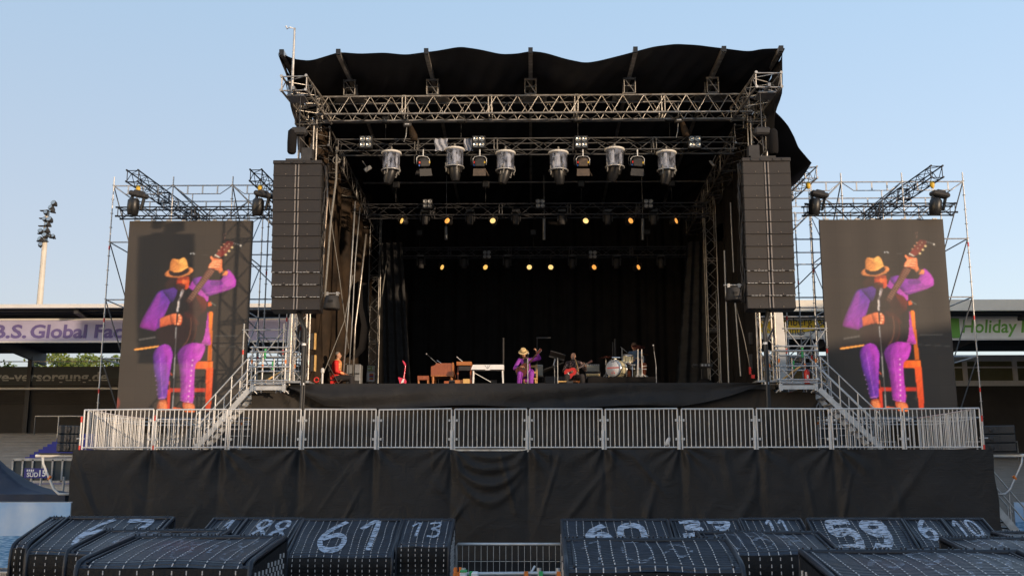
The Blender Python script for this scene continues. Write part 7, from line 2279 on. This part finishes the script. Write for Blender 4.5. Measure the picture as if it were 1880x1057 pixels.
hang([(594, 300), (610, 420), (622, 500), (640, 640)], 32.2, .012, 'rope', 'thin slack line slanting down behind the left hanging speaker')
hang([(648, 505), (632, 590), (600, 670), (585, 705)], 32.0, .014, 'rope', 'thin guy line running down to a red shackle at the left stage edge')
hang([(652, 370), (646, 470), (640, 560), (630, 690)], 34.0, .03, 'galv_dull', 'left grey steel tube leaning behind the man in red', 'pole', 'pole')
hang([(661, 380), (652, 480), (647, 580), (640, 690)], 34.6, .022, 'galv_dull', 'middle grey steel tube leaning behind the man in red', 'pole', 'pole')
hang([(672, 430), (662, 520), (652, 600), (648, 690)], 35.0, .035, 'alu', 'right bright steel tube leaning behind the man in red', 'pole', 'pole')
hang([(710, 480), (703, 530), (696, 580)], 39.0, .02, 'rope', 'pale line hanging before the left masking curtain')
c = W(581, 697, 31.0); mb = MB(); mb.path([c + V((.07 * math.cos(a * .55), 0, .07 * math.sin(a * .55))) for a in range(12)], .02, 6); one('shackle', mb, 'red', 'red ring shackle at the foot of the left guy line', 'shackle')
p = W(592, 690, 31.2); mb = MB(); mb.tube((p.x, 31.2, DECK), (p.x, 31.2, DECK + .4), .03, n=8); mb.bbox((p.x, 31.2, DECK + .42), (.1, .1, .16), .03); one('tie_down_post', mb, 'paint_white', 'short pale tie-down post behind the red shackle', 'post')
# blown curtain swag on the left
mb = MB()
P0 = [(676, 520), (672, 560), (676, 600), (668, 640), (655, 655), (646, 660)]
def swag(u, v):
    k = v * (len(P0) - 1); i = min(int(k), len(P0) - 2); fr = k - i
    a = W(P0[i][0], P0[i][1], 35).lerp(W(P0[i + 1][0], P0[i + 1][1], 35), fr)
    return V((a.x - .75 * u * (1 - .4 * v) + .05 * math.sin(u * 12 + v * 4), 35 + .15 * math.sin(u * 9 + 2 * v) + .5 * u, a.z + .1 * math.sin(u * 3)))
mb.grid(swag, 30, 40); one('tied_curtain', mb, 'black_cloth', 'gathered dark curtain swag tied back at the left side of the stage', 'curtain')
# right side clutter
for k, (px_, py0, px2, py1, Y, r) in enumerate(((1330, 460, 1338, 702, 34, .03), (1350, 556, 1360, 690, 33.5, .03), (1318, 520, 1324, 702, 36, .02), (1341, 372, 1347, 500, 34, .02))):
    pole(px_, py0, px2, py1, Y, r, 'galv_dull', ['long grey tube standing inside the right stage wing', 'grey leg below the right hanging speaker', 'thin grey tube beside the right rear truss tower', 'short grey tube above the right hanging speaker'][k])
hang([(1352, 565), (1366, 620), (1380, 690)], 32.0, .012, 'rope', 'guy line with red ratchet at the right stage edge')
c = W(1377, 680, 31.9); mb = MB(); mb.box(c, (.06, .05, .22)); mb.box(c + V((.08, 0, -.18)), (.1, .06, .1)); one('ratchet', mb, 'red', 'red ratchet strap at the foot of the right guy line', 'strap')
for k, (py0, py1) in enumerate(((610, 633), (650, 678))):
    a = W(1375, py1, 32.2); b = W(1390, py0, 32.2); 
    t = thing('connection_box', ((a.x + b.x) / 2, 32.2, a.z), ['upper', 'lower'][k] + ' dark cable connection panel on the right truss tower', 'electrical panel')
    mb = MB(); mb.bbox(((a.x + b.x) / 2, 32.2, (a.z + b.z) / 2), (b.x - a.x, .12, b.z - a.z), .02); mb.build('box', 'dark_case', t)
    mb = MB()
    for q in range(4): mb.box(((a.x + b.x) / 2 + .04, 32.13, a.z + (b.z - a.z) * (q + .5) / 4), (.08, .02, .03))
    mb.build('sockets', 'galv_dull', t)
for k, (py0, py1) in enumerate(((612, 642), (652, 682))):
    a = W(570, py1, 31.6); b = W(578, py0, 31.6)
    mb = MB(); mb.bbox(((a.x + b.x) / 2, 31.6, (a.z + b.z) / 2), (b.x - a.x, .12, b.z - a.z), .015); mb.box((b.x + .03, 31.56, (a.z + b.z) / 2), (.05, .1, b.z - a.z), 1)
    one('connection_box', mb, ['dark_case', 'wood_pale'], ['upper', 'lower'][k] + ' dark connection box with pale edge on the left truss tower', 'electrical panel')
# covered gear right
Y = 34.0; a = W(1273, 702, Y); b = W(1312, 684, Y); c = W(1288, 664, Y)
t = thing('covered_equipment', ((a.x + b.x) / 2, Y, ZD), 'heap of stage gear under a black cover at the right of the stage', 'equipment')
mb = MB(); mb.lathe([(.36, 0), (.34, .18), (.26, .32), (.12, .42), (0, .44)], Matrix.Translation((1.0 * (a.x + b.x) / 2 + .02, Y, ZD)) , 20); mb.build('cover', 'black_cloth', t)
z = W(0, 671, Y).z
mb = MB(); mb.bbox((W(1298, 0, Y).x, Y + .1, z), (.40, .3, .14), .02); mb.bbox((W(1278, 0, Y).x, Y + .1, z - .0), (.22, .2, .12), .05); mb.tube((W(1290, 0, Y).x, Y + .15, ZD), (W(1290, 0, Y).x, Y + .15, z), .02); mb.build('console', 'amp_black', t)
mb = MB()
for q in (1290, 1296, 1302): mb.box((W(q, 0, Y).x, Y - .06, z), (.06, .01, .06))
mb.build('front_panel', 'galv_dull', t)
# fire extinguisher on the right landing
p = W(1482, 700, 30.9)
t = thing('fire_extinguisher', (p.x, 30.9, DECK), 'red fire extinguisher standing on the right landing', 'fire extinguisher')
X = Matrix.Translation((p.x, 30.9, DECK - .03))
mb = MB(); mb.lathe([(.07, 0), (.082, .02), (.082, .34), (.06, .40), (.03, .43)], X, 20); mb.build('cylinder', 'red', t)
mb = MB(); mb.lathe([(.028, .42), (.028, .47)], X, 12); mb.box((p.x, 30.87, DECK + .46), (.03, .14, .02)); mb.path([(p.x, 30.83, DECK + .43), (p.x + .09, 30.83, DECK + .35), (p.x + .10, 30.83, DECK + .15)], .012, 6); mb.build('valve', 'black_metal', t)
mb = MB(); mb.box((p.x, 30.816, DECK + .18), (.05, .006, .10)); mb.build('label', 'white', t)
# small lamp clamp inside left
p = W(675, 310, 33); mb = MB(); X = Matrix.Translation(p) @ Euler((0, -.6, 0)).to_matrix().to_4x4(); mb.bbox((0, 0, 0), (.26, .08, .14), .02, 0, X); mb.tube(p, p + V((-.2, .1, .3)), .015); one('work_light', mb, 'galv_dull', 'small grey work light tilted inside the left roof corner', 'lamp')
p = W(1307, 300, 33); mb = MB(); X = Matrix.Translation(p) @ Euler((0, .9, 0)).to_matrix().to_4x4(); mb.bbox((0, 0, 0), (.24, .08, .08), .02, 0, X); mb.tube(p, p + V((.15, .1, .3)), .015); one('work_light', mb, 'galv_dull', 'small grey work light tilted inside the right roof corner', 'lamp')

# ================================================================== ROOFED WICKER BEACH CHAIRS (seen from behind)
DIG = {  # strokes on a 1 x 1.6 cell
 '0': [[(.5, 1.6), (.15, 1.4), (.05, .8), (.15, .2), (.5, 0), (.85, .2), (.95, .8), (.85, 1.4), (.5, 1.6)]],
 '1': [[(.1, 1.1), (.6, 1.6), (.55, 0)]],
 '2': [[(.05, 1.2), (.3, 1.6), (.8, 1.5), (.85, 1.05), (.1, .05), (.98, .05)]],
 '3': [[(.1, 1.5), (.8, 1.55), (.85, 1.1), (.35, .85), (.9, .6), (.8, .1), (.1, .05)]],
 '5': [[(.95, 1.55), (.2, 1.55), (.15, .95), (.7, .95), (.95, .6), (.8, .1), (.1, .05)]],
 '6': [[(.75, 1.6), (.3, 1.1), (.08, .5), (.3, .05), (.8, .1), (.9, .55), (.6, .8), (.15, .55)]],
 '7': [[(.05, 1.5), (.95, 1.5), (.35, 0)], [(.3, .8), (.8, .8)]],
 '8': [[(.5, .85), (.12, 1.2), (.3, 1.58), (.75, 1.55), (.85, 1.2), (.5, .85), (.1, .5), (.3, .05), (.8, .05), (.9, .45), (.5, .85)]],
 '9': [[(.85, 1.1), (.4, .85), (.1, 1.2), (.35, 1.58), (.8, 1.5), (.88, 1.1), (.8, .5), (.45, .02), (.15, .2)]],
 '#': [[(.1, .5), (.9, .7)], [(.15, 1.0), (.95, 1.2)], [(.3, .1), (.4, 1.5)], [(.65, .2), (.75, 1.5)]],
 '~': [[(.0, .5), (.4, 1.0), (.5, .4), (.95, .9), (.6, 1.4), (.2, 1.3)]],
 '4': [[(.6, 1.6), (.05, .6), (.95, .6)], [(.65, 1.1), (.6, 0)]],
}
def catmull(pts, k=5):
    out = []
    n = len(pts)
    if n < 3: return pts
    for i in range(n - 1):
        p0 = pts[max(i - 1, 0)]; p1 = pts[i]; p2 = pts[i + 1]; p3 = pts[min(i + 2, n - 1)]
        for j in range(k):
            t = j / k
            out.append(tuple(.5 * ((2 * p1[d]) + (-p0[d] + p2[d]) * t + (2 * p0[d] - 5 * p1[d] + 4 * p2[d] - p3[d]) * t * t + (-p0[d] + 3 * p1[d] - 3 * p2[d] + p3[d]) * t ** 3) for d in (0, 1)))
    out.append(pts[-1]); return out
def basket(pn0, pn1, yn, yf, d1, ratio, number, label, numx=.5, numw=.45, stroke=.05, faint=False, nx=None, wob=0, gap=0.10, numrange=(.12, .9)):
    """pn0,pn1: near corners in the photograph; yn,yf: near and far roof heights; d1 distance of the near edge"""
    n0 = W(pn0, yn, d1); n1 = W(pn1, yn, d1)
    d2 = d1 / ratio
    zf = W(976, yf, d2).z; zn = n0.z
    x0, x1 = n0.x, n1.x
    cx = (x0 + x1) / 2
    wd = x1 - x0; dep = d2 - d1
    t = thing('beach_basket', (cx, d1 + dep / 2, 0), label, 'beach chair', 'black wicker beach baskets')
    th = math.atan2(zf - zn, dep); L = math.hypot(dep, zf - zn)
    def top(u, v, off=0.0):
        # slightly bulged roof, rounded over at the near edge
        x = x0 + wd * u
        b = .018 * math.sin(PI * u) * math.sin(PI * min(1, v)) + .006 * math.sin(u * 9 + v * 3 + pn0)
        y = d1 + dep * v; z = zn + (zf - zn) * v + b + off
        if v < .1:
            k = (.1 - v) / .1; z -= .03 * k * k
        return V((x, y, z))
    mb = MB(); mb.grid(lambda u, v: top(u, v), 28, 20)
    mb.grid(lambda u, v: top(u, 1 - v, -.05), 8, 8)
    mb.build('roof', 'basket_weave', t)
    hb = zn - .03
    # back wall, two tiers
    sp = .30
    def back(u, v):
        x = x0 + wd * u
        z = hb - (hb - .32) * v
        y = d1 - .012 * math.sin(PI * u) - .03 * math.sin(min(1, v * 5) * PI) * .5 + .006 * math.sin(u * 40) * .3
        if z < hb - sp: y += .05
        return V((x, y, z))
    mb = MB(); mb.grid(back, 20, 30)
    zb = hb - sp
    mb.tube((x0, d1 + .0, zb), (x1, d1 + .0, zb), .022, n=8)
    mb.build('back_wall', 'basket_wall', t)
    # side walls
    for sx, nm in ((x0, 'side_wall'), (x1, 'side_wall')):
        mb = MB()
        s_ = 1 if sx == x1 else -1
        vs = [(sx + s_ * .01, d1 + .01, .32), (sx + s_ * .01, d2, .32), (sx + s_ * .01, d2, zf - .02), (sx + s_ * .01, d1 + .01, hb),
              (sx - s_ * .03, d1 + .01, .32), (sx - s_ * .03, d2, .32), (sx - s_ * .03, d2, zf - .02), (sx - s_ * .03, d1 + .01, hb)]
        mb.add(vs, [(0, 1, 2, 3), (7, 6, 5, 4), (0, 4, 5, 1), (2, 6, 7, 3), (1, 5, 6, 2), (0, 3, 7, 4)])
        mb.build(nm, 'basket_wall', t)
        # white diamond lattice woven in
        mb = MB()
        yy = d1 + .08
        r_ = 0
        while yy < d2 - .05:
            zz = .4 + (r_ % 2) * .035
            ztop = hb + (zf - zn) * (yy - d1) / dep - .05
            while zz < ztop:
                mb.box((sx + s_ * .014, yy, zz), (.006, .022, .03)); zz += .07
            yy += .045; r_ += 1
        mb.build('white_weave', 'stitch', t)
    # frame rims
    for sx in (x0, x1):
        mb = MB(); s_ = 1 if sx == x1 else -1
        r = .017
        P_ = [V((sx, d1 - .012, .3)), V((sx, d1 - .012, hb - .10)), V((sx, d1 + .0, hb - .02)), V((sx, d1 + .03, zn + .0)), V((sx, d1 + .10, zn + (zf - zn) * .10 / dep + .006)), V((sx, d2, zf + .006)), V((sx, d2 + .01, zf - .04)), V((sx, d2 + .01, .3))]
        mb.path(P_, r, 8)
        mb.path([p + V((-s_ * .05, .0, -.002)) for p in P_[3:6]], r * .5, 8)
        mb.build('frame', 'basket_frame', t)
    mb = MB(); mb.tube((x0, d2, zf + .0), (x1, d2, zf + .0), .022, n=8); 
    rnd = random.Random(int(pn0))
    for k in range(int(wd / .025)):
        if rnd.random() < .6: mb.ell((x0 + wd * (k + .5) / (wd / .025), d2 - .0, zf + .024), (.007, .008, .008), n=6, m=4)
    mb.build('top_rim', 'basket_frame', t)
    # white stitched lines over roof and back
    mb = MB()
    nl = max(2, round(wd / gap))
    dl = .042
    for i in range(nl):
        u = (i + .75) / (nl + .5)
        k = 0; dist_ = 0
        drift = rnd.uniform(-.006, .006)
        while dist_ < L - .02:
            v0 = dist_ / L; v1 = min(1, (dist_ + dl * (.50 + .1 * rnd.random())) / L)
            w_ = .0030 + .0010 * rnd.random()
            uw = w_ / wd
            wob_ = .004 * math.sin(dist_ * 9 + i)
            a = top(u - uw + wob_ + drift, v0, .005); b = top(u + uw + wob_ + drift, v0, .005); c = top(u + uw + wob_ + drift, v1, .005); d = top(u - uw + wob_ + drift, v1, .005)
            mb.add([a, b, c, d], [(0, 1, 2, 3)])
            dist_ += dl
        z = hb - .012
        while z > .5:
            x = x0 + wd * (u + drift) + .005 * math.sin(z * 6 + i)
            y = back(u, (hb - z) / (hb - .32)).y - .007
            mb.add([(x - .0037, y, z), (x + .0037, y, z), (x + .0037, y, z - .026), (x - .0037, y, z - .026)], [(0, 1, 2, 3)])
            z -= .054
    mb.build('stitching', 'stitch', t)
    # painted number
    if number:
        mb = MB(); n = len(number)
        cw = numw / n; cell = cw * .78; u0 = numx - numw / 2
        va, vb = numrange
        for i, ch in enumerate(number):
            for st in DIG.get(ch, []):
                pts = catmull(st, 6)
                pts = [(u0 + cw * i + px_ * cell, va + (vb - va) * pz_ / 1.6) for px_, pz_ in pts]
                # ribbon, width in metres
                P_ = [(u * wd, v * L) for u, v in pts]
                m_ = len(P_)
                row = []
                for k in range(m_):
                    a = P_[max(k - 1, 0)]; b = P_[min(k + 1, m_ - 1)]
                    dx, dy = b[0] - a[0], b[1] - a[1]; l_ = math.hypot(dx, dy) + 1e-9
                    ww = stroke * (.42 + .12 * rnd.random())
                    ex, ey = -dy / l_ * ww, dx / l_ * ww
                    row.append(((P_[k][0] + ex) / wd, (P_[k][1] + ey * 2.0) / L)); row.append(((P_[k][0] - ex) / wd, (P_[k][1] - ey * 2.0) / L))
                vs = [top(min(.99, max(.01, q[0])), min(.995, max(.0, q[1])), .0085) for q in row]
                mb.add(vs, [(2 * k, 2 * k + 1, 2 * k + 3, 2 * k + 2) for k in range(m_ - 1)])
        mb.build('painted_number', 'chalk_faint' if faint else 'chalk', t)
    # bench box, seat and cushion inside
    mb = MB(); mb.box((cx, d1 + dep * .5 + .05, .30), (wd - .08, dep - .05, .36)); mb.build('seat_box', 'basket_wall', t)
    mb = MB(); mb.bbox((cx, d1 + dep * .5 + .08, .53), (wd - .1, dep - .1, .1), .03); mb.build('cushion', 'banner_white', t)
    mb = MB()
    for q in (x0 + .08, x1 - .08):
        for y in (d1 + .1, d2 - .1): mb.box((q, y, .06), (.07, .07, .12))
    mb.build('foot', 'basket_frame', t)
B = basket
G = dict
B(22, 50, 1000, 952, 9.8, .93, '', 'narrow black beach basket at the far left edge beside the one painted 67', gap=.09)
B(51, 262, 1012, 952, 9.6, .925, '67', 'black beach basket painted with a big worn 67 at the far left', .60, .60, .06, gap=.105, numrange=(.1, .92))
B(122, 372, 1011, 976, 7.9, .92, '~0', 'black beach basket with a smeared faint mark, squeezed between 67 and the front one', .35, .3, .03, True)
B(141, 459, 1033, 988, 6.4, .878, '~8~8', 'nearest black beach basket on the left with faint chalk scribbles', .62, .6, .02, True, numrange=(.1, .85))
B(352, 417, 1003, 953, 12.0, .938, '1', 'narrow black beach basket painted 1, left of the 88 basket', .65, .3, .03, gap=.085)
B(417, 527, 1003, 953, 11.9, .935, '88', 'black beach basket painted 88 behind the front left one', .58, .66, .045, gap=.09)
B(527, 720, 1018, 955, 11.5, .934, '61', 'black beach basket painted with a bold 61 left of the steel fence', .60, .72, .06, gap=.09, numrange=(.1, .93))
B(727, 824, 999, 955, 11.6, .94, '13', 'narrow black beach basket painted 13 just left of the steel fence', .52, .66, .03, gap=.085, numrange=(.25, .85))
B(1035, 1240, 1008, 955, 11.5, .945, '60', 'black beach basket painted with a large 60 right of the steel fence', .52, .62, .075, gap=.09, numrange=(.08, .78))
B(1246, 1378, 1008, 955, 11.6, .945, '37', 'black beach basket painted 37 between 60 and 11', .52, .86, .06, gap=.09, numrange=(.42, .95))
B(1382, 1500, 1008, 953, 11.7, .945, '11', 'black beach basket painted with a small thin 11', .58, .42, .03, gap=.09, numrange=(.5, .92))
B(1040, 1365, 1041, 992, 6.5, .925, '10~', 'nearest black beach basket right of the fence with chalky loops on its roof', .45, .72, .02, True, gap=.083, numrange=(.1, .85))
B(1302, 1542, 1012, 978, 8.6, .933, '08#', 'middle black beach basket chalked 08# behind the front right ones', .48, .72, .03, True, gap=.09)
B(1510, 1692, 1014, 953, 11.4, .952, '59', 'black beach basket painted with a very bold white 59', .52, .70, .085, gap=.088, numrange=(.06, .90))
B(1696, 1769, 1008, 953, 11.7, .952, '6', 'narrow black beach basket painted with a lone 6 beside the bold 59', .45, .5, .045, gap=.085, numrange=(.3, .95))
B(1772, 1850, 1006, 953, 11.8, .952, '10', 'black beach basket painted 10, last of the numbered back row on the right', .45, .66, .03, gap=.08, numrange=(.35, .92))
B(1538, 1990, 1070, 1013, 5.6, .885, '~8~', 'nearest black beach basket at the bottom right with smeared chalk', .55, .7, .03, True, gap=.09)
B(1780, 2030, 1016, 989, 8.0, .938, '~4', 'black beach basket at the right edge with pale scribbles behind the front one', .45, .6, .02, True)
B(1872, 2080, 994, 977, 10.6, .945, '', 'black beach basket cut by the right edge of the picture, behind the scribbled one')

# steel mesh crowd fence in the gap
Y = 12.2
a = W(838, 998, Y); b = W(1031, 998, Y)
t = thing('mesh_fence', ((a.x + b.x) / 2, Y, 0), 'low galvanised wire mesh fence between the baskets 13 and 60', 'fence')
mb = MB(); mb.path([(a.x, Y, .05), (a.x, Y, a.z - .02), (a.x + .02, Y, a.z), (b.x - .02, Y, a.z), (b.x, Y, a.z - .02), (b.x, Y, .05)], .016, 8); mb.build('frame', 'galv', t)
mb = MB(); n = 17
for i in range(1, n): x = a.x + (b.x - a.x) * i / n; mb.tube((x, Y, .12), (x, Y, a.z), .0035, n=4)
for k in range(6): z = a.z - .19 * (k + 1); mb.tube((a.x, Y, z), (b.x, Y, z), .0035, n=4)
mb.build('wire_mesh', 'galv', t)
# clutter at the bottom of the gap
Yc = 10.6
for px0, px1, nm, ms, lb in ((845, 857, 'storage_box', 'white', 'small white box with green lid at the foot of the mesh fence, left one'), (866, 878, 'storage_box', 'white', 'small white box at the foot of the mesh fence, right one')):
    p = W(px0, 1049, Yc); q = W(px1, 1062, Yc)
    mb = MB(); mb.bbox(((p.x + q.x) / 2, Yc, p.z - .07), (q.x - p.x, .15, .14), .01)
    if px0 == 845: mb.box(((p.x + q.x) / 2, Yc, p.z + .008), ((q.x - p.x), .15, .014), 1)
    one(nm, mb, [ms, 'green'], lb, 'box')
mb = MB(); rnd = random.Random(2)
p = W(838, 1046, 10.9)
for k in range(7): mb.tube((p.x + rnd.uniform(-.03, .05), 10.9, .0), (p.x + rnd.uniform(-.05, .06), 10.9, p.z + rnd.uniform(-.03, .05)), .016, n=6)
one('orange_straps', mb, 'orange', 'bundle of orange straps beside basket 13 at the foot of the fence', 'strap')
zt = W(0, 1055, Yc).z
t = thing('scaffold_bench', (W(930, 0, Yc).x, Yc, 0), 'low scaffold tube bench frame with coloured clamps at the bottom of the gap', 'bench')
mb = MB(); mb.tube((W(845, 0, Yc).x, Yc + .1, zt), (W(1030, 0, Yc).x, Yc + .1, zt + .01), .02, n=8)
for q in (850, 990, 1025): mb.tube((W(q, 0, Yc).x, Yc + .1, 0), (W(q, 0, Yc).x, Yc + .1, zt + .06), .022, n=8)
mb.tube((W(968, 0, Yc).x, Yc + .1, zt - .05), (W(982, 0, Yc).x, Yc + .2, zt + .07), .012); mb.build('tube', 'galv', t)
mb = MB()
for q, m_ in ((865, 1), (966, 0), (993, 1), (1026, 0)): mb.box((W(q, 0, Yc).x, Yc + .06, zt), (.04, .05, .06), m_)
mb.build('clamp', ['orange', 'green'], t)
